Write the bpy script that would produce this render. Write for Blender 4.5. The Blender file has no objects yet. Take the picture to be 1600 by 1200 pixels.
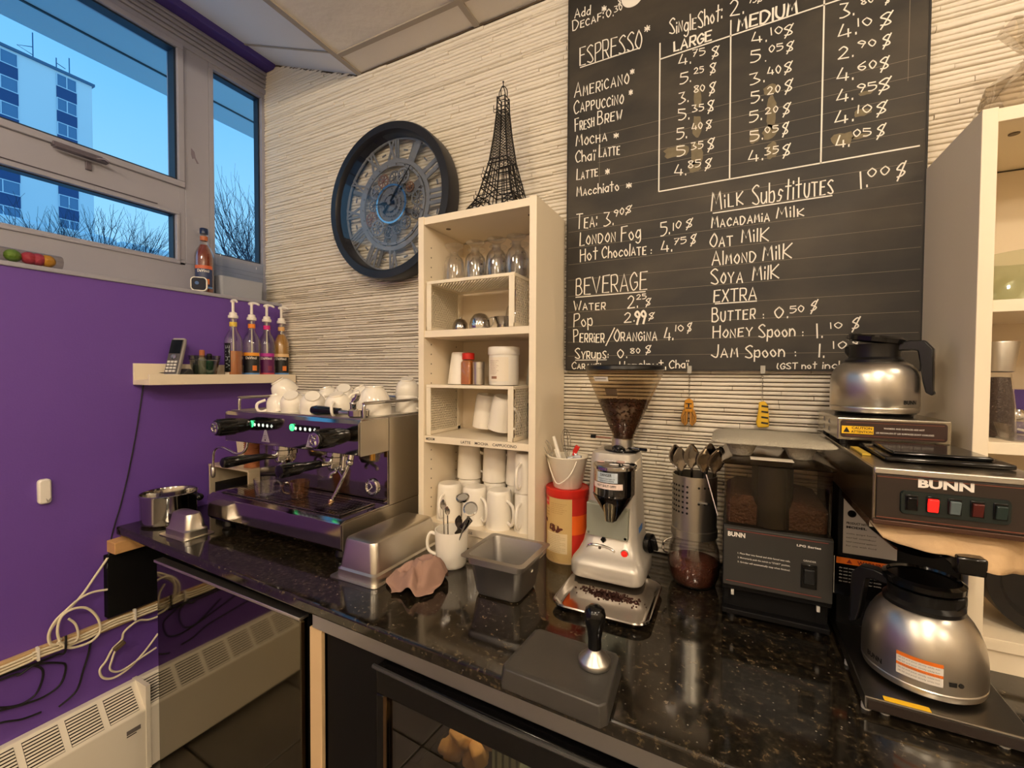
import bpy, math, random
from mathutils import Vector, Matrix, Euler, noise
random.seed(11)
sc = bpy.context.scene
COL = sc.collection
PI = math.pi

# ---------------------------------------------------------------- camera
def set_camera():
    yaw, pit, rol = math.radians(26.7), math.radians(1.4), math.radians(.27)
    F0 = Vector((-math.sin(yaw), math.cos(yaw), 0)); R0 = Vector((math.cos(yaw), math.sin(yaw), 0)); U0 = Vector((0, 0, 1))
    F = F0*math.cos(pit) - U0*math.sin(pit); U = U0*math.cos(pit) + F0*math.sin(pit)
    R = R0*math.cos(rol) + U*math.sin(rol); U = U*math.cos(rol) - R0*math.sin(rol)
    cd = bpy.data.cameras.new('camera'); co = bpy.data.objects.new('camera', cd); COL.objects.link(co)
    cd.sensor_width = 36; cd.lens = 685/1600*36; cd.clip_start = .02; cd.clip_end = 500
    m = Matrix.Identity(4)
    for i in range(3):
        m[i][0], m[i][1], m[i][2] = R[i], U[i], -F[i]
    m[0][3], m[1][3], m[2][3] = 2.09, -1.40, 1.46
    co.matrix_world = m
    sc.camera = co
set_camera()

# ---------------------------------------------------------------- sky, lamps, exposure
def lin(h):
    if isinstance(h, str):
        h = [int(h[i:i+2], 16) for i in (0, 2, 4)]
    return tuple((c/255/12.92 if c/255 <= .04045 else ((c/255+.055)/1.055)**2.4) for c in h)
wd = bpy.data.worlds.new('sky'); sc.world = wd; wd.use_nodes = True
nt = wd.node_tree; nt.nodes.clear()
wo = nt.nodes.new('ShaderNodeOutputWorld'); bg = nt.nodes.new('ShaderNodeBackground')
tc = nt.nodes.new('ShaderNodeTexCoord'); sx = nt.nodes.new('ShaderNodeSeparateXYZ'); rp = nt.nodes.new('ShaderNodeValToRGB')
nz = nt.nodes.new('ShaderNodeTexNoise'); nz.inputs['Scale'].default_value = 2.2; nz.inputs['Detail'].default_value = 4
ad = nt.nodes.new('ShaderNodeMath'); ad.operation = 'MULTIPLY_ADD'; ad.inputs[1].default_value = .25
nt.links.new(tc.outputs['Generated'], sx.inputs[0]); nt.links.new(tc.outputs['Generated'], nz.inputs['Vector'])
nt.links.new(nz.outputs['Fac'], ad.inputs[0]); nt.links.new(sx.outputs['Z'], ad.inputs[2])
nt.links.new(ad.outputs[0], rp.inputs['Fac'])
rp.color_ramp.elements[0].position = .1; rp.color_ramp.elements[0].color = (*lin('b0e8ff'), 1)
rp.color_ramp.elements[1].position = .7; rp.color_ramp.elements[1].color = (*lin('62bbff'), 1)
nt.links.new(rp.outputs['Color'], bg.inputs['Color']); bg.inputs['Strength'].default_value = 1.12
nt.links.new(bg.outputs[0], wo.inputs[0])
sc.view_settings.view_transform = 'Standard'; sc.view_settings.look = 'None'
sc.view_settings.gamma = 1; sc.view_settings.use_curve_mapping = False; sc.view_settings.exposure = 0.0
WARM = (1.0, .835, .635)
LAMPS = [(2.45, -1.95, 46), (1.15, -2.1, 21), (3.5, -1.0, 19), (2.2, -3.2, 38), (3.8, -2.8, 34), (.75, -3.4, 30)]

# ---------------------------------------------------------------- materials
MATS = {}
def mat(name, col='808080', rough=.5, metal=0, trans=0, bump=0, bscale=60, var=0, vscale=8, emit=0, coat=0, spec=.5, alpha=1, stretch=None, ior=1.45, aniso=0):
    if name in MATS: return MATS[name]
    m = bpy.data.materials.new(name); m.use_nodes = True; t = m.node_tree; b = t.nodes['Principled BSDF']
    c = lin(col) if isinstance(col, (str, list)) else col
    b.inputs['Base Color'].default_value = (*c, 1); b.inputs['Roughness'].default_value = rough; b.inputs['Metallic'].default_value = metal
    b.inputs['Transmission Weight'].default_value = trans; b.inputs['Coat Weight'].default_value = coat; b.inputs['Coat Roughness'].default_value = .08
    b.inputs['Specular IOR Level'].default_value = spec; b.inputs['Alpha'].default_value = alpha; b.inputs['IOR'].default_value = ior
    if aniso: b.inputs['Anisotropic'].default_value = aniso
    if emit: b.inputs['Emission Color'].default_value = (*c, 1); b.inputs['Emission Strength'].default_value = emit
    if bump or var:
        co = t.nodes.new('ShaderNodeTexCoord'); mp = t.nodes.new('ShaderNodeMapping'); t.links.new(co.outputs['Object'], mp.inputs[0])
        if stretch: mp.inputs['Scale'].default_value = stretch
        n = t.nodes.new('ShaderNodeTexNoise'); n.inputs['Scale'].default_value = bscale; n.inputs['Detail'].default_value = 4; t.links.new(mp.outputs[0], n.inputs['Vector'])
        if bump:
            bp = t.nodes.new('ShaderNodeBump'); bp.inputs['Strength'].default_value = bump; bp.inputs['Distance'].default_value = .01
            t.links.new(n.outputs['Fac'], bp.inputs['Height']); t.links.new(bp.outputs[0], b.inputs['Normal'])
        if var:
            n2 = t.nodes.new('ShaderNodeTexNoise'); n2.inputs['Scale'].default_value = vscale; n2.inputs['Detail'].default_value = 5; t.links.new(mp.outputs[0], n2.inputs['Vector'])
            mx = t.nodes.new('ShaderNodeMix'); mx.data_type = 'RGBA'
            mx.inputs[6].default_value = (*[x*(1-var) for x in c], 1); mx.inputs[7].default_value = (*[min(1, x*(1+var)) for x in c], 1)
            t.links.new(n2.outputs['Fac'], mx.inputs[0]); t.links.new(mx.outputs[2], b.inputs['Base Color'])
    MATS[name] = m; return m
def glass(name, tint='ffffff', refl=.9, base=.04, rough=.0):
    """thin clear sheet: light passes straight, edges and highlights reflect"""
    if name in MATS: return MATS[name]
    m = bpy.data.materials.new(name); m.use_nodes = True; t = m.node_tree; t.nodes.clear()
    o = t.nodes.new('ShaderNodeOutputMaterial'); mx = t.nodes.new('ShaderNodeMixShader'); tr = t.nodes.new('ShaderNodeBsdfTransparent'); gl = t.nodes.new('ShaderNodeBsdfGlossy')
    tr.inputs[0].default_value = (*lin(tint), 1); gl.inputs['Roughness'].default_value = rough
    lw0 = t.nodes.new('ShaderNodeLayerWeight'); lw0.inputs['Blend'].default_value = .5; lw = t.nodes.new('ShaderNodeMath'); lw.operation = 'POWER'; lw.inputs[1].default_value = 2.6; t.links.new(lw0.outputs['Facing'], lw.inputs[0])
    ma = t.nodes.new('ShaderNodeMath'); ma.operation = 'MULTIPLY_ADD'; ma.use_clamp = True; ma.inputs[1].default_value = refl; ma.inputs[2].default_value = base
    t.links.new(lw.outputs[0], ma.inputs[0]); t.links.new(ma.outputs[0], mx.inputs[0]); t.links.new(tr.outputs[0], mx.inputs[1]); t.links.new(gl.outputs[0], mx.inputs[2]); t.links.new(mx.outputs[0], o.inputs[0])
    MATS[name] = m; return m
PURPLE = mat('purple_wall_paint', '68479c', .42, bump=.04, bscale=180, var=.04, vscale=3)
PURPLE_D = mat('purple_beam_paint', '45358a', .5)
CREAM = mat('cream_window_paint', '9c9ba6', .45, bump=.02, bscale=90, var=.05)
WHITE = mat('white_melamine', 'efe0c6', .35, var=.03, vscale=5)
WHITE_B = mat('white_backing', 'e6d5b8', .6)
WHITEP = mat('white_plastic', 'efe8dc', .35)
CERAMIC = mat('white_ceramic', 'f4ecdd', .12, coat=.4)
STEEL = mat('brushed_steel', [200, 194, 182], .32, metal=1, bump=.03, bscale=400, stretch=(1, 1, .05))
STEELV = mat('satin_steel', [204, 200, 192], .36, metal=1, bump=.02, bscale=200)
MIRROR = mat('polished_steel', [172, 166, 160], .09, metal=1)
DMIRROR = mat('dark_polished_steel', [96, 92, 90], .1, metal=1)
CHROME = mat('chrome', [205, 203, 200], .05, metal=1)
BLACKP = mat('black_plastic', '100f0f', .3)
BLACKG = mat('black_gloss', '0d0c0c', .12)
BLACKM = mat('black_matte', '0c0b0b', .6, spec=.2)
RUBBER = mat('grey_rubber', '3a3733', .42, bump=.03, bscale=120, var=.15, vscale=14)
DARKGREY = mat('charcoal_panel', '2f2e2b', .4)
BROWNP = mat('dark_brown_panel', '2b221c', .38)
ALU = mat('silver_enamel', 'c2bbb0', .32, metal=.35, var=.05)
GLASS = glass('clear_glass', 'ffffff', .95, .07)
GLASS_W = glass('window_glass', 'fbfdff', .45, .0)
GLASS_D = glass('dark_door_glass', 'c9c2b4', .9, .11)
GLASS_C = glass('clock_glass', 'f0f2f4', .55, .03)
ACRYL = glass('clear_acrylic', 'f6faff', .35, .02)
SMOKE = glass('smoked_hopper_plastic', 'e8dcc8', .55, .04, .08)
WOOD = mat('pine_wood', 'c89a63', .55, bump=.05, bscale=30, var=.15, vscale=12, stretch=(1, 1, 8))
IRON = mat('dark_iron_wire', '2a2622', .45, metal=.5)
RED = mat('red_plastic', 'c5261a', .3)
BLUE = mat('blue_label', '2d78c8', .4)
YELLOW = mat('yellow_label', 'f0bd1c', .4)
ORANGE = mat('orange_label', 'e0701c', .4)
INK = mat('black_ink', '1a1713', .6)
CHALK = mat('white_chalk_paint', 'efe9dc', .8)
LETTERS = mat('white_lettering', 'e8e2d8', .5)
CABLE = mat('cream_cable', 'e8dcbe', .45)
BCABLE = mat('black_cable', '141215', .5)
BEANS = mat('coffee_beans', '3c2114', .35, var=.4, vscale=60)
CLOTH = mat('dusty_pink_cloth', '9b7a6a', .9, bump=.3, bscale=700, var=.08, vscale=20)

# ---------------------------------------------------------------- mesh builder
def basis(d):
    d = Vector(d).normalized(); a = Vector((0, 0, 1)) if abs(d.z) < .9 else Vector((1, 0, 0))
    u = d.cross(a).normalized(); return u, d.cross(u).normalized(), d
class MB:
    def __init__(s): s.v = []; s.f = []; s.mi = []; s.c = 0
    def add(s, vs, fs, mi=None):
        o = len(s.v); s.v += [tuple(p) for p in vs]; s.f += [tuple(i+o for i in f) for f in fs]; s.mi += [s.c if mi is None else mi]*len(fs); return s
    def box(s, x0, x1, y0, y1, z0, z1):
        return s.add([(x0, y0, z0), (x1, y0, z0), (x1, y1, z0), (x0, y1, z0), (x0, y0, z1), (x1, y0, z1), (x1, y1, z1), (x0, y1, z1)],
                     [(0, 3, 2, 1), (4, 5, 6, 7), (0, 1, 5, 4), (1, 2, 6, 5), (2, 3, 7, 6), (3, 0, 4, 7)])
    def obox(s, c, size, rot=(0, 0, 0)):
        M = Euler(rot).to_matrix(); c = Vector(c); h = [q/2 for q in size]
        vs = [c + M @ Vector((a*h[0], b*h[1], d*h[2])) for d in (-1, 1) for a, b in ((-1, -1), (1, -1), (1, 1), (-1, 1))]
        return s.add(vs, [(0, 3, 2, 1), (4, 5, 6, 7), (0, 1, 5, 4), (1, 2, 6, 5), (2, 3, 7, 6), (3, 0, 4, 7)])
    def lathe(s, prof, c=(0, 0, 0), n=28, axis=(0, 0, 1), a0=0, a1=2*PI, sx=1, sy=1, mis=None):
        c = Vector(c)
        if tuple(axis) == (0, 0, 1): u, w, d = Vector((1, 0, 0)), Vector((0, 1, 0)), Vector((0, 0, 1))
        else: u, w, d = basis(axis); w = d.cross(u)
        full = abs(a1-a0-2*PI) < 1e-6; k = n if full else n+1
        vs = []; 
        for r, z in prof:
            for i in range(k):
                a = a0+(a1-a0)*i/n; vs.append(c+u*(r*math.cos(a)*sx)+w*(r*math.sin(a)*sy)+d*z)
        fs = []; mm = []
        for j in range(len(prof)-1):
            for i in range(n):
                i2 = (i+1) % k
                fs.append((j*k+i, j*k+i2, (j+1)*k+i2, (j+1)*k+i)); mm.append(s.c if mis is None else mis[j])
        o = len(s.v); s.v += [tuple(p) for p in vs]; s.f += [tuple(q+o for q in f) for f in fs]; s.mi += mm
        if full:
            if prof[0][0] > 1e-5 and getattr(s, 'cap', True): s.f.append(tuple(o+i for i in reversed(range(k)))); s.mi.append(mm[0])
            if prof[-1][0] > 1e-5 and getattr(s, 'cap', True): s.f.append(tuple(o+(len(prof)-1)*k+i for i in range(k))); s.mi.append(mm[-1])
        return s
    def cyl(s, a, b, r, r2=None, n=16):
        a = Vector(a); b = Vector(b); L = (b-a).length; return s.lathe([(r, 0), (r if r2 is None else r2, L)], a, n, tuple((b-a)/L) if abs((b-a).x)+abs((b-a).y) > 1e-6 or b.z < a.z else (0, 0, 1))
    def ball(s, c, r, n=14, sx=1, sy=1, sz=1):
        k = max(5, n//2); return s.lathe([(max(1e-6, r*math.sin(PI*i/k)), -r*sz*math.cos(PI*i/k)) for i in range(k+1)], c, n, sx=sx, sy=sy)
    def tube(s, pts, r, n=8, closed=False, cap=True):
        P = [Vector(p) for p in pts]; N = len(P); rs = r if isinstance(r, (list, tuple)) else [r]*N
        T = []
        for i in range(N):
            a = P[(i-1) % N] if (closed or i) else P[0]; b = P[(i+1) % N] if (closed or i < N-1) else P[-1]
            T.append((b-a).normalized() if (b-a).length > 1e-9 else Vector((0, 0, 1)))
        u = basis(T[0])[0]; vs = []
        for i in range(N):
            u = (u - T[i]*u.dot(T[i])).normalized(); w = T[i].cross(u)
            vs += [P[i]+(u*math.cos(2*PI*k/n)+w*math.sin(2*PI*k/n))*rs[i] for k in range(n)]
        fs = []
        for i in range(N if closed else N-1):
            j = (i+1) % N
            for k in range(n): fs.append((i*n+k, i*n+(k+1) % n, j*n+(k+1) % n, j*n+k))
        if not closed and cap: fs.append(tuple(reversed(range(n)))); fs.append(tuple((N-1)*n+k for k in range(n)))
        return s.add(vs, fs)
    def prism(s, poly, a, b, axis='z'):
        n = len(poly)
        f = {'z': lambda p, q: (p[0], p[1], q), 'y': lambda p, q: (p[0], q, p[1]), 'x': lambda p, q: (q, p[0], p[1])}[axis]
        vs = [f(p, a) for p in poly]+[f(p, b) for p in poly]
        return s.add(vs, [tuple(reversed(range(n))), tuple(range(n, 2*n))]+[(i, (i+1) % n, (i+1) % n+n, i+n) for i in range(n)])
    def rings(s, rings, cap0=True, cap1=True):
        n = len(rings[0]); vs = [p for r in rings for p in r]; fs = []
        for j in range(len(rings)-1):
            for i in range(n): fs.append((j*n+i, j*n+(i+1) % n, (j+1)*n+(i+1) % n, (j+1)*n+i))
        if cap0: fs.append(tuple(reversed(range(n))))
        if cap1: fs.append(tuple((len(rings)-1)*n+i for i in range(n)))
        return s.add(vs, fs)
    def build(s, name, mats, parent=None, smooth=True, bevel=0, ang=38, kind=None, label=None, segs=2, fix=True):
        me = bpy.data.meshes.new(name); off = Vector((0, 0, 0)); p = parent
        while p is not None: off += p.location; p = p.parent
        me.from_pydata([tuple(Vector(v)-off) for v in s.v], [], s.f)
        for m in (mats if isinstance(mats, (list, tuple)) else [mats]): me.materials.append(m)
        if any(s.mi): me.polygons.foreach_set('material_index', s.mi)
        if fix:
            import bmesh
            b = bmesh.new(); b.from_mesh(me); bmesh.ops.recalc_face_normals(b, faces=b.faces); b.to_mesh(me); b.free()
        if smooth:
            me.polygons.foreach_set('use_smooth', [True]*len(me.polygons)); me.set_sharp_from_angle(angle=math.radians(ang))
        me.update()
        o = bpy.data.objects.new(name, me); COL.objects.link(o); o.parent = parent
        if bevel:
            bm = o.modifiers.new('bevel', 'BEVEL'); bm.width = bevel; bm.segments = segs; bm.limit_method = 'ANGLE'; bm.angle_limit = math.radians(40)
        if kind: o['kind'] = kind
        if label: o['label'] = label
        return o
def build_each(mb, name, *a, **k):
    """every loose piece of the mesh becomes an object of its own"""
    par = list(range(len(mb.v)))
    def find(i):
        while par[i] != i: par[i] = par[par[i]]; i = par[i]
        return i
    for f in mb.f:
        for i in f[1:]: par[find(i)] = find(f[0])
    isl = {}
    for q, f in enumerate(mb.f): isl.setdefault(find(f[0]), []).append(q)
    out = []
    for qs in isl.values():
        m = MB(); ids = sorted({i for q in qs for i in mb.f[q]}); mp = {i: j for j, i in enumerate(ids)}
        m.v = [mb.v[i] for i in ids]; m.f = [tuple(mp[i] for i in mb.f[q]) for q in qs]; m.mi = [mb.mi[q] for q in qs]
        out.append(m.build(name, *a, **k))
    return out
def rr(cx, cy, w, d, r, z, n=5):
    out = []; r = min(r, w/2-1e-4, d/2-1e-4)
    for qx, qy, a0 in ((1, 1, 0), (-1, 1, PI/2), (-1, -1, PI), (1, -1, 1.5*PI)):
        for i in range(n+1):
            a = a0+PI/2*i/n; out.append((cx+qx*(w/2-r)+r*math.cos(a), cy+qy*(d/2-r)+r*math.sin(a), z))
    return out
def smooth_path(pts, k=6, closed=False):
    P = [Vector(p) for p in pts]; N = len(P); out = []
    g = (lambda i: P[i % N]) if closed else (lambda i: P[max(0, min(N-1, i))])
    for i in range(N if closed else N-1):
        a, b, c, d = g(i-1), g(i), g(i+1), g(i+2)
        for j in range(k):
            t = j/k; out.append(.5*((2*b)+(c-a)*t+(2*a-5*b+4*c-d)*t*t+(3*b-a-3*c+d)*t**3))
    if not closed: out.append(P[-1])
    return out
def tag(o, label, cat, group=None):
    o['label'] = label; o['category'] = cat
    if group: o['group'] = group
    return o
def thing(name, label, cat, loc=(0, 0, 0), group=None, rotz=0):
    o = bpy.data.objects.new(name, None); COL.objects.link(o); o.location = loc; o.empty_display_size = .02
    return tag(o, label, cat, group)
def dup(root, loc=None, rot=None, label=None, scale=None):
    def cp(o, par):
        c = o.copy(); COL.objects.link(c); c.parent = par
        for ch in list(o.children): cp(ch, c)
        return c
    r = cp(root, None)
    if loc is not None: r.location = loc
    if rot is not None: r.rotation_euler = rot
    if scale is not None: r.scale = (scale,)*3 if isinstance(scale, (int, float)) else scale
    if label: r['label'] = label
    return r
def struct(o, **k):
    o['kind'] = 'structure'
    for a, b in k.items(): o[a] = b
    return o
_tx = {}
def text_geo(s, bold=0.0):
    """flat letter faces of the built-in font, cap height 1, left-aligned at 0"""
    key = (s, bold)
    if key not in _tx:
        cu = bpy.data.curves.new('t', 'FONT'); cu.body = s; cu.size = 1.0; cu.offset = bold; cu.resolution_u = 2; cu.fill_mode = 'FRONT'
        ob = bpy.data.objects.new('t', cu); me = ob.to_mesh()
        vs = [(v.co.x, v.co.y) for v in me.vertices]; fs = [tuple(p.vertices) for p in me.polygons]
        ob.to_mesh_clear(); bpy.data.objects.remove(ob); bpy.data.curves.remove(cu)
        ys = [p[1] for p in vs] or [0, 1]; xs = [p[0] for p in vs] or [0, 1]; h = .69
        _tx[key] = ([((x-min(xs))/h, y/h) for x, y in vs], fs, (max(xs)-min(xs))/h)
    return _tx[key]
def put_text(mb, s, o, ux, uz, w=None, h=.01, bold=0.0, bend=None, mi=None, center=False):
    """letters on the plane through o spanned by ux (along) and uz (up); bend=(centre, radius, angle0) wraps them round an upright cylinder"""
    vs, fs, W = text_geo(s, bold); kx = (w/W) if w else h; o = Vector(o); ux = Vector(ux).normalized(); uz = Vector(uz).normalized()
    if bend:
        c, R, a0 = bend; out = []
        for x, y in vs:
            xx = x*kx-(W*kx/2 if center else 0); a = a0+xx/R; out.append((c[0]+R*math.cos(a), c[1]+R*math.sin(a), c[2]+y*h))
    else: out = [o+ux*(x*kx-(W*kx/2 if center else 0))+uz*(y*h) for x, y in vs]
    return mb.add(out, fs, mi)
def arc_patch(mb, c, R, a0, a1, z0, z1, n=10, mi=None, R2=None):
    vs = []
    for i in range(n+1):
        a = a0+(a1-a0)*i/n; vs += [(c[0]+R*math.cos(a), c[1]+R*math.sin(a), z0), (c[0]+(R2 or R)*math.cos(a), c[1]+(R2 or R)*math.sin(a), z1)]
    return mb.add(vs, [(2*i, 2*i+2, 2*i+3, 2*i+1) for i in range(n)], mi)
# ---------------------------------------------------------------- the room shell
X1, Y1, ZC = 4.6, -4.2, 2.72
S_ = MB().box(-.12, X1+.1, Y1-.1, .12, -.1, -.012); floor = struct(S_.build('floor', mat('grout', '3a332c', .9), smooth=False))
TILE = mat('dark_slate_tile', '6f675a', .35, bump=.15, bscale=14, var=.35, vscale=3)
tm = None; ts = .42
for i in range(-1, 12):
    for j in range(0, 11):
        x0, y0 = .14+i*ts, Y1+j*ts
        if x0 < .1 or x0+ts > X1 or y0+ts > .02: continue
        if tm is None:
            o = MB().rings([rr(0, 0, ts-.008, ts-.008, .004, -.012, 1), rr(0, 0, ts-.008, ts-.008, .004, -.002, 1), rr(0, 0, ts-.014, ts-.014, .004, 0, 1)]).build('floor_tile', TILE, floor, smooth=False); tm = o.data
        else: o = bpy.data.objects.new('floor_tile', tm); COL.objects.link(o); o.parent = floor
        o.location = (x0+ts/2, y0+ts/2, random.uniform(-.001, .0005))
# plain walls behind the viewer
ROOMW = mat('warm_room_paint', 'd9cbb4', .7, var=.06, vscale=2)
struct(MB().box(X1, X1+.1, Y1-.1, .12, 0, 3.0).build('wall_right', ROOMW, smooth=False))
struct(MB().box(-.1, X1+.1, Y1-.1, Y1, 0, 3.0).build('wall_front', ROOMW, smooth=False))
# back wall: dark mortar backing and white split-stone strips
wb = struct(MB().box(-.03, X1+.1, .004, .12, 0, 3.1).build('wall_back', mat('stone_joint', '57442f', .9), smooth=False))
STONE = mat('white_painted_stone', 'e6dccb', .7, bump=.22, bscale=90, var=.05, vscale=9)
def strip(mb, x0, x1, z0, z1, dep):
    n = max(2, int((x1-x0)/.035)); vs = []
    for i in range(n+1):
        x = x0+(x1-x0)*i/n; j = lambda a: random.uniform(-a, a); d = dep+j(.0008)
        b, t = z0+abs(j(.0009)), z1-abs(j(.0009))
        vs += [(x, .006, z1), (x, -d+.002, t), (x, -d-.0006, t-.0022), (x, -d-.0004+j(.0005), b+.0022), (x, -d+.002, b), (x, .006, z0)]
    fs = []
    for i in range(n):
        for k in range(5): fs.append((6*i+k, 6*i+k+1, 6*i+7+k, 6*i+6+k))
    fs += [tuple(range(5, -1, -1)), tuple(6*n+k for k in range(6))]
    mb.add(vs, fs)
rest = MB(); npart = 0; z = .912
rnd = random.Random(5)
while z < 3.0:
    h = rnd.choice((.008, .010, .012, .012, .014, .015))
    x = .03-rnd.uniform(0, .2)
    while x < 3.2:
        L = rnd.uniform(.12, .42); xa, xb = max(.03, x), min(3.2, x+L)
        if xb-xa > .01:
            dep = rnd.choice((.004, .005, .006, .007, .0085)); near = (1.58 < xa < 2.32 and z < 1.48)
            if near and npart < 290:
                m = MB(); strip(m, xa, xb-.0012, z, z+h-.0022, dep); m.build('stone_strip', STONE, wb, fix=False, ang=60); npart += 1
            else: strip(rest, xa, xb-.0012, z, z+h-(.0021 if z < 1.9 else .0013) if rnd.random() < .8 else z+h-.0003, dep)
        x += L
    z += h
rest.build('stone_facing', STONE, wb, kind='stuff', fix=False, ang=60)
# left wall: purple lower part
wl = struct(MB().box(-.1, .14, Y1-.1, .004, 0, 1.775).build('wall_left', PURPLE, smooth=False))
struct(MB().box(-.1, .147, Y1, -.001, 1.775, 1.79).build('trim_1', CREAM, smooth=False, bevel=.003))
struct(MB().box(-.1, .03, Y1, .003, 1.79, 1.915).build('trim_2', CREAM, smooth=False))
struct(MB().box(-.1, .03, Y1, .003, 2.83, 3.1).build('trim_3', CREAM, smooth=False))
t3 = struct(MB().box(-.02, .036, Y1, -.0005, 2.808, 2.835).build('trim_4', CREAM, smooth=False, bevel=.003))
for k in range(4):
    MB().box(.0, .040+.003*k, Y1, -.0005, 2.838+k*.019, 2.854+k*.019).build('moulding_strip', CREAM, t3, smooth=False, bevel=.004)
struct(MB().rings([[(.03, y, 2.912), (.10, y, 2.912), (.118, y, 2.93), (.118, y, 3.05), (.03, y, 3.05)] for y in (Y1, -.001)]).build('trim_5', PURPLE_D, smooth=False, bevel=.006))
GASK = mat('dark_gasket', '1d2a3c', .5)
def sash(mb, y0, y1, z0, z1, t, xf, xb=-.03):
    mb.box(xb, xf, y0, y1, z0, z0+t); mb.box(xb, xf, y0, y1, z1-t, z1); mb.box(xb, xf, y0, y0+t, z0+t, z1-t); mb.box(xb, xf, y1-t, y1, z0+t, z1-t)
def window_unit(n, ya, yb, narrow=False):
    """frame from ya to yb on the window plane x=.03"""
    fr = MB()
    if narrow:
        sash(fr, ya, yb, 1.915, 2.81, .02, .03); fr.box(-.03, .029, ya+.02, yb-.02, 1.935, 1.985)
        w = struct(fr.build('window_%d' % n, CREAM, smooth=False, bevel=.002))
        gk = MB(); sash(gk, ya+.018, yb-.018, 1.983, 2.792, .01, .012, -.02); gk.build('gasket', GASK, w, smooth=False)
        MB().box(-.008, -.003, ya+.02, yb-.02, 1.985, 2.79).build('pane', GLASS_W, w, smooth=False)
        return
    sash(fr, ya, yb, 1.905, 2.815, .022, .03); fr.box(-.03, .03, ya+.02, yb-.02, 2.122, 2.24)
    w = struct(fr.build('window_%d' % n, CREAM, smooth=False, bevel=.002))
    s1 = MB(); sash(s1, ya+.02, yb-.004, 2.225, 2.812, .024, .042, -.02); s1.build('upper_sash', CREAM, w, smooth=False, bevel=.003)
    gk = MB(); sash(gk, ya+.043, yb-.027, 2.248, 2.79, .009, .03, -.015); gk.build('gasket', GASK, w, smooth=False)
    MB().box(-.006, -.001, ya+.045, yb-.03, 2.25, 2.788).build('pane', GLASS_W, w, smooth=False)
    s2 = MB(); sash(s2, ya+.02, yb-.022, 1.907, 2.122, .013, .036, -.02); s2.build('lower_sash', CREAM, w, smooth=False, bevel=.003)
    gk = MB(); sash(gk, ya+.033, yb-.035, 1.919, 2.111, .006, .02, -.015); gk.build('gasket', GASK, w, smooth=False)
    MB().box(-.006, -.001, ya+.035, yb-.037, 1.922, 2.108).build('pane', GLASS_W, w, smooth=False)
    h = MB(); yc = (ya+yb)/2
    if n == 1: yc = -.70
    h.box(.03, .05, yc-.065, yc+.065, 2.218, 2.232); h.box(.045, .07, yc-.065, yc+.075, 2.208, 2.214); h.tube([(.06, yc+.03, 2.212), (.075, yc+.06, 2.216), (.08, yc+.072, 2.209)], .004)
    h.obox((.034, yc+.03, 2.19), (.008, .016, .03))
    h.build('latch', mat('worn_window_metal', '6d6670', .4, metal=.5), w, smooth=False, bevel=.0015)
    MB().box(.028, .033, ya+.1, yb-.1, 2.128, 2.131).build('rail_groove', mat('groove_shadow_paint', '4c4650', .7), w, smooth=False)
window_unit(1, -1.33, -.36)
window_unit(2, -.262, -.001, True)
struct(MB().box(-.1, .03, -.36, -.262, 1.915, 2.83).build('trim_6', CREAM, smooth=False, bevel=.003))
struct(MB().box(-.1, .03, -1.43, -1.33, 1.915, 2.83).build('trim_7', CREAM, smooth=False, bevel=.003))
window_unit(3, -2.40, -1.43)
struct(MB().box(-.1, .03, -2.50, -2.40, 1.915, 2.83).build('trim_8', CREAM, smooth=False, bevel=.003))
window_unit(4, -3.47, -2.50)
struct(MB().box(-.1, .03, Y1, -3.47, 1.915, 2.83).build('trim_9', CREAM, smooth=False, bevel=.003))
# adhesive mark left on the post
tag(MB().prism([(-.335, 2.405), (-.322, 2.395), (-.318, 2.372), (-.305, 2.352), (-.312, 2.349), (-.322, 2.368), (-.33, 2.362), (-.335, 2.38)], .0301, .0312, 'x').build('tape_scrap', mat('old_tape', '7d7480', .6), smooth=False), 'torn scrap of grey tape stuck on the cream window post', 'tape')
# ceiling
CEIL = mat('textured_ceiling_tile', 'eae4da', .85, bump=.5, bscale=11, var=.05, vscale=4)
CEILS = mat('smooth_ceiling_panel', 'e2deda', .8)
TBAR = mat('ceiling_tee_metal', 'a59b8e', .5)
ce = struct(MB().box(.66, X1+.1, Y1-.1, .12, ZC+.02, ZC+.1).build('ceiling', CEILS, smooth=False))
tmesh = {}
xs = [.66, 1.24, 1.85, 2.46, 3.07, 3.68, 4.29, X1]; ys = [.003, -.125, -1.335, -2.545, -3.755, Y1]
for a, b in zip(xs, xs[1:]):
    for c, d in zip(ys, ys[1:]):
        MB().rings([[(a+.004, d+.004, ZC+.018), (b-.004, d+.004, ZC+.018), (b-.004, c-.004, ZC+.018), (a+.004, c-.004, ZC+.018)], [(a+.004, d+.004, ZC+.006), (b-.004, d+.004, ZC+.006), (b-.004, c-.004, ZC+.006), (a+.004, c-.004, ZC+.006)]]).build('ceiling_tile', CEIL, ce, smooth=False)
for x in xs[:-1]: MB().box(x-.011, x+.011, Y1, .003, ZC-.001, ZC+.006).build('tee_bar', TBAR, ce, smooth=False)
for y in ys[1:-1]:
    for a, b in zip(xs, xs[1:]): MB().box(a+.011, b-.011, y-.010, y+.010, ZC, ZC+.006).build('tee_bar', TBAR, ce, smooth=False)
MB().box(.66, X1, -.008, .003, ZC-.002, ZC+.004).build('wall_angle', mat('dark_wall_gap', '4e4030', .8), ce, smooth=False)
c2 = struct(MB().prism([(.66, ZC), (.10, 2.935), (.10, 3.02), (.66, ZC+.09)], Y1, .003, 'y').build('ceiling_sloped', CEILS, smooth=False))
MB().prism([(.652, ZC+.0015), (.115, 2.9275), (.115, 2.9245), (.652, ZC-.0015)], -.158, -.150, 'y').build('panel_seam', TBAR, c2, smooth=False)
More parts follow.
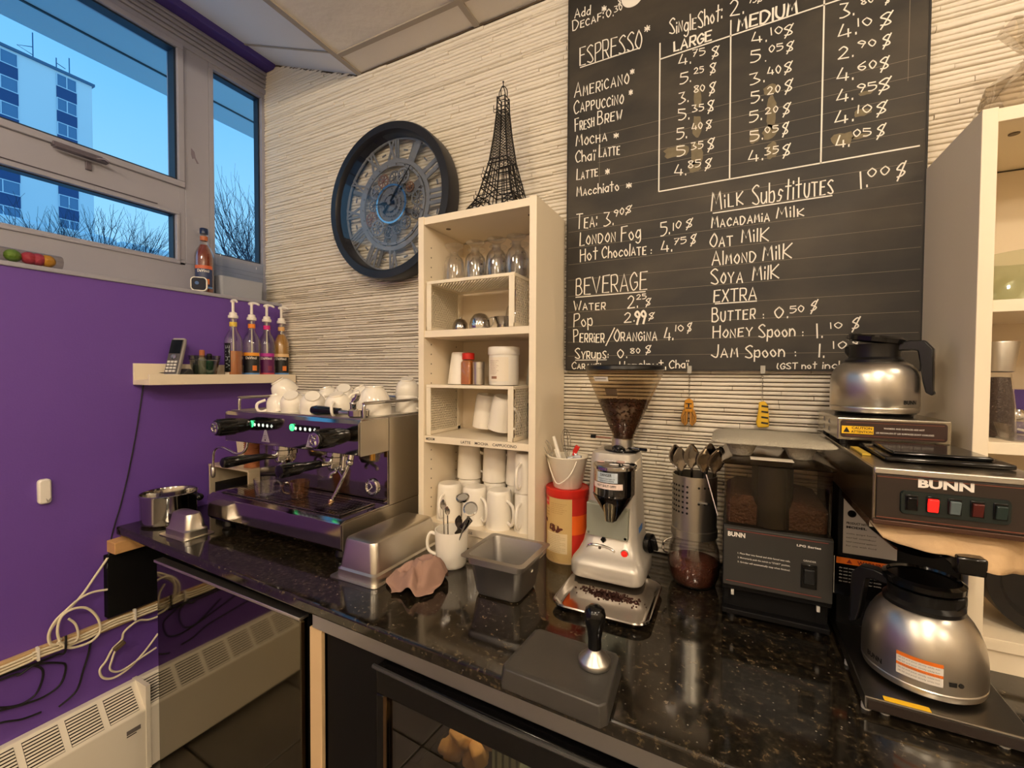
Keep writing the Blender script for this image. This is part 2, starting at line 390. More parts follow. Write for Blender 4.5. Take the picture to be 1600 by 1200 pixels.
MB().prism([(.655, ZC), (.105, 2.932), (.105, 2.926), (.655, ZC-.006)], -.006, .003, 'y').build('wall_angle', mat('dark_wall_gap'), c2, smooth=False)
struct(MB().box(-.12, X1+.1, Y1-.1, .12, 3.1, 3.16).build('ceiling_void', BLACKM, smooth=False))
# the room's lamps: round pot lights in the ceiling
LENS = mat('lit_lamp_lens', [255, 214, 160], .5, emit=9)
pot = None
for k, (x, y, pw) in enumerate(LAMPS):
    r = thing('ceiling_lamp', 'round bare-bulb lamp holder on the ceiling, behind the viewer', 'lamp', (x, y, ZC), 'ceiling lamp holders')
    MB().lathe([(.055, 0), (.055, -.004), (.045, -.008), (.020, -.009)], (x, y, ZC), 32).build('rose', WHITEP, r)
    MB().lathe([(.020, -.0385), (.020, -.006), (.018, -.005)], (x, y, ZC), 24).build('socket', WHITEP, r)
    ld = bpy.data.lights.new('bulb_light', 'POINT'); ld.shadow_soft_size = .05; ld.energy = pw; ld.color = WARM
    lo = bpy.data.objects.new('bulb_light', ld); COL.objects.link(lo); lo.location = (x, y, ZC-.095)

# ---------------------------------------------------------------- outdoors, seen through the windows
SOF = mat('outdoor_soffit_paint', 'b4c4c8', .7)
so = MB().box(-1.0, -.12, -6, 3, 3.142, 3.2); so.box(-1.02, -1.0, -6, 3, 3.142, 3.35)
o = so.build('roof_overhang', SOF, smooth=False); struct(o)
MB().box(-.82, -.808, -6, 3, 3.136, 3.143).build('soffit_joint', mat('soffit_joint_paint', '35444c', .8), o, smooth=False)
SNOW = mat('snow', 'e9f0f4', .9, bump=.3, bscale=.6)
sr = thing('snowy_roof', 'low flat roof under snow in front of the apartment block', 'roof', (-14, 0, 0))
m = MB()
for k in range(12):
    y = -8+k*2.2
    m.box(-26, -9, y, y+2.2, 0, 4.12+.02*math.sin(k*1.9))
m.build('snow_cover', SNOW, sr, smooth=False, bevel=.1)
MB().obox((-14, 2.6, 4.15), (.3, .9, .06), (0, 0, .2)).build('roof_curb', mat('dark_tar', '27333b', .8), sr, smooth=False, bevel=.01)
vp = MB(); vp.cyl((-13, 2.1, 4.1), (-13, 2.1, 4.42), .07); vp.lathe([(.12, 0), (.14, .03), (.04, .12)], (-13, 2.1, 4.4), 12); vp.lathe([(.16, 0), (.1, .05)], (-13, 2.1, 4.13), 12)
tag(vp.build('roof_vent', mat('green_vent_paint', '2f7f78', .6)), 'green roof vent standing in the snow on the low roof', 'vent')
# apartment block: corner at y=21, roof at 32 m
BLD = mat('white_facade', 'dbe2e6', .8, var=.03, vscale=.2)
ab = thing('apartment_block', 'tall white apartment block with dark window columns', 'building', (-66, 10, 0))
m = MB(); m.box(-72, -60, -24, 21.05, 0, 32.1); m.build('wall', BLD, ab, smooth=False)
MB().box(-72.2, -59.8, -24.2, 21.25, 32.1, 32.35).build('parapet', mat('roof_edge', '4d6a86', .7), ab, smooth=False)
SPAN = mat('dark_spandrel', '2c4a78', .6); WFR = mat('window_frame_pale', 'c8d6e2', .6); WGL = mat('far_window_glass', '5b7ea0', .2)
fm = None
for ya, yb in ((18.25, 19.8), (13.2, 15.55), (8.6, 10.2), (3.6, 5.9)):
    for k in range(13):
        zt = 31.9-k*2.45; w_ = yb-ya
        f = MB(); f.box(-60.02, -59.9, ya, yb, zt-1.3, zt-1.22); f.box(-60.02, -59.9, ya, yb, zt-.08, zt); f.box(-60.02, -59.9, ya, ya+.06, zt-1.22, zt-.08); f.box(-60.02, -59.9, yb-.06, yb, zt-1.22, zt-.08); f.box(-60.02, -59.9, ya+w_/2-.04, ya+w_/2+.04, zt-1.22, zt-.08)
        fo = f.build('window', WFR, ab, smooth=False)
        MB().box(-60.02, -59.96, ya+.06, yb-.06, zt-1.22, zt-.08).build('pane', WGL, fo, smooth=False)
        MB().box(-60.02, -59.95, ya, yb, zt-2.45, zt-1.3).build('spandrel', SPAN, ab, smooth=False)
an = MB()
for y, h in ((14.2, 1.9), (16.9, 3.0), (18.6, 1.6), (19.6, 2.2)):
    an.cyl((-61, y, 32.3), (-61, y, 32.3+h), .05, n=5)
an.tube([(-61, 16.9, 33.9), (-61, 15.8, 33.4), (-61, 16.9, 33.1)], .04, 4); an.tube([(-61, 18.6, 33.4), (-61, 19.3, 33.2)], .04, 4)
an.build('antenna', mat('antenna_metal', '3d6a92', .6), ab)
# bare winter trees
BARK = mat('bare_bark', '2a3342', .9)
def tree(loc, h, seed, lean, label):
    rn = random.Random(seed); t = thing('bare_tree', label, 'tree', loc, 'bare trees outside the windows')
    tr = MB(); br = MB()
    def grow(p, d, L, r, lv):
        q = p+d*L; mid = p+d*L*.5+Vector((rn.uniform(-1, 1), rn.uniform(-1, 1), rn.uniform(-.3, .5)))*L*.08
        (tr if lv == 0 else br).tube([p, mid, q], [r, r*.85, r*.65], 5 if lv < 2 else 3, cap=False)
        if lv >= 6: return
        for _ in range(3 if lv < 3 else 2 if lv < 5 else 1):
            nd = (d+Vector((rn.uniform(-.6, .6), rn.uniform(-.75, .75), rn.uniform(-.25, .6)))).normalized()
            grow(q if rn.random() < .5 else mid, nd, L*rn.uniform(.62, .85), r*.55, lv+1)
        grow(q, (d+Vector((0, 0, .15))).normalized(), L*.75, r*.62, lv+1)
    base = Vector(loc)
    tr.tube([base, base+Vector((lean*.3, 0, h*.45))], [.11, .085], 8)
    for k in range(5):
        grow(base+Vector((lean*.3, 0, h*.45-.1*k)), Vector((rn.uniform(-.4, .4), rn.uniform(-.7, .7)+lean*.2, 1)).normalized(), h*.2, .035, 1)
    tr.build('trunk', BARK, t, fix=False); br.build('branches', BARK, t, fix=False)
tree((-6.0, 4.3, 0), 4.6, 3, 0, 'bare tree whose fine twigs fill the narrow right window')
tree((-8.0, 2.3, 0), 4.2, 8, -.5, 'bare tree whose twigs rise behind the lower left pane')
tree((-11.5, 8.6, 0), 5.6, 21, .2, 'bare tree farther off behind the narrow window')
gr = MB().box(-90, -.12, -60, 60, -.3, -.02); struct(gr.build('ground_snow', SNOW, smooth=False))
# ---------------------------------------------------------------- counter and what stands under it
def granite():
    m = bpy.data.materials.new('black_speckled_granite'); m.use_nodes = True; t = m.node_tree; b = t.nodes['Principled BSDF']
    co = t.nodes.new('ShaderNodeTexCoord')
    v = t.nodes.new('ShaderNodeTexNoise'); v.inputs['Scale'].default_value = 85; v.inputs['Detail'].default_value = 6; v.inputs['Roughness'].default_value = .65; t.links.new(co.outputs['Object'], v.inputs['Vector'])
    r = t.nodes.new('ShaderNodeValToRGB'); e = r.color_ramp.elements; e[0].position = .47; e[0].color = (*lin('14110d'), 1); e[1].position = .70; e[1].color = (*lin('574a35'), 1)
    k = e.new(.58); k.color = (*lin('2b241a'), 1)
    t.links.new(v.outputs['Fac'], r.inputs[0])
    w = t.nodes.new('ShaderNodeTexVoronoi'); w.inputs['Scale'].default_value = 60; t.links.new(co.outputs['Object'], w.inputs['Vector'])
    r2 = t.nodes.new('ShaderNodeValToRGB'); r2.color_ramp.elements[0].position = .05; r2.color_ramp.elements[0].color = (1, 1, 1, 1); r2.color_ramp.elements[1].position = .10; r2.color_ramp.elements[1].color = (0, 0, 0, 1)
    t.links.new(w.outputs['Distance'], r2.inputs[0])
    n3 = t.nodes.new('ShaderNodeTexNoise'); n3.inputs['Scale'].default_value = 12; t.links.new(co.outputs['Object'], n3.inputs['Vector'])
    mm = t.nodes.new('ShaderNodeMath'); mm.operation = 'MULTIPLY'; n3.inputs['Detail'].default_value = 0; t.links.new(r2.outputs[0], mm.inputs[0]); t.links.new(n3.outputs['Fac'], mm.inputs[1])
    mx = t.nodes.new('ShaderNodeMix'); mx.data_type = 'RGBA'; t.links.new(mm.outputs[0], mx.inputs[0]); t.links.new(r.outputs[0], mx.inputs[6]); mx.inputs[7].default_value = (*lin('9a9384'), 1)
    t.links.new(mx.outputs[2], b.inputs['Base Color']); b.inputs['Roughness'].default_value = .09; b.inputs['Specular IOR Level'].default_value = .75
    return m
GRAN = granite()
ZT = .91
cf = lambda x: -.652-.037*(x-.14)
m = MB(); m.prism([(.141, cf(.14)), (4.2, cf(4.2)), (4.2, 0), (.141, 0)], .88, ZT)
tag(m.build('worktop', GRAN, bevel=.006, segs=3, smooth=False), 'long black speckled granite worktop along the stone wall', 'counter')
ROT = -.037
# stainless front panel, left
t = thing('undercounter_cabinet', 'undercounter cabinet with a mirror-like steel door reflecting the radiator', 'cabinet', (.44, -.645, 0)); t.rotation_euler = (0, 0, 0)
MB().box(.44, 1.14, -.64, -.06, .02, .845).build('body', BLACKM, t, smooth=False)
MB().box(.436, 1.140, -.662, -.641, .03, .842).build('door', mat('mirror_door_steel', [112, 106, 92], .055, metal=1), t, bevel=.002)
MB().box(.43, 1.145, -.668, -.641, .845, .853).build('top_trim', STEELV, t, bevel=.0015)
t.rotation_euler = (0, 0, ROT*.5)
# fridge
fx = 1.20
t = thing('bar_fridge', 'black undercounter bar fridge with glass doors and a steel top strip', 'fridge', (1.16, -.66, 0))
MB().box(1.175, 2.95, -.668, -.655, .832, .876).build('steel_strip', mat('strip_steel', [188, 188, 190], .38, metal=1), t, bevel=.0015)
m = MB(); m.box(1.205, 2.95, -.63, -.60, .02, .832); 
m2 = MB(); m2.box(1.205, 1.23, -.64, -.06, .02, .828); m2.box(2.925, 2.95, -.64, -.06, .02, .828); m2.box(1.23, 2.925, -.08, -.06, .02, .828); m2.box(1.23, 2.925, -.64, -.08, .02, .06); m2.box(1.23, 2.925, -.64, -.08, .80, .828); m2.box(2.02, 2.05, -.62, -.08, .06, .80); m2.box(1.205, 1.395, -.648, -.64, .02, .828)
m2.build('cabinet', BLACKM, t, smooth=False)
for a, b in ((1.395, 2.03), (2.045, 2.70)):
    d = MB(); z0, z1 = .03, .812; w_ = .062
    d.box(a, b, -.672, -.645, z1-w_, z1); d.box(a, b, -.672, -.645, z0, z0+w_); d.box(a, a+w_*.35, -.672, -.645, z0+w_, z1-w_); d.box(b-w_, b, -.672, -.645, z0+w_, z1-w_)
    do = d.build('door', BLACKG, t, bevel=.003)
    MB().box(a+w_*.35, b-w_, -.662, -.657, z0+w_, z1-w_).build('glass_pane', GLASS_D, do, smooth=False)
    MB().box(a+w_*.35, a+w_*.35+.008, -.6725, -.67, z0+w_, z1-w_).build('pane_edge_strip', mat('bronze_strip', '6a5238', .3, metal=.8), do, smooth=False)
    MB().tube([(a+.0, -.68, z1+.004), (a+.3, -.684, z1+.001), (b, -.68, z1+.004)], .005, 6).build('handle_strip', DARKGREY, do)
    lk = MB(); lk.cyl((b-.10, -.674, z1-.03), (b-.10, -.6715, z1-.03), .008); lk.build('lock', MIRROR, do)
    sh = MB()
    for k in range(14): sh.cyl((a+.05+k*(b-a-.1)/13, -.60, .55), (a+.05+k*(b-a-.1)/13, -.12, .55), .0018, n=5)
    sh.cyl((a+.03, -.60, .55), (b-.03, -.60, .55), .003, n=6); sh.cyl((a+.03, -.12, .55), (b-.03, -.12, .55), .003, n=6)
    sh.build('wire_shelf', CHROME, t)
t.rotation_euler = (0, 0, ROT)
# things on the fridge shelf
fl_ = bpy.data.lights.new('added_fridge_fill', 'AREA'); fl_.shape = 'RECTANGLE'; fl_.size = .5; fl_.size_y = .03; fl_.energy = 1.3; fl_.color = (1, .85, .65)  # fill light added inside the fridge to make the bag and carton visible
fo_ = bpy.data.objects.new('added_fridge_fill', fl_); COL.objects.link(fo_); fo_.location = (1.65, -.57, .795)
rn = random.Random(4); m = MB()
for k in range(7):
    c = (1.56+rn.uniform(-.05, .05), -.56+rn.uniform(-.03, .03), .585+rn.uniform(0, .06))
    m.obox(c, (.05, .03, .045), (rn.uniform(-1, 1), rn.uniform(-1, 1), rn.uniform(-1, 1)))
tag(m.build('crumpled_paper_bag', mat('tan_paper', 'd9a864', .7), bevel=.008), 'crumpled tan paper bag on the shelf behind the fridge glass', 'bag')
m = MB(); m.box(1.655, 1.72, -.62, -.56, .553, .70)
for k in range(4): m.c = 1; m.box(1.662+k*.016, 1.668+k*.016, -.6208, -.559, .56, .69)
tag(m.build('striped_carton', [mat('mint_card', 'b9cdb2', .6), mat('green_ink', '3d5f48', .6)], smooth=False, bevel=.001), 'pale green striped carton on the shelf behind the fridge glass', 'carton')
tag(MB().box(1.156, 1.198, -.662, -.650, 0, .826).build('filler_board', mat('pale_filler_board', 'd9b98c', .6, var=.06), smooth=False, bevel=.002), 'pale upright filler board in the gap beside the black fridge', 'board')
# black box and wood under the counter at the left wall
tag(MB().box(.1405, .168, -.688, -.30, .602, .82).build('black_panel', BLACKM, smooth=False, bevel=.002), 'black panel fixed to the purple wall under the end of the worktop', 'panel')
tag(MB().prism([(-.678, .828), (-.50, .828), (-.50, .875), (-.678, .868)], .1405, .20, 'x').build('wood_bracket', WOOD, smooth=False, bevel=.002), 'raw wood bracket between the worktop end and the black panel', 'bracket')
# radiator
RADP = mat('ivory_radiator_enamel', 'f2e9d6', .4)
t = thing('radiator', 'long ivory convector radiator with slotted grilles under the purple wall', 'radiator', (.19, -2.1, 0))
MB().prism([(.1405, .335), (.165, .335), (.235, .252), (.235, .035), (.1405, .035)], Y1+.05, -.02, 'y').build('casing', RADP, t, smooth=False, bevel=.003)
ns = 0; slat = None
DK = mat('grille_gap', '2a1f14', .9)
for g in range(24):
    ya = -.62-.0965*g+.0965*3+.008; yb = ya-.0; ya2 = ya+.0805
    gb = MB(); n_ = Vector((.083, 0, .07)).normalized()
    P = lambda s, y, e: (.165+.07*s+n_.x*e, y, .335-.083*s+n_.z*e)
    gb.add([P(.10, ya, .0008), P(.10, ya2, .0008), P(.90, ya2, .0008), P(.90, ya, .0008)], [(0, 1, 2, 3)]); gb.build('grille_opening', DK, t, smooth=False)
    for k in range(9):
        s0 = .135+k*.088; s1 = s0+.05
        m = MB(); m.add([P(s0, ya+.001, .0009), P(s0, ya2-.001, .0009), P(s1, ya2-.001, .0009), P(s1, ya+.001, .0009), P(s0, ya+.001, .003), P(s0, ya2-.001, .003), P(s1, ya2-.001, .003), P(s1, ya+.001, .003)], [(0, 1, 2, 3), (4, 7, 6, 5), (0, 4, 5, 1), (1, 5, 6, 2), (2, 6, 7, 3), (3, 7, 4, 0)])
        m.build('slat', RADP, t, smooth=False)
m = MB(); m.box(.235, .2362, -.668, -.628, .197, .212); m.build('maker_plate', mat('grey_plate', '77706a', .4), t, smooth=False)
m = MB(); m.box(.235, .2358, -.668, -.640, .190, .193); m.build('plate_line', INK, t, smooth=False)
MB().box(.1405, .2375, -.612, -.598, .034, .337).build('joint_cover', RADP, t, smooth=False)
struct(MB().box(.1405, .15, Y1+.02, -.02, 0, .034).build('baseboard_left', BLACKM, smooth=False))
# cable ledge and cables
m = MB(); m.box(.1405, .158, Y1+.5, -.30, .556, .590)
tag(m.build('cable_ledge', mat('raw_batten', 'c9a878', .6, var=.1, stretch=(1, 6, 1)), smooth=False, bevel=.002), 'narrow wooden batten carrying cables along the purple wall', 'batten')
def cable(pts, r, mt, label, cat='cable', extra=(), name='cable', k=7):
    mb = MB(); mb.tube(smooth_path(pts, k), r, 8)
    o = mb.build(name, mt); return tag(o, label, cat)
cable([(.165, -.684, .815), (.165, -.719, .764), (.165, -.751, .718), (.165, -.782, .686), (.165, -.816, .656), (.165, -.833, .625), (.165, -.826, .581), (.168, -.805, .598)], .0038, CABLE, 'cream cable curving down from the worktop corner to the batten')
cable([(.175, -.691, .708), (.175, -.731, .716), (.177, -.766, .709), (.178, -.797, .688), (.177, -.822, .666), (.177, -.838, .632), (.177, -.834, .597), (.175, -.811, .585)], .0036, CABLE, 'outer cream cable arc left of the coiled loop')
cable([(.183, -.812, .582), (.184, -.82, .632), (.184, -.811, .673), (.185, -.786, .687), (.184, -.755, .678), (.184, -.733, .652), (.184, -.718, .615), (.184, -.716, .577), (.184, -.735, .557), (.185, -.766, .556), (.186, -.796, .567), (.188, -.818, .60)], .0038, CABLE, 'large round loop of cream cable hanging on the batten')
cable([(.176, -.791, .657), (.176, -.775, .631), (.178, -.769, .598), (.178, -.773, .577), (.176, -.791, .575)], .0034, CABLE, 'short cream cable bend inside the round loop')
for k, (dz, dx) in enumerate(((0, 0), (.010, .002), (-.009, .001))):
    cable([(.166+dx, -2.4, .570+dz), (.166+dx, -1.5, .577+dz), (.166+dx, -.939, .572+dz), (.166+dx, -.866, .577+dz), (.168+dx, -.814, .574+dz), (.166+dx, -.741, .572+dz), (.166+dx, -.671, .580+dz), (.166+dx, -.605, .576+dz), (.166+dx, -.45, .573+dz)], .0036, CABLE, ('middle', 'upper', 'lower')[k]+' of three cream cables running along the wooden batten')
cable([(.165, -.50, .535), (.165, -.563, .537), (.166, -.598, .551), (.168, -.625, .545), (.168, -.645, .531), (.167, -.651, .508), (.167, -.676, .49), (.167, -.695, .458), (.167, -.712, .436), (.166, -.703, .403), (.166, -.672, .385), (.166, -.627, .395), (.165, -.584, .425), (.165, -.54, .47)], .0036, CABLE, 'cream cable hanging in a long loop below the batten')
cable([(.172, -.652, .503), (.175, -.672, .483), (.176, -.683, .454), (.176, -.688, .428), (.175, -.672, .408), (.174, -.648, .402), (.174, -.607, .412), (.174, -.55, .425)], .0032, CABLE, 'inner cream cable of the hanging loop')
tag(MB().obox((.181, -.663, .497), (.014, .034, .014), (.5, 0, 0)).build('cable_connector', mat('bronze_plastic', '5a4a34', .5), bevel=.002), 'small brown connector joining the hanging cream cables', 'connector')
bl = ['black cable hanging in a wide loop below the batten', 'lowest black cable drooping near the radiator top', 'black cable hanging diagonally toward the radiator', 'black cable looping inside the wide loop', 'black cable tied over the cream cables']
for pts, lb in zip(([(-1.3, .54), (-.935, .537), (-.899, .531), (-.861, .541), (-.81, .516), (-.793, .494), (-.806, .444), (-.843, .428), (-.882, .432), (-.923, .443), (-1.1, .50)], [(-1.3, .46), (-1.0, .42), (-.937, .41), (-.894, .39), (-.852, .383)], [(-.726, .552), (-.735, .50), (-.75, .456), (-.769, .396), (-.812, .372)], [(-.91, .552), (-.87, .541), (-.847, .516), (-.851, .473), (-.871, .442), (-.916, .444), (-1.0, .50)], [(-.803, .612), (-.806, .560), (-.815, .545), (-.862, .545), (-.929, .55), (-1.2, .548)]), bl):
    xx = .15 if pts[0][1] < .6 else .192
    cable([((xx if i < 2 else .155), y, z) for i, (y, z) in enumerate(pts)], .0032, BCABLE, lb)
m = MB()
for y, z in ((-.86, .578), (-.612, .580)): m.box(.157, .176, y-.003, y+.003, z-.020, z+.022)
for i, (y, z) in enumerate(((-.86, .578), (-.612, .580))):
    tag(MB().box(.158, .1755, y-.003, y+.003, z-.021, z+.021).build('cable_clip', WHITEP, smooth=False, bevel=.001), ('white clip over the cables left of the round loop', 'white clip over the cables under the black panel')[i], 'clip')
cable([(.149, -.50, 1.455), (.146, -.545, 1.452), (.144, -.562, 1.42), (.143, -.575, 1.33), (.143, -.59, 1.227), (.143, -.614, 1.091), (.143, -.638, .981), (.144, -.655, .92), (.144, -.668, .86), (.172, -.69, .78)], .0022, BCABLE, 'thin black telephone cord hanging from the wall shelf to the worktop corner')
# wall sensor
t = thing('wall_sensor', 'small white oblong plastic device on the purple wall', 'sensor', (.1405, -.832, 1.08))
m = MB(); m.rings([[(.1405, *p[:2]) for p in rr(-.832, 1.079, .030, .078, .01, 0)], [(.152, *p[:2]) for p in rr(-.832, 1.079, .030, .078, .01, 0)], [(.156, *p[:2]) for p in rr(-.832, 1.079, .022, .070, .008, 0)]]); m.build('case', WHITEP, t)
MB().prism([(-.829, 1.045), (-.822, 1.045), (-.820, 1.058), (-.826, 1.050), (-.831, 1.058)], .1558, .1566, 'x').build('emblem', mat('grey_print', 'a49c92', .6), t, smooth=False)

# ---------------------------------------------------------------- bookcases
def bookcase(x0, x1, yf, z0, z1, label, shelves, dark=False):
    t = thing('bookcase', label, 'shelving', ((x0+x1)/2, yf/2, z0)); p = .022; yb = -.014
    MB().box(x0, x0+p, yf, yb, z0, z1).build('side_panel', WHITE, t, smooth=False, bevel=.001)
    MB().box(x1-p, x1, yf, yb, z0, z1).build('side_panel', WHITE, t, smooth=False, bevel=.001)
    MB().box(x0+p, x1-p, yf+.003, yb, z1-.026, z1-.002).build('top_panel', WHITE, t, smooth=False, bevel=.001)
    MB().box(x0+p, x1-p, yf+.004, yb, z0+.042, z0+.064).build('bottom_panel', WHITE, t, smooth=False, bevel=.001)
    MB().box(x0+p, x1-p, yf+.012, yf+.024, z0, z0+.042).build('plinth', WHITE, t, smooth=False)
    MB().box(x0+p, x1-p, yb-.004, yb, z0+.05, z1-.03).build('back_panel', WHITE_B, t, smooth=False)
    for s in shelves: MB().box(x0+p, x1-p, yf+.004, yb-.006, s-.022, s).build('shelf', WHITE, t, smooth=False, bevel=.001)
    holes = MB()
    k = z0+.1
    while k < z1-.06:
        for y in (yf+.04, yb-.05):
            for x, d in ((x0+p, 1), (x1-p, -1)): holes.cyl((x, y, k), (x+d*.0006, y, k), .0025, n=6)
        k += .032
    holes.build('peg_holes', mat('peg_hole', '6b5c48', .9), t, kind='stuff')
    for x in (x0+.07, x1-.05):
        MB().cyl((x, yf+.07, z1-.0275), (x, yf+.07, z1-.0262), .008, n=14).build('screw_cover', mat('brown_screw', '6b5a48', .5), t)
    return t
bcL = bookcase(1.168, 1.588, -.252, ZT, 1.965, 'tall narrow white bookcase of cups and glasses standing on the worktop', [1.255, 1.597])
bcR = bookcase(2.490, 3.20, -.29, ZT, 1.945, 'white bookcase cut by the right edge of the picture', [1.338, 1.598])
TXT = mat('label_ink', '2b241c', .7)
m = MB(); put_text(m, 'LATTE    MOCHA    CAPPUCCINO', (1.332, -.2485, 1.240), (1, 0, 0), (0, 0, 1), w=.195, h=.008, bold=.01); m.build('shelf_lettering', TXT, bcL, smooth=False, label='small black words LATTE MOCHA CAPPUCCINO')
m = MB(); put_text(m, 'MEDIUM', (1.197, -.2485, 1.241), (1, 0, 0), (0, 0, 1), w=.034, h=.008, bold=.02); m.build('shelf_lettering', TXT, bcL, smooth=False, label='small black word MEDIUM')
m = MB(); put_text(m, 'LARGE', (1.345, -.2485, .958), (1, 0, 0), (0, 0, 1), w=.03, h=.008, bold=.01); m.build('shelf_lettering', TXT, bcL, smooth=False, label='small black word LARGE')
# perforated metal risers (small inner tables)
RIS = mat('ivory_riser_metal', 'efe2c8', .35)
def riser(x0, x1, yf, yb, z0, z1, label):
    t = thing('shelf_riser', label, 'rack', ((x0+x1)/2, (yf+yb)/2, z0))
    fr = MB(); th = .010
    fr.box(x0, x1, yf, yf+.010, z1-th, z1); fr.box(x0, x1, yb-.010, yb, z1-th, z1); fr.box(x0, x0+.008, yf+.01, yb-.01, z1-th, z1); fr.box(x1-.008, x1, yf+.01, yb-.01, z1-th, z1)
    fr.build('top_frame', RIS, t, smooth=False, bevel=.001)
    pl = MB(); nx, ny = 22, 15; zz = z1-.004; w_ = (x1-x0-.016)/nx; d_ = (yb-yf-.02)/ny
    for i in range(nx+1):
        for s in (-1, 1):
            pass
    # diagonal lattice of the perforated sheet
    def lattice(mb, P, U, V, nu, nv, tk):
        n_ = U.cross(V).normalized()*tk
        for i in range(-nv, nu+1):
            for sgn in (1, -1):
                a, b = (i, 0), (i+nv*1.0, nv)
                if sgn < 0: a, b = (i+nv, 0), (i, nv)
                lo, hi = 0.0, 1.0; dx = b[0]-a[0]
                ts = sorted(((0-a[0])/dx, (nu-a[0])/dx)); lo = max(0, ts[0]); hi = min(1, ts[1])
                if hi-lo < .02: continue
                p = P+U*((a[0]+dx*lo)/nu)+V*lo; q = P+U*((a[0]+dx*hi)/nu)+V*hi; e = (q-p).normalized().cross(n_.normalized())*.0019
                mb.add([p-e, p+e, q+e, q-e, p-e+n_, p+e+n_, q+e+n_, q-e+n_], [(3, 2, 1, 0), (4, 5, 6, 7), (0, 1, 5, 4), (1, 2, 6, 5), (2, 3, 7, 6), (3, 0, 4, 7)])
    lattice(pl, Vector((x0+.008, yf+.01, zz)), Vector((x1-x0-.016, 0, 0)), Vector((0, yb-yf-.02, 0)), 26, 14, .001)
    pl.build('perforated_top', RIS, t, smooth=False, kind='stuff')
    for x, s in ((x0, 1), (x1, -1)):
        f = MB(); a, b = sorted((x, x+s*.003)); f.box(a if s > 0 else x1-.018, x0+.018 if s > 0 else b, yf, yf+.004, z0, z1-th); f.box(a, b, yb-.018, yb, z0, z1-th); f.box(a, b, yf, yb, z0, z0+.012)
        f.build('side_frame', RIS, t, smooth=False, bevel=.0008)
        f = MB(); lattice(f, Vector((a, yf+.018, z0+.012)), Vector((0, yb-yf-.036, 0)), Vector((0, 0, z1-z0-.022)), 12, 9, .001); f.build('perforated_side', RIS, t, smooth=False, kind='stuff')
    return t
riser(1.196, 1.515, -.245, -.045, 1.598, 1.757, 'ivory perforated riser on the upper shelf under the glass mugs')
riser(1.194, 1.513, -.245, -.045, 1.256, 1.422, 'ivory perforated riser on the shelf marked LATTE MOCHA CAPPUCCINO')

# ---------------------------------------------------------------- white wall shelf
t = thing('wall_shelf', 'white picture-ledge shelf on the purple wall holding syrups and a phone', 'shelf', (.2, -.28, 1.41))
m = MB(); m.box(.1405, .245, -.595, -.014, 1.412, 1.430); m.build('board', WHITE, t, smooth=False, bevel=.001)
MB().box(.2455, .255, -.595, -.0145, 1.412, 1.450).build('front_lip', WHITE, t, smooth=False, bevel=.001)
MB().box(.1405, .150, -.595, -.0145, 1.430, 1.490).build('back_rail', WHITE, t, smooth=False, bevel=.001)
ZS = 1.430

# ---------------------------------------------------------------- chalkboard and its handwriting
def chalkmat():
    m = mat('chalkboard_slate', '383028', .62, bump=.03, bscale=120); t = m.node_tree; b = t.nodes['Principled BSDF']
    co = t.nodes.new('ShaderNodeTexCoord'); mp = t.nodes.new('ShaderNodeMapping'); mp.inputs['Scale'].default_value = (1.0, 1, 2.2); n = t.nodes.new('ShaderNodeTexNoise'); n.inputs['Scale'].default_value = 3.2; n.inputs['Detail'].default_value = 6
    r = t.nodes.new('ShaderNodeValToRGB'); r.color_ramp.elements[0].position = .42; r.color_ramp.elements[0].color = (*lin('28241f'), 1); r.color_ramp.elements[1].position = .72; r.color_ramp.elements[1].color = (*lin('473f33'), 1)
    t.links.new(co.outputs['Object'], mp.inputs[0]); t.links.new(mp.outputs[0], n.inputs[0]); t.links.new(n.outputs['Fac'], r.inputs[0]); t.links.new(r.outputs[0], b.inputs['Base Color'])
    return m
cb = thing('chalkboard', 'large black chalkboard menu with hand-written prices on the stone wall', 'chalkboard', (2.045, -.0145, 1.472))
MB().box(1.600, 2.490, -.030, -.0145, 1.472, 2.70).build('slate', chalkmat(), cb, smooth=False, bevel=.001)
for nm, x0, x1, z0, z1 in (('edge_trim', 1.5985, 1.6025, 1.470, 2.702), ('edge_trim', 2.4875, 2.4915, 1.470, 2.702), ('edge_trim', 1.6025, 2.4875, 1.470, 1.474)):
    MB().box(x0, x1, -.0312, -.014, z0, z1).build(nm, mat('board_edge', '1f1a16', .6), cb, smooth=False)
GL = dict(A='00_39_60 13_53', B='00_09 ~09_39_47_35_05 ~05_35_52_30_00', C='~57_39_06_03_20_51', D='00_09 ~09_39_65_30_00', E='59_09_00_50 05_45', F='59_09_00 05_45', G='~57_39_06_03_20_52_54 34_54',
  H='00_09 50_59 05_55', I='00_09', J='~49_43_30_02', K='00_09 59_04_50', L='09_00_40', M='00_19_33_59_60', N='00_09_50_59', O='~39_16_03_30_53_56_39', P='00_09 ~09_49_57_45_04', R='00_09 ~09_49_57_44_04 24_50',
  S='~58_39_07_25_43_51_30_01', T='09_69 39_30', U='~09_03_20_40_53_59', V='09_30_69', W='09_20_36_50_79', X='00_59 09_50', Y='09_34_69 34_30', Z='09_59_00_50',
  a='~44_25_03_02_20_42 45_40', b='09_00 ~04_35_42_30_00', c='~44_25_02_20_41', d='~44_25_02_20_42 49_40', e='~03_43_35_15_02_20_41', g='~44_25_02_20_42 ~45_4a_2c_0b', h='09_00 ~03_25_43_40', i='00_05 07_08', l='00_09', n='05_00 ~03_25_43_40',
  o='~25_03_20_42_25', p='05_0c ~04_35_42_30_01', r='05_00 ~03_25_34', s='~44_25_13_32_20_00', t='29_20 06_46', u='~05_01_20_42 45_40', y='05_21 45_0c', z='05_45_00_40')
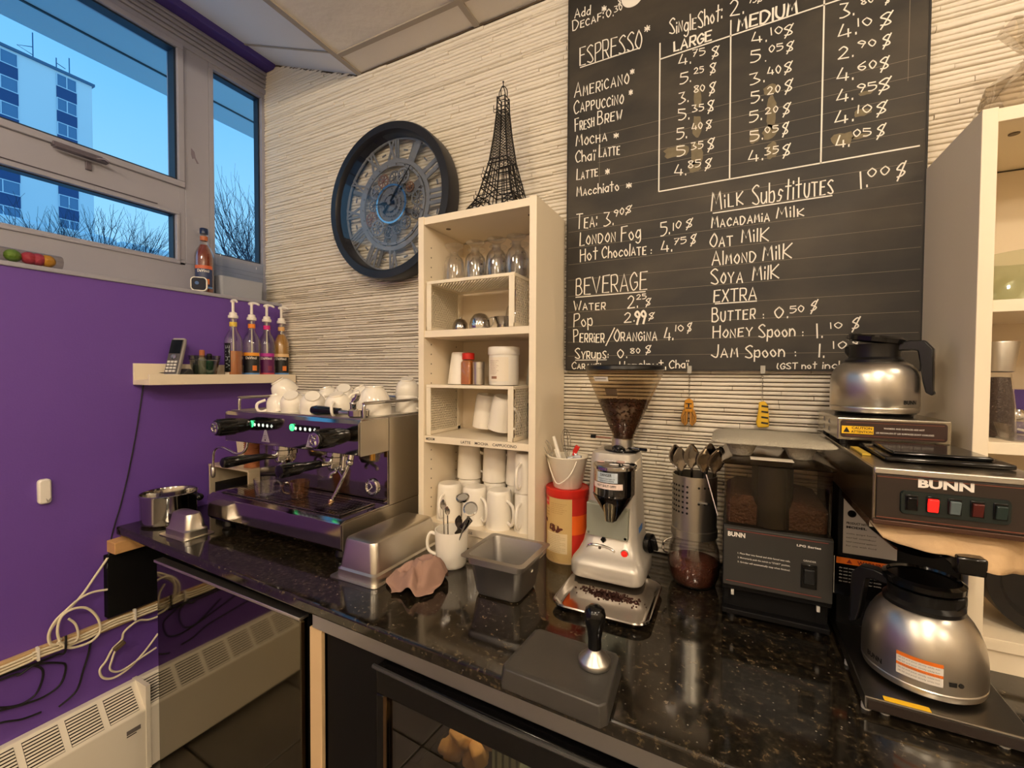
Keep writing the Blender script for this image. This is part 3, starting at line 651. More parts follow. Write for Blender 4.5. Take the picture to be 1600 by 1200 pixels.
GL.update({'ï': '10_15 07_08 27_28', '0': '~29_05_20_45_29', '1': '00_09', '2': '~07_29_47_34_00 00_50', '3': '09_49_25 ~25_52_20_00', '4': '29_02_52 45_40', '5': '49_09_06 ~06_45_42_20_00', '6': '~49_05_02_20_42_34_04', '7': '09_49_10 15_35', '8': '~25_48_29_08_25_42_20_02_25',
  '9': '~45_25_07_29_47_45 46_20', '$': '~58_39_07_25_43_51_30_01 0b_69', '.': '00_01', ':': '01_02 05_06', ',': '01_0b', '/': '0b_69', '*': '22_28 03_47 07_43 05_45', '(': '~29_15_12_3a', ')': '~09_25_22_0a'})
def coord(c): return -1-'abc'.index(c) if c in 'abc' else int(c)
rn = random.Random(9)
def handwriting(mb, s, x0, z0, x1, z1, h, bold):
    if s == '*': h *= 1.6; z0 -= .004; z1 -= .004
    items = []; i = 0; adv = 0
    while i < len(s):
        ch = s[i]; sc_ = 1.0; low = False
        if ch == '~': i += 1; ch = s[i]; low = True
        elif ch.islower() and ch != 'ï': ch = ch.upper() if ch != 'i' else 'i'; sc_ = .68 if ch != 'i' else .8
        if ch == ' ': adv += 3; i += 1; continue
        g = GL[ch]; st = []; mxw = 0
        for q in g.split(' '):
            sm = q[0] == '~'; q = q.lstrip('~'); pts = [(int(p[0]), coord(p[1])) for p in q.split('_')]; mxw = max(mxw, max(p[0] for p in pts)); st.append((sm, pts))
        items.append((adv, sc_, st)); adv += mxw*sc_*.92+1.9; i += 1
    tot = max(adv-1.9, 1); ux = (x1-x0)/tot if tot > 2.5 else .006*h/.04; wd_ = (.0033, .0050, .0060)[bold]*min(1.0, .55+h/.07); uz = h/9
    if len(s) == 1 and s in '.:': ux = .003
    vx = Vector((x1-x0, 0, z1-z0)); sl = vx.z/max(vx.x, 1e-3) if tot > 2.5 else 0
    nst = 0
    for a, k, st in items:
        dz = rn.uniform(-.25, .25); rot = rn.uniform(-.05, .05)
        for sm, pts in st:
            P = [Vector((a+px*k*.92+rot*py*k, 0, py*k+dz+rn.uniform(-.15, .15))) for px, py in pts]
            if sm: P = smooth_path(P, 4)
            W = [Vector((x0+p.x*ux, 0, z0+p.z*uz+p.x*ux*sl)) for p in P]
            Lf, Rt = [], []
            for k_, p in enumerate(W):
                d = (W[min(k_+1, len(W)-1)]-W[max(k_-1, 0)])
                if d.length < 1e-7: d = Vector((1, 0, 0))
                d.normalize(); e = Vector((-d.z, 0, d.x))*wd_/2; mt_ = 1.0
                if 0 < k_ < len(W)-1:
                    d1 = (W[k_]-W[k_-1]); d2 = (W[k_+1]-W[k_])
                    if d1.length > 1e-7 and d2.length > 1e-7:
                        cs = max(.75, math.sqrt(max(0, (1+d1.normalized().dot(d2.normalized()))/2))); mt_ = 1/cs
                sh = d*(-wd_*.35 if k_ == 0 else (wd_*.35 if k_ == len(W)-1 else 0))
                Lf.append(p-e*mt_+sh); Rt.append(p+e*mt_+sh)
            nst += 1; yy = -.0306-nst*.00006; n_ = len(W)
            mb.add([(v.x, yy, v.z) for v in Lf+Rt], [(k_, k_+1, n_+k_+1, n_+k_) for k_ in range(n_-1)])
TEXT=[('A~d~d',1.6204,2.6001,1.6711,2.5931,0.0277,0),('Decaf:',1.6143,2.5629,1.7133,2.5634,0.0303,0),('*',1.7095,2.5867,1.7221,2.5846,0.0157,0),('0.',1.7223,2.5661,1.7443,2.5622,0.0244,0),('30',1.7481,2.5729,1.7716,2.5716,0.0169,0),('$',1.7602,2.5902,1.7685,2.5895,0.0169,0),('ESPRESSO',1.6393,2.444,1.8313,2.4372,0.0554,0),('*',1.8401,2.479,1.854,2.479,0.0169,0),('Sin~g~le',1.9107,2.4505,1.982,2.443,0.0437,0),('S~h~o~t~:',1.9883,2.4422,2.0477,2.4437,0.0447,0),('2.',2.0696,2.4468,2.1009,2.4421,0.0412,0),('95$',2.1131,2.4653,2.146,2.4595,0.0179,0),('LARGE',1.9246,2.3979,2.0221,2.3976,0.0266,1),('4.',1.937,2.353,1.9685,2.3502,0.0297,0),('75',1.9738,2.3665,2.0061,2.363,0.0189,0),('$',2.0256,2.3502,2.0431,2.3491,0.0266,0),('5.',1.9412,2.2994,1.9692,2.2981,0.0297,0),('25',1.9787,2.3178,2.0026,2.3152,0.0158,0),('$',2.0213,2.3073,2.0357,2.3053,0.0266,0),('3.',1.9385,2.2431,1.9635,2.2432,0.0298,0),('80',1.9794,2.2637,2.0075,2.2625,0.0181,0),('$',2.0201,2.2501,2.0344,2.2505,0.0289,0),('5.',1.9391,2.1972,1.9664,2.1926,0.0298,0),('35',1.9759,2.2114,2.0042,2.2077,0.0181,0),('$',2.0167,2.2022,2.0319,2.2004,0.029,0),('5.',1.9345,2.1433,1.9606,2.1418,0.0299,0),('40',1.9754,2.1587,2.0028,2.1588,0.0182,0),('$',2.0132,2.154,2.0268,2.1529,0.0224,0),('5',1.936,2.0946,1.9561,2.0926,0.0277,0),('35',1.974,2.1046,2.0036,2.1025,0.0191,0),('$',2.0182,2.0948,2.0346,2.0956,0.0291,0),('4.',1.9293,2.0407,1.9599,2.0347,0.0301,0),('85',1.967,2.0538,1.998,2.052,0.0192,0),('$',2.0119,2.0424,2.0272,2.0438,0.0247,0),('Americano',1.6215,2.3482,1.7944,2.344,0.0447,0),('*',1.7989,2.369,1.8094,2.3682,0.0134,0),('Cappuccino',1.6208,2.2976,1.7781,2.2884,0.0407,0),('*',1.7958,2.3077,1.8054,2.3074,0.0135,0),('Fresh',1.6251,2.2407,1.6868,2.2408,0.0397,0),('Brew',1.6986,2.2428,1.7737,2.2412,0.0398,0),('Mocha',1.6282,2.1931,1.7282,2.1863,0.0346,0),('*',1.7512,2.1884,1.7645,2.1877,0.0137,0),('C~h~aï',1.6276,2.1408,1.6919,2.1348,0.0357,0),('Latte',1.7047,2.1421,1.7685,2.1357,0.0373,0),('Latte',1.6318,2.0839,1.7002,2.0832,0.0332,0),('*',1.7257,2.0822,1.7373,2.0819,0.0149,0),('Ma~c~c~h~i~a~t~o',1.6324,2.0318,1.767,2.0265,0.03,0),('*',1.7905,2.0274,1.8049,2.0263,0.0145,0),('MEDIUM',2.0887,2.4014,2.2247,2.3999,0.0311,1),('4.',2.1233,2.3556,2.1564,2.3498,0.0277,0),('10',2.1687,2.3625,2.1935,2.3595,0.0189,0),('$',2.199,2.3494,2.2186,2.351,0.0249,0),('5',2.121,2.3062,2.1411,2.3033,0.03,0),('.',2.1561,2.2978,2.1587,2.2979,0.0169,0),('05',2.1632,2.3183,2.1942,2.315,0.0177,0),('$',2.2044,2.3064,2.2193,2.3078,0.0228,0),('3.',2.1212,2.2455,2.1533,2.2448,0.0279,0),('40',2.1616,2.2592,2.1916,2.2565,0.0203,0),('$',2.2006,2.2538,2.2174,2.255,0.0241,0),('5.',2.1239,2.1956,2.1503,2.1949,0.0292,0),('20',2.1624,2.2085,2.1906,2.2069,0.019,0),('$',2.2026,2.2035,2.2193,2.2071,0.0271,0),('5.',2.1209,2.145,2.1485,2.1453,0.028,0),('20',2.1584,2.1581,2.186,2.156,0.0161,0),('$',2.1989,2.1464,2.2142,2.1486,0.0259,0),('5.',2.1236,2.095,2.152,2.0927,0.0258,0),('05',2.1581,2.1082,2.1869,2.1047,0.0162,0),('$',2.1987,2.0944,2.2115,2.0975,0.0272,0),('4.',2.1199,2.0378,2.1529,2.0372,0.0294,0),('35',2.1583,2.0497,2.1878,2.0487,0.0179,0),('$',2.2007,2.0376,2.2168,2.0403,0.0272,0),('3.',2.3169,2.3544,2.3444,2.3513,0.0336,0),('80',2.3598,2.3716,2.3832,2.3699,0.0124,0),('$',2.4064,2.3576,2.4139,2.3586,0.0172,0),('4.',2.3146,2.3028,2.3501,2.3027,0.0337,0),('10',2.3545,2.3206,2.3812,2.3152,0.0187,0),('$',2.3983,2.3055,2.421,2.3071,0.0287,0),('2.',2.3155,2.2531,2.3447,2.2499,0.0278,0),('90',2.3555,2.2678,2.39,2.2624,0.0164,0),('$',2.4039,2.256,2.419,2.2587,0.0249,0),('4.',2.3133,2.1984,2.3458,2.1948,0.0319,0),('60',2.3575,2.2128,2.391,2.2085,0.0196,0),('$',2.4004,2.2018,2.417,2.2044,0.0261,0),('4.',2.3136,2.1467,2.3461,2.1458,0.0299,0),('95',2.356,2.1587,2.3921,2.1563,0.0196,0),('$',2.3984,2.1488,2.4205,2.1521,0.027,0),('4.',2.3113,2.0916,2.3477,2.0924,0.032,0),('10',2.3576,2.1083,2.3838,2.1046,0.0188,0),('$',2.3954,2.0958,2.4146,2.1004,0.0251,0),('4.',2.3147,2.0341,2.3408,2.0322,0.03,0),('05',2.3491,2.0528,2.3834,2.0474,0.0178,0),('$',2.3965,2.0416,2.4117,2.0457,0.0252,0),('1.',2.3675,1.9232,2.3795,1.9237,0.0413,0),('00',2.3797,1.9471,2.4207,1.946,0.0204,0),('$',2.4369,1.9333,2.4536,1.9433,0.0287,0),('Tea:',1.6305,1.9284,1.6981,1.9241,0.0465,0),('3.',1.7216,1.9249,1.7506,1.9244,0.0399,0),('90$',1.7547,1.9475,1.8068,1.9549,0.02,0),('London',1.6441,1.873,1.7581,1.8723,0.041,0),('F~o~g',1.7766,1.8683,1.8342,1.8711,0.0445,0),('5.',1.8935,1.8708,1.9174,1.8725,0.0377,0),('10',1.9282,1.8819,1.9493,1.8868,0.0209,0),('$',1.9642,1.8832,1.9806,1.8872,0.0221,0),('H~o~t',1.6458,1.8198,1.7018,1.8244,0.0383,0),('C~h~o~c~o~late',1.7172,1.8243,1.8513,1.8204,0.0347,0),(':',1.8662,1.8186,1.8697,1.8182,0.0203,0),('4.',1.8955,1.8227,1.9243,1.8218,0.0312,0),('75',1.9302,1.8385,1.9629,1.8407,0.0174,0),('$',1.9767,1.835,1.9903,1.8382,0.0245,0),('BEVERAGE',1.6323,1.7151,1.855,1.7152,0.0523,0),('Water',1.6252,1.6659,1.728,1.6629,0.0304,0),('2.',1.7987,1.6623,1.8279,1.663,0.0366,0),('25',1.8251,1.6865,1.8529,1.6871,0.0145,0),('$',1.8531,1.6666,1.8665,1.6683,0.0195,0),('P~o~p',1.6257,1.6105,1.6872,1.615,0.0416,0),('2.',1.7887,1.6183,1.8182,1.6195,0.0289,0),('99',1.8209,1.6115,1.8523,1.6127,0.039,2),('$',1.8621,1.625,1.8769,1.6268,0.0179,0),('Perrier',1.6261,1.5623,1.7263,1.5595,0.0399,0),('/',1.7318,1.5593,1.7587,1.5586,0.0456,0),('Orangina',1.7576,1.5623,1.8856,1.5602,0.0372,0),('4.',1.907,1.5596,1.931,1.5614,0.0379,0),('10',1.9382,1.5862,1.9603,1.5853,0.0175,0),('$',1.971,1.5839,1.982,1.5869,0.0222,0),('Syr~u~ps',1.6312,1.5094,1.7323,1.5083,0.0333,0),(':',1.7388,1.5093,1.742,1.5093,0.0188,0),('0.',1.7688,1.5106,1.7972,1.5102,0.0255,0),('80',1.809,1.5232,1.8372,1.5238,0.0147,0),('$',1.8548,1.5224,1.8698,1.5248,0.0217,0),('Caramel,',1.621,1.475,1.7272,1.4771,0.0223,0),('H~a~z~e~l~n~u~t~,',1.7755,1.476,1.9119,1.4785,0.0223,0),('C~h~aï',1.9225,1.4769,1.9756,1.4784,0.0232,0),('Milk',2.0291,1.9231,2.1084,1.9261,0.0508,0),('S~u~b~s~t~i~tutes',2.1316,1.9232,2.3101,1.9197,0.0514,0),('Macadamia',2.0307,1.873,2.1716,1.8721,0.0305,0),('M~i~lk',2.1883,1.8768,2.2491,1.8736,0.0278,0),('Oat',2.0268,1.8201,2.0847,1.8179,0.0383,0),('M~i~lK',2.1069,1.8225,2.1704,1.8202,0.0347,0),('A~lmond',2.0336,1.7683,2.1414,1.7667,0.0383,0),('M~i~lK',2.1585,1.7683,2.2237,1.7672,0.038,0),('Soya',2.0321,1.7149,2.1103,1.7141,0.0419,0),('M~i~lK',2.1348,1.7168,2.1959,1.7161,0.0369,0),('EXTRA',2.0398,1.6632,2.1443,1.6634,0.0332,0),('Butter',2.0359,1.6097,2.1417,1.6119,0.0385,0),(':',2.1624,1.6099,2.1649,1.6097,0.0196,0),('0.',2.1877,1.6105,2.2175,1.6104,0.0291,0),('50',2.2234,1.623,2.2543,1.625,0.0167,0),('$',2.2693,1.6241,2.2828,1.6326,0.0211,0),('Honey',2.039,1.5618,2.1359,1.5652,0.0333,0),('S~p~o~o~n',2.1525,1.5597,2.2346,1.5619,0.0344,0),(':',2.2526,1.5598,2.255,1.5598,0.0189,0),('1.',2.2842,1.5555,2.2958,1.5575,0.0351,0),('10',2.3126,1.5786,2.3359,1.579,0.0148,0),('$',2.3567,1.5736,2.3711,1.5798,0.025,0),('Jam',2.0351,1.5069,2.1015,1.5097,0.036,0),('S~p~o~o~n',2.1207,1.5059,2.2118,1.5082,0.0339,0),(':',2.2375,1.5069,2.2399,1.5069,0.0191,0),('1.',2.289,1.5049,2.3063,1.5061,0.0337,0),('10',2.3192,1.5267,2.3443,1.5271,0.0175,0),('$',2.3583,1.5282,2.372,1.5324,0.0182,0),('(GST',2.195,1.4745,2.2421,1.4754,0.0155,0),('~n~o~t',2.2521,1.4754,2.2837,1.4763,0.0171,0),('~i~n~c~l~u~d~e~d)',2.2972,1.4763,2.3989,1.4789,0.0177,0)]
LINES=[(1.8841,2.435,1.8859,2.0013,0.0035),(2.0709,2.4355,2.0743,2.0012,0.0035),(2.2835,2.4107,2.2835,2.0007,0.0035),(1.8859,2.0013,2.4772,2.0022,0.0035),(1.8847,2.3876,2.4427,2.4038,0.0035),(1.6394,2.438,1.8242,2.4395,0.003),(1.6306,1.7075,1.8511,1.7088,0.003),(1.6312,1.5039,1.7351,1.504,0.0022),(2.0329,1.9143,2.3094,1.9153,0.003),(2.0422,1.6589,2.1461,1.6599,0.003)]
SMUDGE=[(1.8986,2.0911,1.9705,2.1258),(1.9792,2.2164,1.9986,2.2784),(1.977,2.1334,2.0014,2.1994),(1.9712,2.0552,2.0041,2.1249),(1.9663,2.038,1.9998,2.0719),(2.1208,2.086,2.1449,2.1252),(2.152,2.205,2.1847,2.2336),(2.1607,2.1161,2.1832,2.2027),(2.152,2.0906,2.1883,2.1282),(2.1602,2.0357,2.1871,2.0803),(2.3039,2.0353,2.3506,2.0681),(2.3492,2.0999,2.3835,2.1182),(2.3578,2.1494,2.3858,2.1591),(2.347,2.0454,2.3816,2.0568)]

for (x0, z0, x1, z1) in SMUDGE:
    m = MB(); n = 14; cx, cz = (x0+x1)/2, (z0+z1)/2; pts = []
    for i in range(n):
        a = 2*PI*i/n; k = rn.uniform(.8, 1.12); ca, sa = math.cos(a), math.sin(a); q = max(abs(ca), abs(sa))**.6
        pts.append((cx+(x1-x0)/2*ca/q*k, cz+(z1-z0)/2*sa/q*k))
    m.prism(pts, -.03022, -.0300, 'y').build('rubbed_patch', mat('rubbed_chalk', '766b54', .85, var=.3, vscale=60), cb, smooth=False)
for T_ in TEXT:
    m = MB(); handwriting(m, *T_); m.build('chalk_writing', CHALK, cb, smooth=False, fix=False)
for (x0, z0, x1, z1, w_) in LINES:
    d = Vector((x1-x0, 0, z1-z0)).normalized(); e = Vector((-d.z, 0, d.x))*w_/2; p, q = Vector((x0, 0, z0)), Vector((x1, 0, z1))
    MB().add([(v.x, -.03085, v.z) for v in (p-e, p+e, q+e, q-e)]+[(v.x, -.0301, v.z) for v in (p-e, p+e, q+e, q-e)], [(0, 1, 2, 3), (0, 4, 5, 1), (1, 5, 6, 2), (2, 6, 7, 3), (3, 7, 4, 0)]).build('chalk_line', CHALK, cb, smooth=False)
fl = MB()
for z in [1.517, 1.562, 1.612, 1.66, 1.712, 1.764, 1.815, 1.868, 1.92, 1.965, 2.04, 2.082, 2.125, 2.168, 2.21]:
    xa = 1.605 if z < 2.0 else 1.70; fl.box(xa, 2.484, -.03012, -.0300, z-.0004, z+.0004)
fl.box(1.705, 1.7058, -.03012, -.03, 2.06, 2.25); fl.box(2.452, 2.4528, -.03012, -.03, 2.16, 2.4)
fl.build('faint_ruling', mat('faint_chalk', '8a8070', .9), cb, smooth=False)
m = MB(); m.lathe([(.0001, -.0006), (.033, -.0006), (.033, 0)], (1.802, -.030, 2.602), 28, axis=(0, 1, 0), sy=1); m.c = 1; m.prism([(1.79, 2.605), (1.80, 2.595), (1.812, 2.60), (1.815, 2.62), (1.80, 2.63)], -.0312, -.0306, 'y')
m.build('chalk_drawing', [CHALK, INK], cb, smooth=False)
# ---------------------------------------------------------------- espresso machine
t = thing('espresso_machine', 'two-group polished steel espresso machine reflecting the purple wall', 'coffee machine', (.78, -.27, ZT))
em = t
m = MB()
for x in (.50, 1.06):
    for y in (-.47, -.08): m.lathe([(.018, 0), (.022, .008), (.016, .034)], (x, y, ZT), 16)
build_each(m, 'foot', BLACKP, t)
m = MB(); m.prism([(-.517, .958), (-.517, 1.028), (-.50, 1.036), (-.022, 1.036), (-.022, .945), (-.505, .945)], .455, 1.105, 'x'); m.build('base', MIRROR, t, smooth=False, bevel=.002)
m = MB(); m.box(1.1055, 1.108, -.512, -.03, .950, 1.030); m.build('base_side', STEEL, t, smooth=False, bevel=.001)
m = MB(); m.box(.49, 1.07, -.49, -.345, 1.0362, 1.0372); m.build('drip_pan', mat('dark_drip_pan', '2a2328', .3, metal=.6), t, smooth=False)
m = MB()
for i in range(47): x = .495+i*.0123; m.box(x, x+.0062, -.488, -.347, 1.0385, 1.0415)
for j in range(8): y = -.487+j*.0195; m.box(.493, 1.067, y, y+.004, 1.0375, 1.0395)
m.build('drip_grate', MIRROR, t, smooth=False, kind='stuff')
m = MB(); m.box(.455, 1.105, -.327, -.022, 1.036, 1.209); m.build('body', MIRROR, t, smooth=False, bevel=.002)
m = MB(); m.box(1.1055, 1.1085, -.322, -.022, 1.032, 1.316); m.build('side_cladding', STEEL, t, smooth=False, bevel=.002)
m = MB(); m.prism([(-.447, 1.212), (-.447, 1.306), (-.438, 1.318), (-.022, 1.318), (-.022, 1.209), (-.43, 1.209)], .442, 1.103, 'x'); m.build('head', MIRROR, t, smooth=False, bevel=.002)
m = MB(); m.box(1.1035, 1.107, -.443, -.323, 1.209, 1.315); m.box(.438, .4415, -.443, -.03, 1.209, 1.315); build_each(m, 'head_side', STEEL, t, smooth=False, bevel=.002)
m = MB(); m.box(.45, 1.095, -.43, -.03, 1.3182, 1.3215); m.build('cup_tray', STEELV, t, smooth=False)
for sx_, nm in ((.475, 'left'), (1.092, 'right')):
    m = MB(); m.tube(smooth_path([(sx_, -.415, 1.322), (sx_, -.415, 1.350), (sx_, -.411, 1.362), (sx_, -.40, 1.366), (sx_, -.22, 1.366), (sx_, -.05, 1.366), (sx_, -.036, 1.360), (sx_, -.034, 1.322)], 5), .0055, 10); m.build('cup_rail', CHROME, t)
m = MB(); m.tube([(.475, -.034, 1.364), (1.092, -.034, 1.364)], .0055, 10); m.build('cup_rail', CHROME, t)
for x, z in ((.585, 1.277), (1.055, 1.272)):
    m = MB(); m.lathe([(.015, 0), (.020, .004), (.025, .03), (.0255, .05), (.0262, .052), (.0268, .105), (.025, .112), (.021, .115)], (x, -.447, z), 24, axis=(0, -1, 0)); k = m.build('steam_knob', BLACKG, t)
    m = MB()
    for i in range(10): a = 2*PI*i/10; m.tube([(x+.0266*math.cos(a), -.50, z+.0266*math.sin(a)), (x+.0268*math.cos(a), -.552, z+.0268*math.sin(a))], .0022, 6)
    m.build('grip_rib', BLACKP, k)
    m = MB(); m.lathe([(.0205, 0), (.0205, .003), (.016, .0035), (.016, .001), (.0001, .001)], (x, -.5615, z), 24, axis=(0, -1, 0)); 
    for i in range(5): a = 2*PI*i/5; m.obox((x+.009*math.cos(a), -.564, z+.009*math.sin(a)), (.012, .003, .003), (0, -a, 0))
    m.build('knob_cap', CHROME, k)
GREEN = mat('green_led', [70, 255, 150], .3, emit=1.2); DOTW = mat('lit_white_button', [225, 240, 235], .3, emit=.55)
for x0 in (.598, .808):
    m = MB(); m.box(x0-.008, x0+.128, -.4492, -.4472, 1.268, 1.290); m.build('button_strip', BLACKG, t, smooth=False, bevel=.004)
    m = MB(); m.lathe([(.0115, 0), (.0115, .003), (.0001, .0032)], (x0+.004, -.449, 1.2805), 18, axis=(0, -1, 0)); g = m.build('button', GREEN, t)
    m = MB(); put_text(m, 'P', (x0-.0005, -.4524, 1.275), (1, 0, 0), (0, 0, 1), h=.010); m.build('button_letter', LETTERS, g, smooth=False)
    for k in range(5):
        x = x0+.024+k*.0225; m = MB(); m.lathe([(.0075, 0), (.0075, .0028), (.0001, .003)], (x, -.4492, 1.279), 14, axis=(0, -1, 0)); bt = m.build('button', BLACKP, t)
        m = MB()
        if k in (0, 1, 3): m.lathe([(.0055, 0), (.0055, .0006), (.003, .0006), (.003, 0)], (x, -.4522, 1.279), 12, axis=(0, -1, 0)); m.obox((x+.001, -.4528, 1.2795), (.008, .0008, .004), (0, .6, 0))
        elif k == 2: m.lathe([(.0055, 0), (.0055, .0008), (.003, .0008), (.003, 0)], (x, -.4522, 1.279), 12, axis=(0, -1, 0))
        else: m.obox((x+.002, -.4528, 1.281), (.009, .0008, .003), (0, .7, 0)); m.obox((x-.002, -.4528, 1.277), (.009, .0008, .003), (0, .7, 0))
        m.build('cup_symbol', DOTW, bt)
for x in (.672, .895):
    m = MB(); m.prism([(x-.021, 1.222), (x+.021, 1.222), (x+.004, 1.263), (x-.004, 1.263)], -.4482, -.4474, 'y'); w_ = m.build('warning_plate', mat('lilac_grey_decal', 'a49aa8', .4, metal=.3), t, smooth=False)
    m = MB(); put_text(m, 'DANGER', (x-.008, -.4487, 1.241), (1, 0, 0), (0, 0, 1), w=.016, h=.004); m.obox((x, -.4486, 1.236), (.018, .0004, .0012)); m.obox((x, -.4486, 1.229), (.007, .0004, .005)); m.build('warning_print', INK, w_, smooth=False)
for x, r_ in ((.70, 0.0), (.96, .0)):
    m = MB(); m.lathe([(.036, 0), (.036, -.018), (.040, -.020), (.040, -.034), (.034, -.036)], (x, -.395, 1.212), 28); m.build('group_head', CHROME, t)
    m = MB(); m.lathe([(.034, 1.178), (.036, 1.176), (.036, 1.162), (.030, 1.150), (.016, 1.146)], (x, -.395, 0), 28); m.cyl((x, -.43, 1.172), (x, -.470, 1.178), .008, .0095, 12)
    pf = m.build('portafilter', CHROME, t)
    m = MB(); m.lathe([(.0105, 0), (.0115, .02), (.0125, .045), (.0145, .07), (.0165, .10), (.0175, .125), (.015, .136), (.008, .141)] if x < .8 else [(.0125, 0), (.0135, .03), (.0145, .06), (.019, .075), (.020, .125), (.018, .134), (.010, .137)], (x, -.468, 1.1785), 22, axis=(0, -1, .02)); m.build('handle', BLACKG, pf)
    m = MB()
    for s in (-1, 1): m.tube(smooth_path([(x, -.395, 1.150), (x+s*.010, -.398, 1.140), (x+s*.024, -.402, 1.132), (x+s*.027, -.404, 1.120)], 4), .0055, 8)
    m.build('spout', CHROME, pf)
m = MB(); m.cyl((.94, -.33, 1.20), (.94, -.37, 1.20), .012); m.cyl((.80, -.36, 1.209), (.80, -.36, 1.188), .010); m.cyl((1.072, -.36, 1.209), (1.072, -.36, 1.182), .010); m.build('water_outlet', mat('brass_tone', 'c79a4c', .25, metal=1), t)
m = MB(); m.cyl((1.045, -.42, 1.210), (1.045, -.425, 1.190), .009); m.ball((1.045, -.428, 1.184), .012); m.tube(smooth_path([(1.045, -.43, 1.182), (1.035, -.438, 1.15), (1.012, -.445, 1.10), (.99, -.45, 1.062)], 5), .0058, 10); k = m.build('steam_wand', CHROME, t)
m = MB(); m.lathe([(.0066, 0), (.009, .004), (.009, .016), (.005, .024)], (.9925, -.449, 1.070), 14, axis=(-.4, -.1, -1)); m.build('wand_tip', mat('warm_chrome', 'd8b48a', .2, metal=1), k)
m = MB(); m.cyl((1.018, -.425, 1.20), (1.018, -.43, 1.165), .0055); m.ball((1.018, -.43, 1.16), .0075); m.build('wand_joint', CHROME, t)
m = MB(); m.tube(smooth_path([(.50, -.40, 1.208), (.498, -.405, 1.180), (.485, -.412, 1.163), (.455, -.42, 1.160), (.425, -.425, 1.170), (.395, -.43, 1.178), (.365, -.43, 1.176), (.345, -.432, 1.160), (.340, -.433, 1.13), (.340, -.433, 1.095)], 5), .0048, 10); k = m.build('steam_wand', CHROME, t)
m = MB(); m.lathe([(.0052, 0), (.0085, .006), (.0085, .03), (.0045, .04)], (.340, -.433, 1.10), 12, axis=(0, 0, -1)); m.build('wand_tip', STEELV, k)
m = MB(); m.lathe([(.027, 0), (.028, .006), (.024, .008), (.0235, .004)], (1.040, -.327, 1.085), 32, axis=(0, -1, 0)); g = m.build('pressure_gauge', CHROME, t)
m = MB(); m.lathe([(.0001, .0032), (.0236, .003)], (1.040, -.327, 1.085), 32, axis=(0, -1, 0)); m.build('dial', BLACKG, g)
m = MB()
for i in range(20):
    a = 2*PI*i/20; m.obox((1.04+.0195*math.cos(a), -.3308, 1.085+.0195*math.sin(a)), (.004, .0005, .0011), (0, -a, 0))
m.obox((1.034, -.3312, 1.079), (.018, .0006, .0016), (0, -.7, 0)); m.obox((1.036, -.3312, 1.093), (.014, .0006, .0016), (0, .8, 0)); m.ball((1.04, -.331, 1.085), .0025, 8); m.build('needles', DOTW if 0 else LETTERS, g)
# steel box at the machine's left, white tub and cup stack on it
t = thing('steel_stand', 'open-fronted metal stand between the espresso machine and the purple wall', 'stand', (.28, -.2, ZT))
m = MB(); m.box(.158, .166, -.35, -.06, ZT, 1.072); m.box(.415, .423, -.35, -.06, ZT, 1.072); m.box(.158, .423, -.352, -.058, 1.072, 1.080); m.build('frame', mat('cream_metal', 'd9c7a6', .35, metal=.3), t, smooth=False, bevel=.001)
MB().box(.166, .415, -.075, -.06, ZT, 1.072).build('back', BLACKM, t, smooth=False)
m = MB(); m.box(.166, .414, -.33, -.08, ZT+.001, 1.0); m.build('interior', BLACKM, t, smooth=False)
m = MB(); m.rings([rr(.275, -.235, .085, .085, .012, 1.0805), rr(.275, -.235, .100, .100, .014, 1.185), rr(.275, -.235, .104, .104, .014, 1.186), rr(.275, -.235, .104, .104, .014, 1.196)]); tag(m.build('tub', mat('cream_tub', 'e9dcc0', .45)), 'cream plastic tub on the metal stand left of the espresso machine', 'tub')
m = MB(); pr = []
for k in range(13): z = 1.0805+k*.0085; pr += [(.030, z), (.0335, z+.001), (.0335, z+.0035), (.030, z+.0045)]
m.lathe(pr, (.375, -.30, 0), 24); tag(m.build('cup_stack', mat('kraft_rims', 'a8683e', .6, var=.3, vscale=30)), 'stack of brown paper cups between the cream tub and the espresso machine', 'cups')
# glass espresso cups on the grate
def lathe_vessel(mb, prof_out, th, c, n=28):
    inner = [(max(.0005, r-th), z) for r, z in reversed(prof_out)]; inner[-1] = (inner[-1][0], prof_out[0][1]+th)
    if prof_out[0][0] > .001: prof_out = [(.0005, prof_out[0][1])]+prof_out
    mb.lathe(prof_out+inner+[(.0005, prof_out[1][1]+th)], c, n); return mb
def glass_mug(x, y, z, r, h, ang, label, tint=GLASS, group=None, name='glass_cup'):
    t = thing(name, label, 'cup', (x, y, z), group)
    m = MB(); m.cap = False; lathe_vessel(m, [(r*.78, 0), (r*.82, .003), (r*.9, h*.4), (r, h)], .0022, (x, y, z)); m.build('bowl', tint, t)
    c, s = math.cos(ang), math.sin(ang); P = lambda q, zz: (x+c*q, y+s*q, z+zz)
    m = MB(); m.tube(smooth_path([P(r*.96, h*.82), P(r*1.45, h*.86), P(r*1.75, h*.6), P(r*1.55, h*.28), P(r*.88, h*.22)], 5), .0038, 8); m.build('handle', tint, t); return t
glass_mug(.672, -.452, 1.0416, .034, .058, .35, 'left clear glass cup on the drip grate', group='glass cups on the drip grate')
glass_mug(.800, -.415, 1.0416, .033, .056, PI*1.15, 'right clear glass cup on the drip grate, handle to the left', glass('amber_clear_glass', 'f3dfc6', .9, .06), group='glass cups on the drip grate')
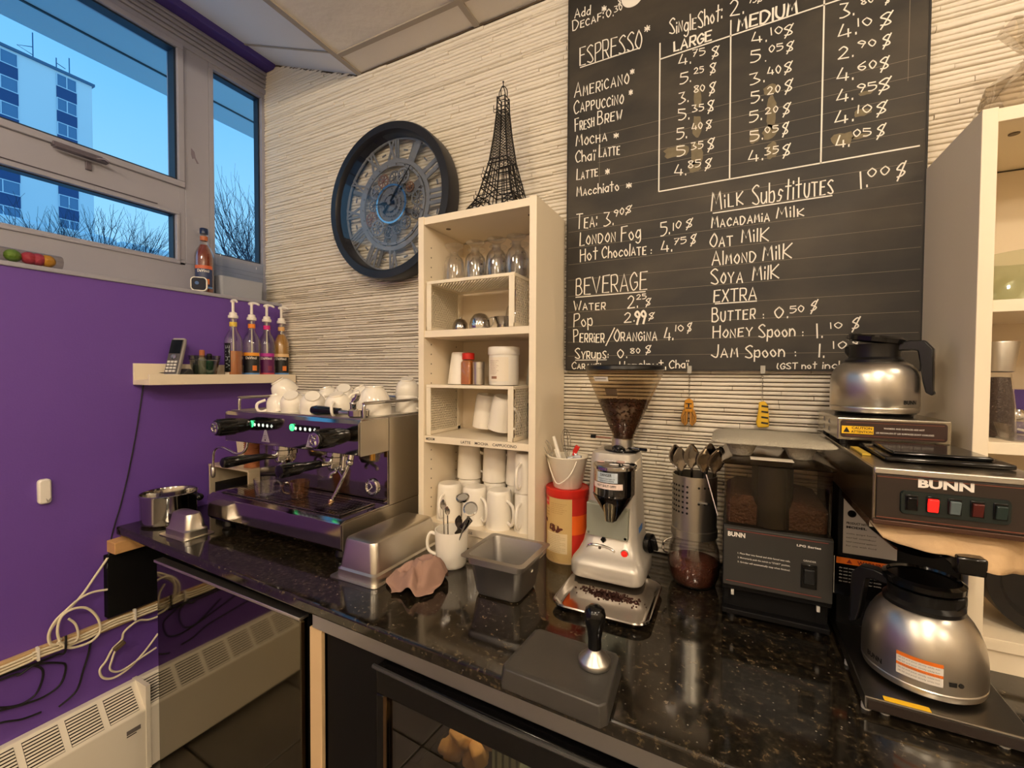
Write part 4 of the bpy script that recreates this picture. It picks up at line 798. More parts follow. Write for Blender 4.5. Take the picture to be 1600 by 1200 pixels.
# cups heaped on top of the machine
ZM = 1.3217
def coffee_cup(x, y, z, r=.0445, h=.062, hang=0., tilt=(PI, 0), label='', group='white cups heaped on the espresso machine', name='coffee_cup', mt=None, round_=1.0, thk=.003):
    """built upright at the origin of its empty; tilt=(about x, about y)"""
    mt = mt or CERAMIC
    t = thing(name, label, 'cup', (0, 0, 0), group)
    if round_ > .5: prof = [(r*.52, 0), (r*.54, .004), (r*.50, .006), (r*.72, h*.20), (r*.90, h*.45), (r*.98, h*.75), (r, h)]
    else: prof = [(r*.78, 0), (r*.86, .004), (r*.90, .012), (r*.96, h*.6), (r, h)]
    m = MB(); m.cap = False; lathe_vessel(m, prof, thk, (0, 0, -h/2), 32); m.build('bowl', mt, t)
    c, s = math.cos(hang), math.sin(hang); P = lambda q, zz: (c*q, s*q, zz-h/2)
    k = .5 if h < .08 else .62
    m = MB(); m.tube(smooth_path([P(r*.94, h*.80), P(r*1.0+.016, h*.84), P(r+.026, h*.62), P(r+.020, h*.34), P(r*.86, h*.24)], 5), [.0048]*21, 8); m.build('handle', mt, t)
    t.location = (x, y, z); t.rotation_euler = (tilt[0], tilt[1], 0); return t
up = [(.640, -.375, .032, (PI+.15, -.15), 2.2, 'lower cup of the leftmost pair on the espresso machine'), (.640, -.360, .083, (PI+.5, -.35), 4.0, 'cup leaning on top of the leftmost pair on the espresso machine'),
      (.728, -.385, .036, (PI+.5, .4), 5.2, 'front cup second from the left on the espresso machine'), (.826, -.382, .037, (PI+.45, .55), 5.0, 'front cup third from the left on the espresso machine'),
      (.930, -.370, .040, (PI+.3, .1), 1.0, 'front cup fourth from the left, between leaning cups'), (.700, -.215, .052, (PI+.2, -.2), 5.6, 'back cup on the left of the heap, handle up'),
      (.790, -.215, .058, (PI+.5, .5), 1.0, 'back cup in the middle of the heap, leaning left'), (.880, -.215, .058, (PI+.3, -.4), 1.0, 'back cup in the middle of the heap, leaning right'),
      (.600, -.235, .032, (PI, 0), 2.0, 'low cup at the back left of the heap'), (.960, -.230, .045, (PI+.4, .45), 1.5, 'back cup behind the wide upright jug cup')]
for x, y, dz, tl, ha, lb in up: coffee_cup(x, y, ZM+dz, hang=ha, tilt=tl, label=lb)
coffee_cup(1.022, -.300, ZM+.047, r=.056, h=.094, hang=2.6, tilt=(PI, 0), label='wide bowl-like cup upside down near the right rail of the machine')
coffee_cup(1.045, -.160, ZM+.031, r=.044, h=.062, hang=0, tilt=(PI, 0), label='lower cup of the pair at the right back of the machine top', round_=0)
coffee_cup(1.045, -.160, ZM+.0875, r=.044, h=.062, hang=-.3, tilt=(PI+.22, .12), label='upper tilted cup of the pair at the right back of the machine top')
# spare portafilter lying on the front of the cup tray
t = thing('spare_portafilter', 'spare portafilter with a black handle lying on top of the espresso machine', 'portafilter', (.98, -.41, ZM))
m = MB(); m.lathe([(.028, 0), (.033, .003), (.034, .020), (.030, .022), (.028, .006), (.0005, .005)], (1.05, -.395, ZM+.001), 26); m.cyl((1.022, -.405, ZM+.012), (.985, -.412, ZM+.014), .007, .009, 10); m.build('basket', CHROME, t)
m = MB(); m.lathe([(.010, 0), (.0115, .03), (.014, .07), (.016, .10), (.013, .118), (.006, .122)], (.988, -.412, ZM+.016), 18, axis=(-1, -.04, 0)); m.build('handle', BLACKG, t)
m = MB(); m.lathe([(.010, 0), (.0105, .016), (.012, .018), (.011, .022)], (1.032, -.400, ZM+.023), 16); m.tube(smooth_path([(1.034, -.400, ZM+.044), (1.037, -.400, ZM+.052), (1.047, -.40, ZM+.058), (1.052, -.40, ZM+.070)], 4), [.009]*13, 10); m.build('spout', CHROME, t)
m = MB(); m.obox((.545, -.25, ZM+.010), (.10, .012, .004), (0, -.1, .3)); tag(m.build('orange_stirrer', mat('orange_wood', 'd98b4a', .6), bevel=.001), 'orange-brown wooden stirrer lying by the left rail of the machine', 'stirrer')
m = MB(); m.tube(smooth_path([(.50, -.30, ZM+.012), (.52, -.31, ZM+.03), (.55, -.30, ZM+.022), (.58, -.31, ZM+.006), (.52, -.33, ZM+.006)], 5, True), .002, 6, closed=True); tag(m.build('wire_clip', CHROME), 'loop of thin bright wire on top of the machine beside the left rail', 'wire')
m = MB(); m.cap = False; lathe_vessel(m, [(.018, 0), (.02, .003), (.026, .05)], .0015, (1.125, -.06, 1.3182)); 
t = m.build('small_tumbler', GLASS); t.location.x = -.06; tag(t, 'small clear tumbler at the back right corner of the machine top', 'glass')

# ---------------------------------------------------------------- left end of the counter
t = thing('steel_pot', 'round polished steel pot at the left end of the worktop', 'pot', (.245, -.535, ZT))
m = MB(); m.cap = False; lathe_vessel(m, [(.078, .001), (.084, .008), (.085, .10), (.088, .108), (.086, .11)], .002, (.245, -.535, ZT), 40); m.build('bowl', mat('polished_pot', [180, 178, 174], .10, metal=1), t)
m = MB(); m.lathe([(.081, .004), (.081, .07), (.0005, .072)], (.245, -.535, ZT), 32); m.build('coffee_waste', BEANS, t)
m = MB(); m.tube(smooth_path([(.31, -.50, 1.008), (.338, -.49, 1.012), (.355, -.488, 1.0)], 4), [.006]*9, 10); m.ball((.352, -.488, 1.002), .013, 12); m.build('handle', BLACKG, t)
def pan(x0, x1, y0, y1, zt, inv, h, label, lip=.012, taper=.012, name='steam_table_pan', mt=None):
    """gastronorm pan; inv = turned upside down with its rim on zt, else its floor on zt"""
    t = thing(name, label, 'pan', ((x0+x1)/2, (y0+y1)/2, zt)); cx, cy, w, d = (x0+x1)/2, (y0+y1)/2, x1-x0, y1-y0
    Z = (lambda a: zt+a) if inv else (lambda a: zt+h-a)
    s = lambda k: (w-2*lip-2*k, d-2*lip-2*k)
    R = [rr(cx, cy, w, d, .012, Z(.0005)), rr(cx, cy, w, d, .012, Z(.0025)), rr(cx, cy, *s(0), .016, Z(.003)), rr(cx, cy, *s(.001), .016, Z(.022)), rr(cx, cy, *s(.006), .017, Z(.027)), rr(cx, cy, *s(taper), .02, Z(h-.012)), rr(cx, cy, *s(taper+.003), .02, Z(h-.004)), rr(cx, cy, *s(taper+.012), .016, Z(h))]
    inn = [rr(cx, cy, *s(taper+.014), .016, Z(h-.0015)), rr(cx, cy, *s(taper+.005), .02, Z(h-.006)), rr(cx, cy, *s(.008), .017, Z(.027)), rr(cx, cy, *s(.002), .016, Z(.0005))]
    m = MB(); m.rings(R, False, True); m.rings(inn[:1], True, False) if 0 else m.rings(inn, True, False)
    # rim underside joins the inner wall
    a, b = inn[-1], R[0]; n = len(a); m.add(list(a)+list(b), [(i, (i+1) % n, n+(i+1) % n, n+i) for i in range(n)])
    m.build('shell', mt or STEELV, t, fix=False); return t
PANS = mat('worn_steel', [206, 200, 188], .33, metal=1, bump=.04, bscale=60)
o = pan(-.078, .078, -.05, .05, 0, True, .078, 'small steel pan turned upside down beside the polished pot', mt=PANS); o.location = (.440, -.575, ZT); o.rotation_euler = (0, 0, 0)
for c in o.children: c.data.transform(Matrix.Translation((0, 0, 0)))
o = pan(1.125, 1.292, -.578, -.268, ZT, True, .105, 'long steel pan turned upside down in front of the espresso machine', mt=PANS, taper=.014)
PAN2 = mat('dull_grey_steel', [178, 174, 168], .40, metal=1, bump=.03, bscale=80)
o = pan(1.498, 1.672, -.508, -.335, ZT+.0005, False, .104, 'open steel pan holding tongs, right of the white mug', mt=PAN2, taper=.014)
m = MB()
for a, b in (((1.565, -.375, .935), (1.640, -.445, .965)), ((1.585, -.37, .937), (1.645, -.43, .972)), ((1.605, -.37, .937), (1.650, -.415, .972))):
    m.tube(smooth_path([a, ((a[0]+b[0])/2, (a[1]+b[1])/2-.01, .955), b], 5), [.006]*11, 8)
tag(m.build('spoon_bundle', mat('pale_utensil', 'd6cbb6', .4)), 'pale bundle of curved utensils inside the open steel pan', 'utensils')
# mug of tools
t = coffee_cup(1.378, -.365, ZT+.0525, r=.048, h=.104, hang=PI+.25, tilt=(0, 0), label='tall white mug full of spoons and thermometers beside the pink cloth', group=None, name='tool_mug', round_=0)
t['category'] = 'mug'
def spoon(x, y, z, dx, dy, L, label, mt=None, bowl=.011, up=True, group=None):
    d = Vector((dx, dy, 1)).normalized(); b = Vector((x, y, z)); u = d.cross(Vector((-.3, 1, 0))).normalized(); w = d.cross(u).normalized(); e = b+d*L; m = MB()
    m.tube([b, b+d*L*.5, e-d*bowl*1.4], [.0022, .0018, .0020], 6)
    n = 10; rg = []
    for i in range(7):
        k = i/6; q = math.sin(PI*min(.98, k+.02))**.6*bowl*.8; c = e-d*bowl*1.4+d*(k*bowl*2.6); dep = w*(-.004*math.sin(PI*k))
        rg.append([tuple(c+u*q*math.cos(2*PI*j/n)+w*(.0016*math.sin(2*PI*j/n))+dep*(1-abs(math.cos(2*PI*j/n)))) for j in range(n)])
    m.rings(rg); o = m.build('spoon', mt or CHROME); tag(o, label, 'spoon', group); return o
spoon(1.362, -.375, .918, -.05, .02, .165, 'leftmost upright spoon in the tool mug', bowl=.012)
spoon(1.372, -.370, .918, -.02, -.02, .150, 'second spoon in the tool mug, close to the leftmost', bowl=.010)
spoon(1.383, -.360, .918, .12, .02, .12, 'short dark spoon leaning right in the tool mug', DMIRROR, bowl=.014)
def thermo(x, y, z, dx, dy, L, label, face):
    d = Vector((dx, dy, 1)).normalized(); b = Vector((x, y, z)); e = b+d*L; t = thing('thermometer', label, 'thermometer', tuple(b))
    m = MB(); m.tube([b, e], .002, 6); m.build('stem', CHROME, t); f = Vector(face).normalized()
    m = MB(); m.lathe([(.006, -.006), (.019, -.003), (.020, 0), (.020, .004), (.017, .005), (.0165, .003), (.0005, .003)], e, 24, axis=tuple(f)); m.build('dial_case', CHROME, t)
    m = MB(); m.lathe([(.0005, .0034), (.0155, .0034)], e, 20, axis=tuple(f)); m.build('dial', mat('dial_face', 'c9c4b8', .3), t); return t
thermo(1.392, -.352, .918, .02, .10, .180, 'thermometer standing upright in the tool mug, seen edge-on', (.1, -.35, 1))
thermo(1.385, -.385, .918, .42, -.02, .185, 'thermometer leaning right out of the tool mug, face to the viewer', (.3, -.8, .6))
m = MB(); m.obox((1.425, -.375, 1.03), (.018, .008, .07), (0, .7, 0)); tag(m.build('tool_clip', DMIRROR, bevel=.002), 'dark steel clip on the thermometer leaning out of the tool mug', 'clip')
# cloth
def cloth(n, cx, cy, z0, w, d, h, seed, name, mt, label, cat='cloth'):
    rn = random.Random(seed); N = 26; vs = []
    ph = [(rn.uniform(-1, 1), rn.uniform(-1, 1), rn.uniform(0, 6.28), rn.uniform(8, 26)) for _ in range(9)]
    for j in range(N+1):
        for i in range(N+1):
            u, v = i/N-.5, j/N-.5; r = math.hypot(u, v); nz_ = noise.turbulence(Vector((u*3.1+seed, v*3.1, seed)), 3, True)
            q = sum(math.sin((a*u+b*v)*k+p) for a, b, p, k in ph)/9
            k2 = 1-.25*math.sin(3*math.atan2(v, u)+seed)*r
            fold = min(1, nz_*.9); hh = max(.0, (1-(2*r*k2)**3))*h*(1.45-1.35*fold)*(.85+.9*u)+.003+.006*(1-fold)
            vs.append((cx+u*w*(1+.22*math.sin(5*v+seed)), cy+v*d*(1+.2*math.sin(6*u+seed)), z0+max(.002, hh)))
    fs = [(j*(N+1)+i, j*(N+1)+i+1, (j+1)*(N+1)+i+1, (j+1)*(N+1)+i) for j in range(N) for i in range(N)]
    m = MB(); m.add(vs, fs); o = m.build(name, mt, fix=False, ang=180); s = o.modifiers.new('thickness', 'SOLIDIFY'); s.thickness = .0025; s.offset = -.8
    ss = o.modifiers.new('smooth', 'SUBSURF'); ss.levels = 1; ss.render_levels = 1
    return tag(o, label, cat)
o = cloth(0, 0, 0, 0, .135, .125, .056, 7, 'bar_cloth', CLOTH, 'crumpled dusty-pink bar cloth between the long pan and the white mug'); o.location = (1.366, -.508, ZT+.001); o.rotation_euler = (0, 0, .5)

# ---------------------------------------------------------------- in the left bookcase
def mug_at(x, y, z, ang, label, r=.044, h=.118, tilt=(PI, 0)): return coffee_cup(x, y, z+h/2, r=r, h=h, hang=ang, tilt=tilt, label=label, group='tall white mugs on the lowest shelf', name='mug', round_=0)
Z1 = ZT+.0642
for i, (x, a, lb) in enumerate(((1.246, PI/2-.1, 'left'), (1.346, .5, 'middle'), (1.436, .4, 'right'))):
    # inverted mugs: handle angle mirrors in y
    mug_at(x, -.185, Z1, a, lb+' of three white mugs upside down at the front of the lowest shelf')
for i, (x, lb) in enumerate(((1.262, 'left'), (1.365, 'middle'), (1.456, 'right'))):
    mug_at(x, -.085, Z1, -.3, lb+' lower mug in the back row of the lowest shelf')
    mug_at(x, -.085, Z1+.1185, -.2, lb+' upper mug in the back row of the lowest shelf')
mug_at(1.522, -.175, Z1, 1.6, 'lower mug of the stack against the right side of the lowest shelf', r=.036, h=.12)
mug_at(1.522, -.175, Z1+.1205, 1.6, 'upper mug of the stack against the right side of the lowest shelf', r=.036, h=.12)
Z2 = 1.2685
coffee_cup(1.335, -.095, Z2+.063, r=.043, h=.112, hang=.2, tilt=(PI+.05, .14), label='white mug leaning left under the lower riser', group=None, name='mug', round_=0)
coffee_cup(1.428, -.150, Z2+.064, r=.043, h=.108, hang=.2, tilt=(PI+.1, .22), label='white mug leaning against the riser leg on the middle shelf', group=None, name='mug', round_=0)
t = MB(); t.cap = False; lathe_vessel(t, [(.022, 0), (.022, .004), (.026, .11)], .0016, (1.5385, -.14, 1.2555)); tag(t.build('tall_glass', glass('frosted_glass', 'd6dce0', .6, .12, .1)), 'tall frosted glass at the right end of the middle shelf', 'glass')
ZR2 = 1.4225
m = MB(); m.lathe([(.043, 0), (.043, .004), (.030, .104), (.027, .108), (.0005, .108)], (1.252, -.13, ZR2), 30); tag(m.build('paper_cup', WHITEP), 'plain white tapered cup upside down left of the spice jar', 'cup')
t = thing('spice_jar', 'square spice jar of brown powder with a red lid', 'jar', (1.300, -.155, ZR2))
m = MB(); m.rings([rr(1.300, -.155, .038, .038, .006, ZR2+.0005), rr(1.300, -.155, .038, .038, .006, ZR2+.072), rr(1.300, -.155, .030, .030, .012, ZR2+.080)]); m.build('powder', mat('brown_spice', 'a8652a', .5, var=.2, vscale=80), t)
m = MB(); m.rings([rr(1.300, -.155, .040, .040, .007, ZR2+.0003), rr(1.300, -.155, .040, .040, .007, ZR2+.074), rr(1.300, -.155, .031, .031, .012, ZR2+.083)]); m.build('glass_body', GLASS, t)
m = MB(); m.lathe([(.021, 0), (.021, .02), (.018, .022)], (1.300, -.155, ZR2+.083), 24); m.build('lid', RED, t)
t = thing('steel_shaker', 'small brushed steel shaker between the spice jar and the white tub', 'shaker', (1.346, -.165, ZR2))
m = MB(); m.lathe([(.019, 0), (.019, .053)], (1.346, -.165, ZR2), 28); m.build('body', STEEL, t)
m = MB(); m.lathe([(.0195, 0), (.0195, .02), (.017, .022)], (1.346, -.165, ZR2+.0535), 28); m.build('cap', STEEL, t)
t = thing('plastic_tub', 'large white plastic tub with a screw lid and printed label', 'tub', (1.432, -.15, ZR2))
m = MB(); m.lathe([(.046, 0), (.048, .004), (.048, .098), (.044, .102)], (1.432, -.15, ZR2), 36); m.build('body', WHITEP, t)
m = MB(); m.lathe([(.050, .096), (.051, .098), (.051, .118), (.049, .121)], (1.432, -.15, ZR2), 36); m.build('lid', WHITEP, t)
c_ = (1.432, -.15, ZR2); m = MB(); arc_patch(m, c_, .0484, PI*1.15, PI*1.75, ZR2+.012, ZR2+.088, 14); lb = m.build('label', mat('cream_label', 'ece0cc', .6), t)
m = MB()
for k in range(9): put_text(m, 'nutrition facts per serving'[:27-k*(k % 3)], None or (0, 0, 0), (1, 0, 0), (0, 0, 1), w=.036-.004*(k % 3), h=.0028, bend=((c_[0], c_[1], ZR2+.076-k*.0052), .0487, PI*1.30))
arc_patch(m, c_, .0487, PI*1.36, PI*1.50, ZR2+.020, ZR2+.028, 6); m.build('label_print', mat('faint_red_ink', '9a7058', .7), lb, smooth=False)
m = MB(); m.lathe([(.032, 0), (.034, .005), (.020, .10), (.018, .102)], (1.524, -.10, 1.4225-.0005), 24); o = tag(m.build('grey_beaker', mat('grey_beaker', '8c8577', .4)), 'grey tapered beaker in the corner right of the white tub', 'beaker'); o.location = (0, 0, -.166+.0)
o.location = (.0, 0, 0)
# silver creamers
Z3 = 1.5985
for i, (x, y, r, lb) in enumerate(((1.268, -.155, .026, 'small silver bell-shaped creamer on the upper shelf, leftmost'), (1.348, -.160, .034, 'round silver sugar bowl under the upper riser'))):
    t = thing('silver_creamer', lb, 'creamer', (x, y, Z3)); m = MB(); m.lathe([(r*.95, 0), (r, .004), (r*1.02, r*.5), (r*.92, r*1.1), (r*.6, r*1.55), (.004, r*1.72)], (x, y, Z3), 30); m.build('body', CHROME if i else MIRROR, t)
    m = MB(); m.tube(smooth_path([(x+r*.9, y, Z3+r*1.1), (x+r*1.5, y-.003, Z3+r*1.2), (x+r*1.45, y-.003, Z3+r*.5), (x+r, y, Z3+r*.3)], 5), .002, 6) if i else m.ball((x, y, Z3+r*1.8), .004, 8); m.build('handle', CHROME, t)
t = thing('gravy_jug', 'small silver jug with a pouring lip behind the sugar bowl', 'jug', (1.412, -.12, Z3)); m = MB(); m.cap = False; lathe_vessel(m, [(.018, 0), (.022, .004), (.020, .020), (.030, .042), (.033, .046)], .0012, (1.412, -.12, Z3)); m.build('body', MIRROR, t)
m = MB(); m.cap = False; lathe_vessel(m, [(.035, 0), (.042, .006), (.046, .04), (.040, .075), (.022, .10), (.020, .12), (.027, .135)], .0018, (1.460, -.10, Z3+.0)); tag(m.build('glass_carafe', GLASS), 'clear glass carafe behind the right leg of the upper riser', 'carafe')
def footed(x, y, z, label):
    t = thing('glass_mug', label, 'mug', (x, y, z), 'clear glass mugs on the upper riser')
    m = MB(); m.cap = False; lathe_vessel(m, [(.037, 0), (.037, .004), (.034, .055), (.032, .074), (.026, .087), (.017, .095), (.014, .101)], .0018, (x, y, z), 26); m.lathe([(.0135, .101), (.0130, .110), (.017, .117), (.028, .124), (.031, .128), (.029, .131), (.0005, .130)], (x, y, z), 26); m.build('bowl', GLASS, t)
    m = MB(); m.tube(smooth_path([(x+.026, y-.012, z+.075), (x+.043, y-.020, z+.070), (x+.048, y-.022, z+.048), (x+.042, y-.020, z+.026), (x+.030, y-.014, z+.022)], 5), .0034, 8); m.build('handle', GLASS, t)
for i, x in enumerate((1.249, 1.332, 1.411, 1.482)): footed(x, -.165, 1.7575, 'leftmost|second from the left|second from the right|rightmost'.split('|')[i]+' of four front glass mugs upside down on the upper riser')
for i, x in enumerate((1.290, 1.375, 1.455)): footed(x, -.088, 1.7575, 'left|middle|right'.split('|')[i]+' of three glass mugs in the back row on the upper riser')
# eiffel tower
t = thing('wire_tower', 'dark wire model of a lattice tower on top of the left bookcase', 'ornament', (1.412, -.125, 1.9655)); cx, cy, z0 = 1.412, -.125, 1.9655
HW = [(0, .092), (.05, .062), (.075, .055), (.12, .045), (.165, .035), (.18, .032), (.26, .022), (.34, .015), (.385, .014)]
def hw(z):
    for (a, ra), (b, rb) in zip(HW, HW[1:]):
        if z <= b: return ra+(rb-ra)*(z-a)/(b-a)
    return HW[-1][1]
def ring(m, z, k=1.0, r=.0023):
    w = hw(z)*k; m.tube([(cx+a*w, cy+b*w, z0+z) for a, b in ((-1, -1), (1, -1), (1, 1), (-1, 1))], r, 6, closed=True)
m = MB()
for a, b in ((-1, -1), (1, -1), (1, 1), (-1, 1)): m.tube([(cx+a*hw(z), cy+b*hw(z), z0+z+.002) for z in [i*.385/26 for i in range(27)]], .0026, 6)
m.build('corner_leg', IRON, t)
m = MB()
for z in (.048, .062, .088, .118, .125, .168, .182, .34, .352, .372, .385): ring(m, z, 1.06 if z in (.048, .118, .168, .352) else 1)
m.build('platform_ring', IRON, t)
m = MB()
def face(u, z, s):
    w = hw(z); return {0: (cx+u*w, cy-w, z0+z), 1: (cx+w, cy+u*w, z0+z), 2: (cx+u*w, cy+w, z0+z), 3: (cx-w, cy+u*w, z0+z)}[s]
for s in range(4):
    for i in range(17):
        za, zb = .185+i*.0092, .185+(i+1)*.0092
        for k in range(4):
            ua, ub = -1+k*.5, -.5+k*.5; m.tube([face(ua, za, s), face(ub, zb, s)], .0010, 3, cap=False); m.tube([face(ub, za, s), face(ua, zb, s)], .0010, 3, cap=False)
    for u in (-.6, -.2, .2, .6): m.tube([face(u, .05, s), face(u, .12, s), face(u, .18, s)], .0018, 5)
    for z in (.10, .14): m.tube([face(-1, z, s), face(1, z, s)], .0017, 5)
    for a in (-1, 1):
        for i in range(3):
            q0, q1 = i/3*.048, (i+1)/3*.048; m.tube([face(a, q0, s), face(a*.55, q1, s)], .0018, 5); m.tube([face(a*.55, q0, s), face(a, q1, s)], .0018, 5)
        m.tube([face(a*.55, 0, s), face(a*.5, .048, s)], .0019, 5)
    m.tube(smooth_path([face(-.5, .048, s), face(-.25, .058, s), face(0, .070, s), face(.25, .058, s), face(.5, .048, s)], 4), .0018, 5)
m.build('lattice', IRON, t, kind='stuff')
m = MB()
for a in (0, PI/2):
    c, s = math.cos(a)*.014, math.sin(a)*.014; m.tube(smooth_path([(cx-c, cy-s, z0+.385), (cx-c, cy-s, z0+.408), (cx, cy, z0+.424), (cx+c, cy+s, z0+.408), (cx+c, cy+s, z0+.385)], 5), .0015, 6)
m.cyl((cx, cy, z0+.42), (cx, cy, z0+.438), .0015); m.ball((cx, cy, z0+.438), .003, 8); m.build('crown', IRON, t)
m = MB()
for z, k in ((.352, 1), (.342, 1), (.15, 1), (.128, 1), (.14, 1), (.07, 1), (.055, 1)):
    for a in (-1, 1): w = hw(z); m.tube(smooth_path([(cx+a*w, cy-w, z0+z), (cx+a*(w+.006), cy-w-.002, z0+z-.006), (cx+a*(w+.011), cy-w-.003, z0+z), (cx+a*(w+.010), cy-w-.003, z0+z+.008)], 4), .0012, 5)
m.build('hook', IRON, t)
# ---------------------------------------------------------------- wall clock
t = thing('wall_clock', 'large round black skeleton clock with Roman numerals on the stone wall', 'clock', (.873, -.0145, 2.128)); cx, cz = .873, 2.128
def disc(m, prof, y=0, n=64, c=None): return m.lathe(prof, (c[0] if c else cx, y, c[1] if c else cz), n, axis=(0, -1, 0))
NAVY = mat('black_clock_case', '1b1c22', .38); GUN = mat('gunmetal', '6f7176', .5, metal=.2); PEW = mat('pewter_ring', '85878c', .45, metal=.2)
m = MB(); m.cap = False; disc(m, [(.290, .0145), (.300, .020), (.302, .078), (.298, .086), (.270, .088), (.264, .080), (.262, .0145), (.290, .0145)]); m.build('case', NAVY, t)
m = MB(); m.cap = False; disc(m, [(.0005, .074), (.262, .074)]); m.build('glass', GLASS_C, t)
m = MB(); m.cap = False
for a, b, y in ((.163, .180, .040), (.150, .160, .044), (.255, .262, .034)): disc(m, [(a, y-.006), (a, y), (b, y), (b, y-.006), (a, y-.006)])
m.build('chapter_ring', PEW, t)
m = MB(); m.cap = False; disc(m, [(.070, .045), (.070, .054), (.077, .054), (.077, .045), (.070, .045)]); m.build('bright_ring', CHROME, t)
m = MB(); m.cap = False; disc(m, [(.0005, .044), (.068, .046)]); disc(m, [(.030, .046), (.030, .056), (.0005, .056)], n=30); m.build('hub_plate', GUN, t)
for i, s in enumerate('XII I II III IIII V VI VII VIII IX X XI'.split()):
    a = 2*PI*i/12; ru = Vector((math.sin(a), 0, math.cos(a))); tu = Vector((math.cos(a), 0, -math.sin(a))); m = MB(); vs, fs, W = text_geo(s, .03); hgt = .072; w_ = min(.062, .016+.014*len(s)); k = w_/W
    o0 = Vector((cx, -.040, cz))+ru*.182; top = [tuple(o0+tu*((x-W/2)*k)+ru*(y*hgt)) for x, y in vs]; bot = [(p[0], -.036, p[2]) for p in top]; m.add(top, fs); m.add(bot, fs); m.build('numeral', PEW, t, smooth=False, fix=False)
rn = random.Random(2)
def gear(c, r, y, teeth, mt):
    m = MB(); pts = []
    for i in range(teeth*2): a = PI*i/teeth; q = r if i % 2 else r*.88; pts.append((c[0]+q*math.cos(a), c[1]+q*math.sin(a)))
    inn = [(c[0]+r*.72*math.cos(PI*i/teeth), c[1]+r*.72*math.sin(PI*i/teeth)) for i in range(teeth*2)]; n = len(pts)
    vs = [(p[0], -y, p[1]) for p in pts]+[(p[0], -y, p[1]) for p in inn]+[(p[0], -y+.003, p[1]) for p in pts]+[(p[0], -y+.003, p[1]) for p in inn]
    m.add(vs, [(i, (i+1) % n, n+(i+1) % n, n+i) for i in range(n)]+[(i, (i+1) % n, 2*n+(i+1) % n, 2*n+i) for i in range(n)]+[(n+i, n+(i+1) % n, 3*n+(i+1) % n, 3*n+i) for i in range(n)])
    for k in range(4): a = PI*k/4+.3; m.obox((c[0], -y+.0015, c[1]), (r*1.5, .0028, r*.12), (0, a, 0))
    m.lathe([(r*.2, 0), (r*.2, .004), (.001, .005)], (c[0], -y, c[1]), 12, axis=(0, -1, 0)); m.build('gear', mt, t)
COPPER = mat('aged_copper', '9a7257', .4, metal=.6)
for i in range(13):
    a = 2*PI*i/13+.1; r = rn.uniform(.020, .036); q = rn.uniform(.100, .122); gear((cx+q*math.cos(a), cz+q*math.sin(a)), r, .036+.006*(i % 3), int(12+r*300), (GUN, COPPER, PEW)[i % 3 if i < 9 else 0])
gear((cx, cz), .052, .052, 28, GUN)
m = MB()
for i in range(22): a = 2*PI*i/22; m.ball((cx+.155*math.cos(a), -.047, cz+.155*math.sin(a)), .003, 6)
for i in range(8): a = 2*PI*i/8; m.ball((cx+.060*math.cos(a), -.048, cz+.060*math.sin(a)), .003, 6)
m.build('rivet', CHROME, t, kind='stuff')
m = MB(); m.cap = False
for i in range(3): a = PI*2*i/3+.5; m.obox((cx+.12*math.cos(a), -.032, cz+.12*math.sin(a)), (.09, .004, .03), (0, -a, 0))
for i in range(12): a = 2*PI*(i+.5)/12; m.obox((cx+.215*math.cos(a), -.030, cz+.215*math.sin(a)), (.006, .002, .02), (0, -a, 0))
m.obox((cx, -.024, cz), (.50, .004, .016), (0, .4, 0)); m.obox((cx, -.024, cz), (.50, .004, .016), (0, .4+PI/2, 0)); m.build('bracket', GUN, t, smooth=False)
def hand(a, L, w_, nm):
    ru = Vector((math.sin(a), 0, math.cos(a))); tu = Vector((math.cos(a), 0, -math.sin(a))); P = [(-w_*.5, -.05), (-w_, .35), (-w_*.4, .55), (0, 1), (w_*.4, .55), (w_, .35), (w_*.5, -.05), (w_*1.2, -.28), (-w_*1.2, -.28)]
    m = MB(); m.prism([(cx+(tu*x+ru*(y*L)).x, cz+(tu*x+ru*(y*L)).z) for x, y in P], -.064, -.0615, 'y'); m.build(nm, BLACKM, t, smooth=False)
hand(math.radians(40), .165, .005, 'minute_hand'); hand(math.radians(-88), .090, .006, 'hour_hand')
m = MB(); disc(m, [(.008, .058), (.008, .067), (.0005, .068)], n=16); m.build('hand_cap', GUN, t)
# ---------------------------------------------------------------- cocoa can and utensil bucket
KRAFT = mat('kraft_label', 'c9a86c', .6, var=.04)
t = thing('cocoa_can', 'red lidded cardboard can with a tan cocoa label', 'can', (1.652, -.155, ZT)); c_ = (1.652, -.155, ZT)
m = MB(); m.lathe([(.060, .0), (.062, .002), (.062, .200), (.060, .202)], c_, 44); m.build('body', mat('red_can_paper', 'bf2a1c', .45), t)
m = MB(); m.lathe([(.0635, .190), (.0645, .192), (.0645, .212), (.062, .214), (.060, .211), (.0005, .211)], c_, 44); m.build('lid', RED, t)
m = MB(); m.lathe([(.0625, 0), (.0628, .003), (.0620, .004)], c_, 44); m.build('bottom_rim', mat('tan_rim', 'c9a878', .4, metal=.3), t)
A0 = math.radians(203); A1 = math.radians(302)
m = MB(); arc_patch(m, c_, .0623, A0, A1, ZT+.004, ZT+.189, 20); lb = m.build('label', KRAFT, t)
m = MB(); arc_patch(m, c_, .0623, A1, math.radians(375), ZT+.085, ZT+.140, 12); m.build('orange_band', mat('orange_band', 'e8641a', .45), t)
BRWN = mat('brown_print', '5a2c1a', .6)
def wrap(s, deg, z, w, h, mt, bold=0, c=c_, R=.0626, par=None, name='print'):
    m = MB(); put_text(m, s, (0, 0, 0), (1, 0, 0), (0, 0, 1), w=w, h=h, bold=bold, bend=((c[0], c[1], z), R, math.radians(deg))); return m.build(name, mt, par or lb, smooth=False, fix=False)
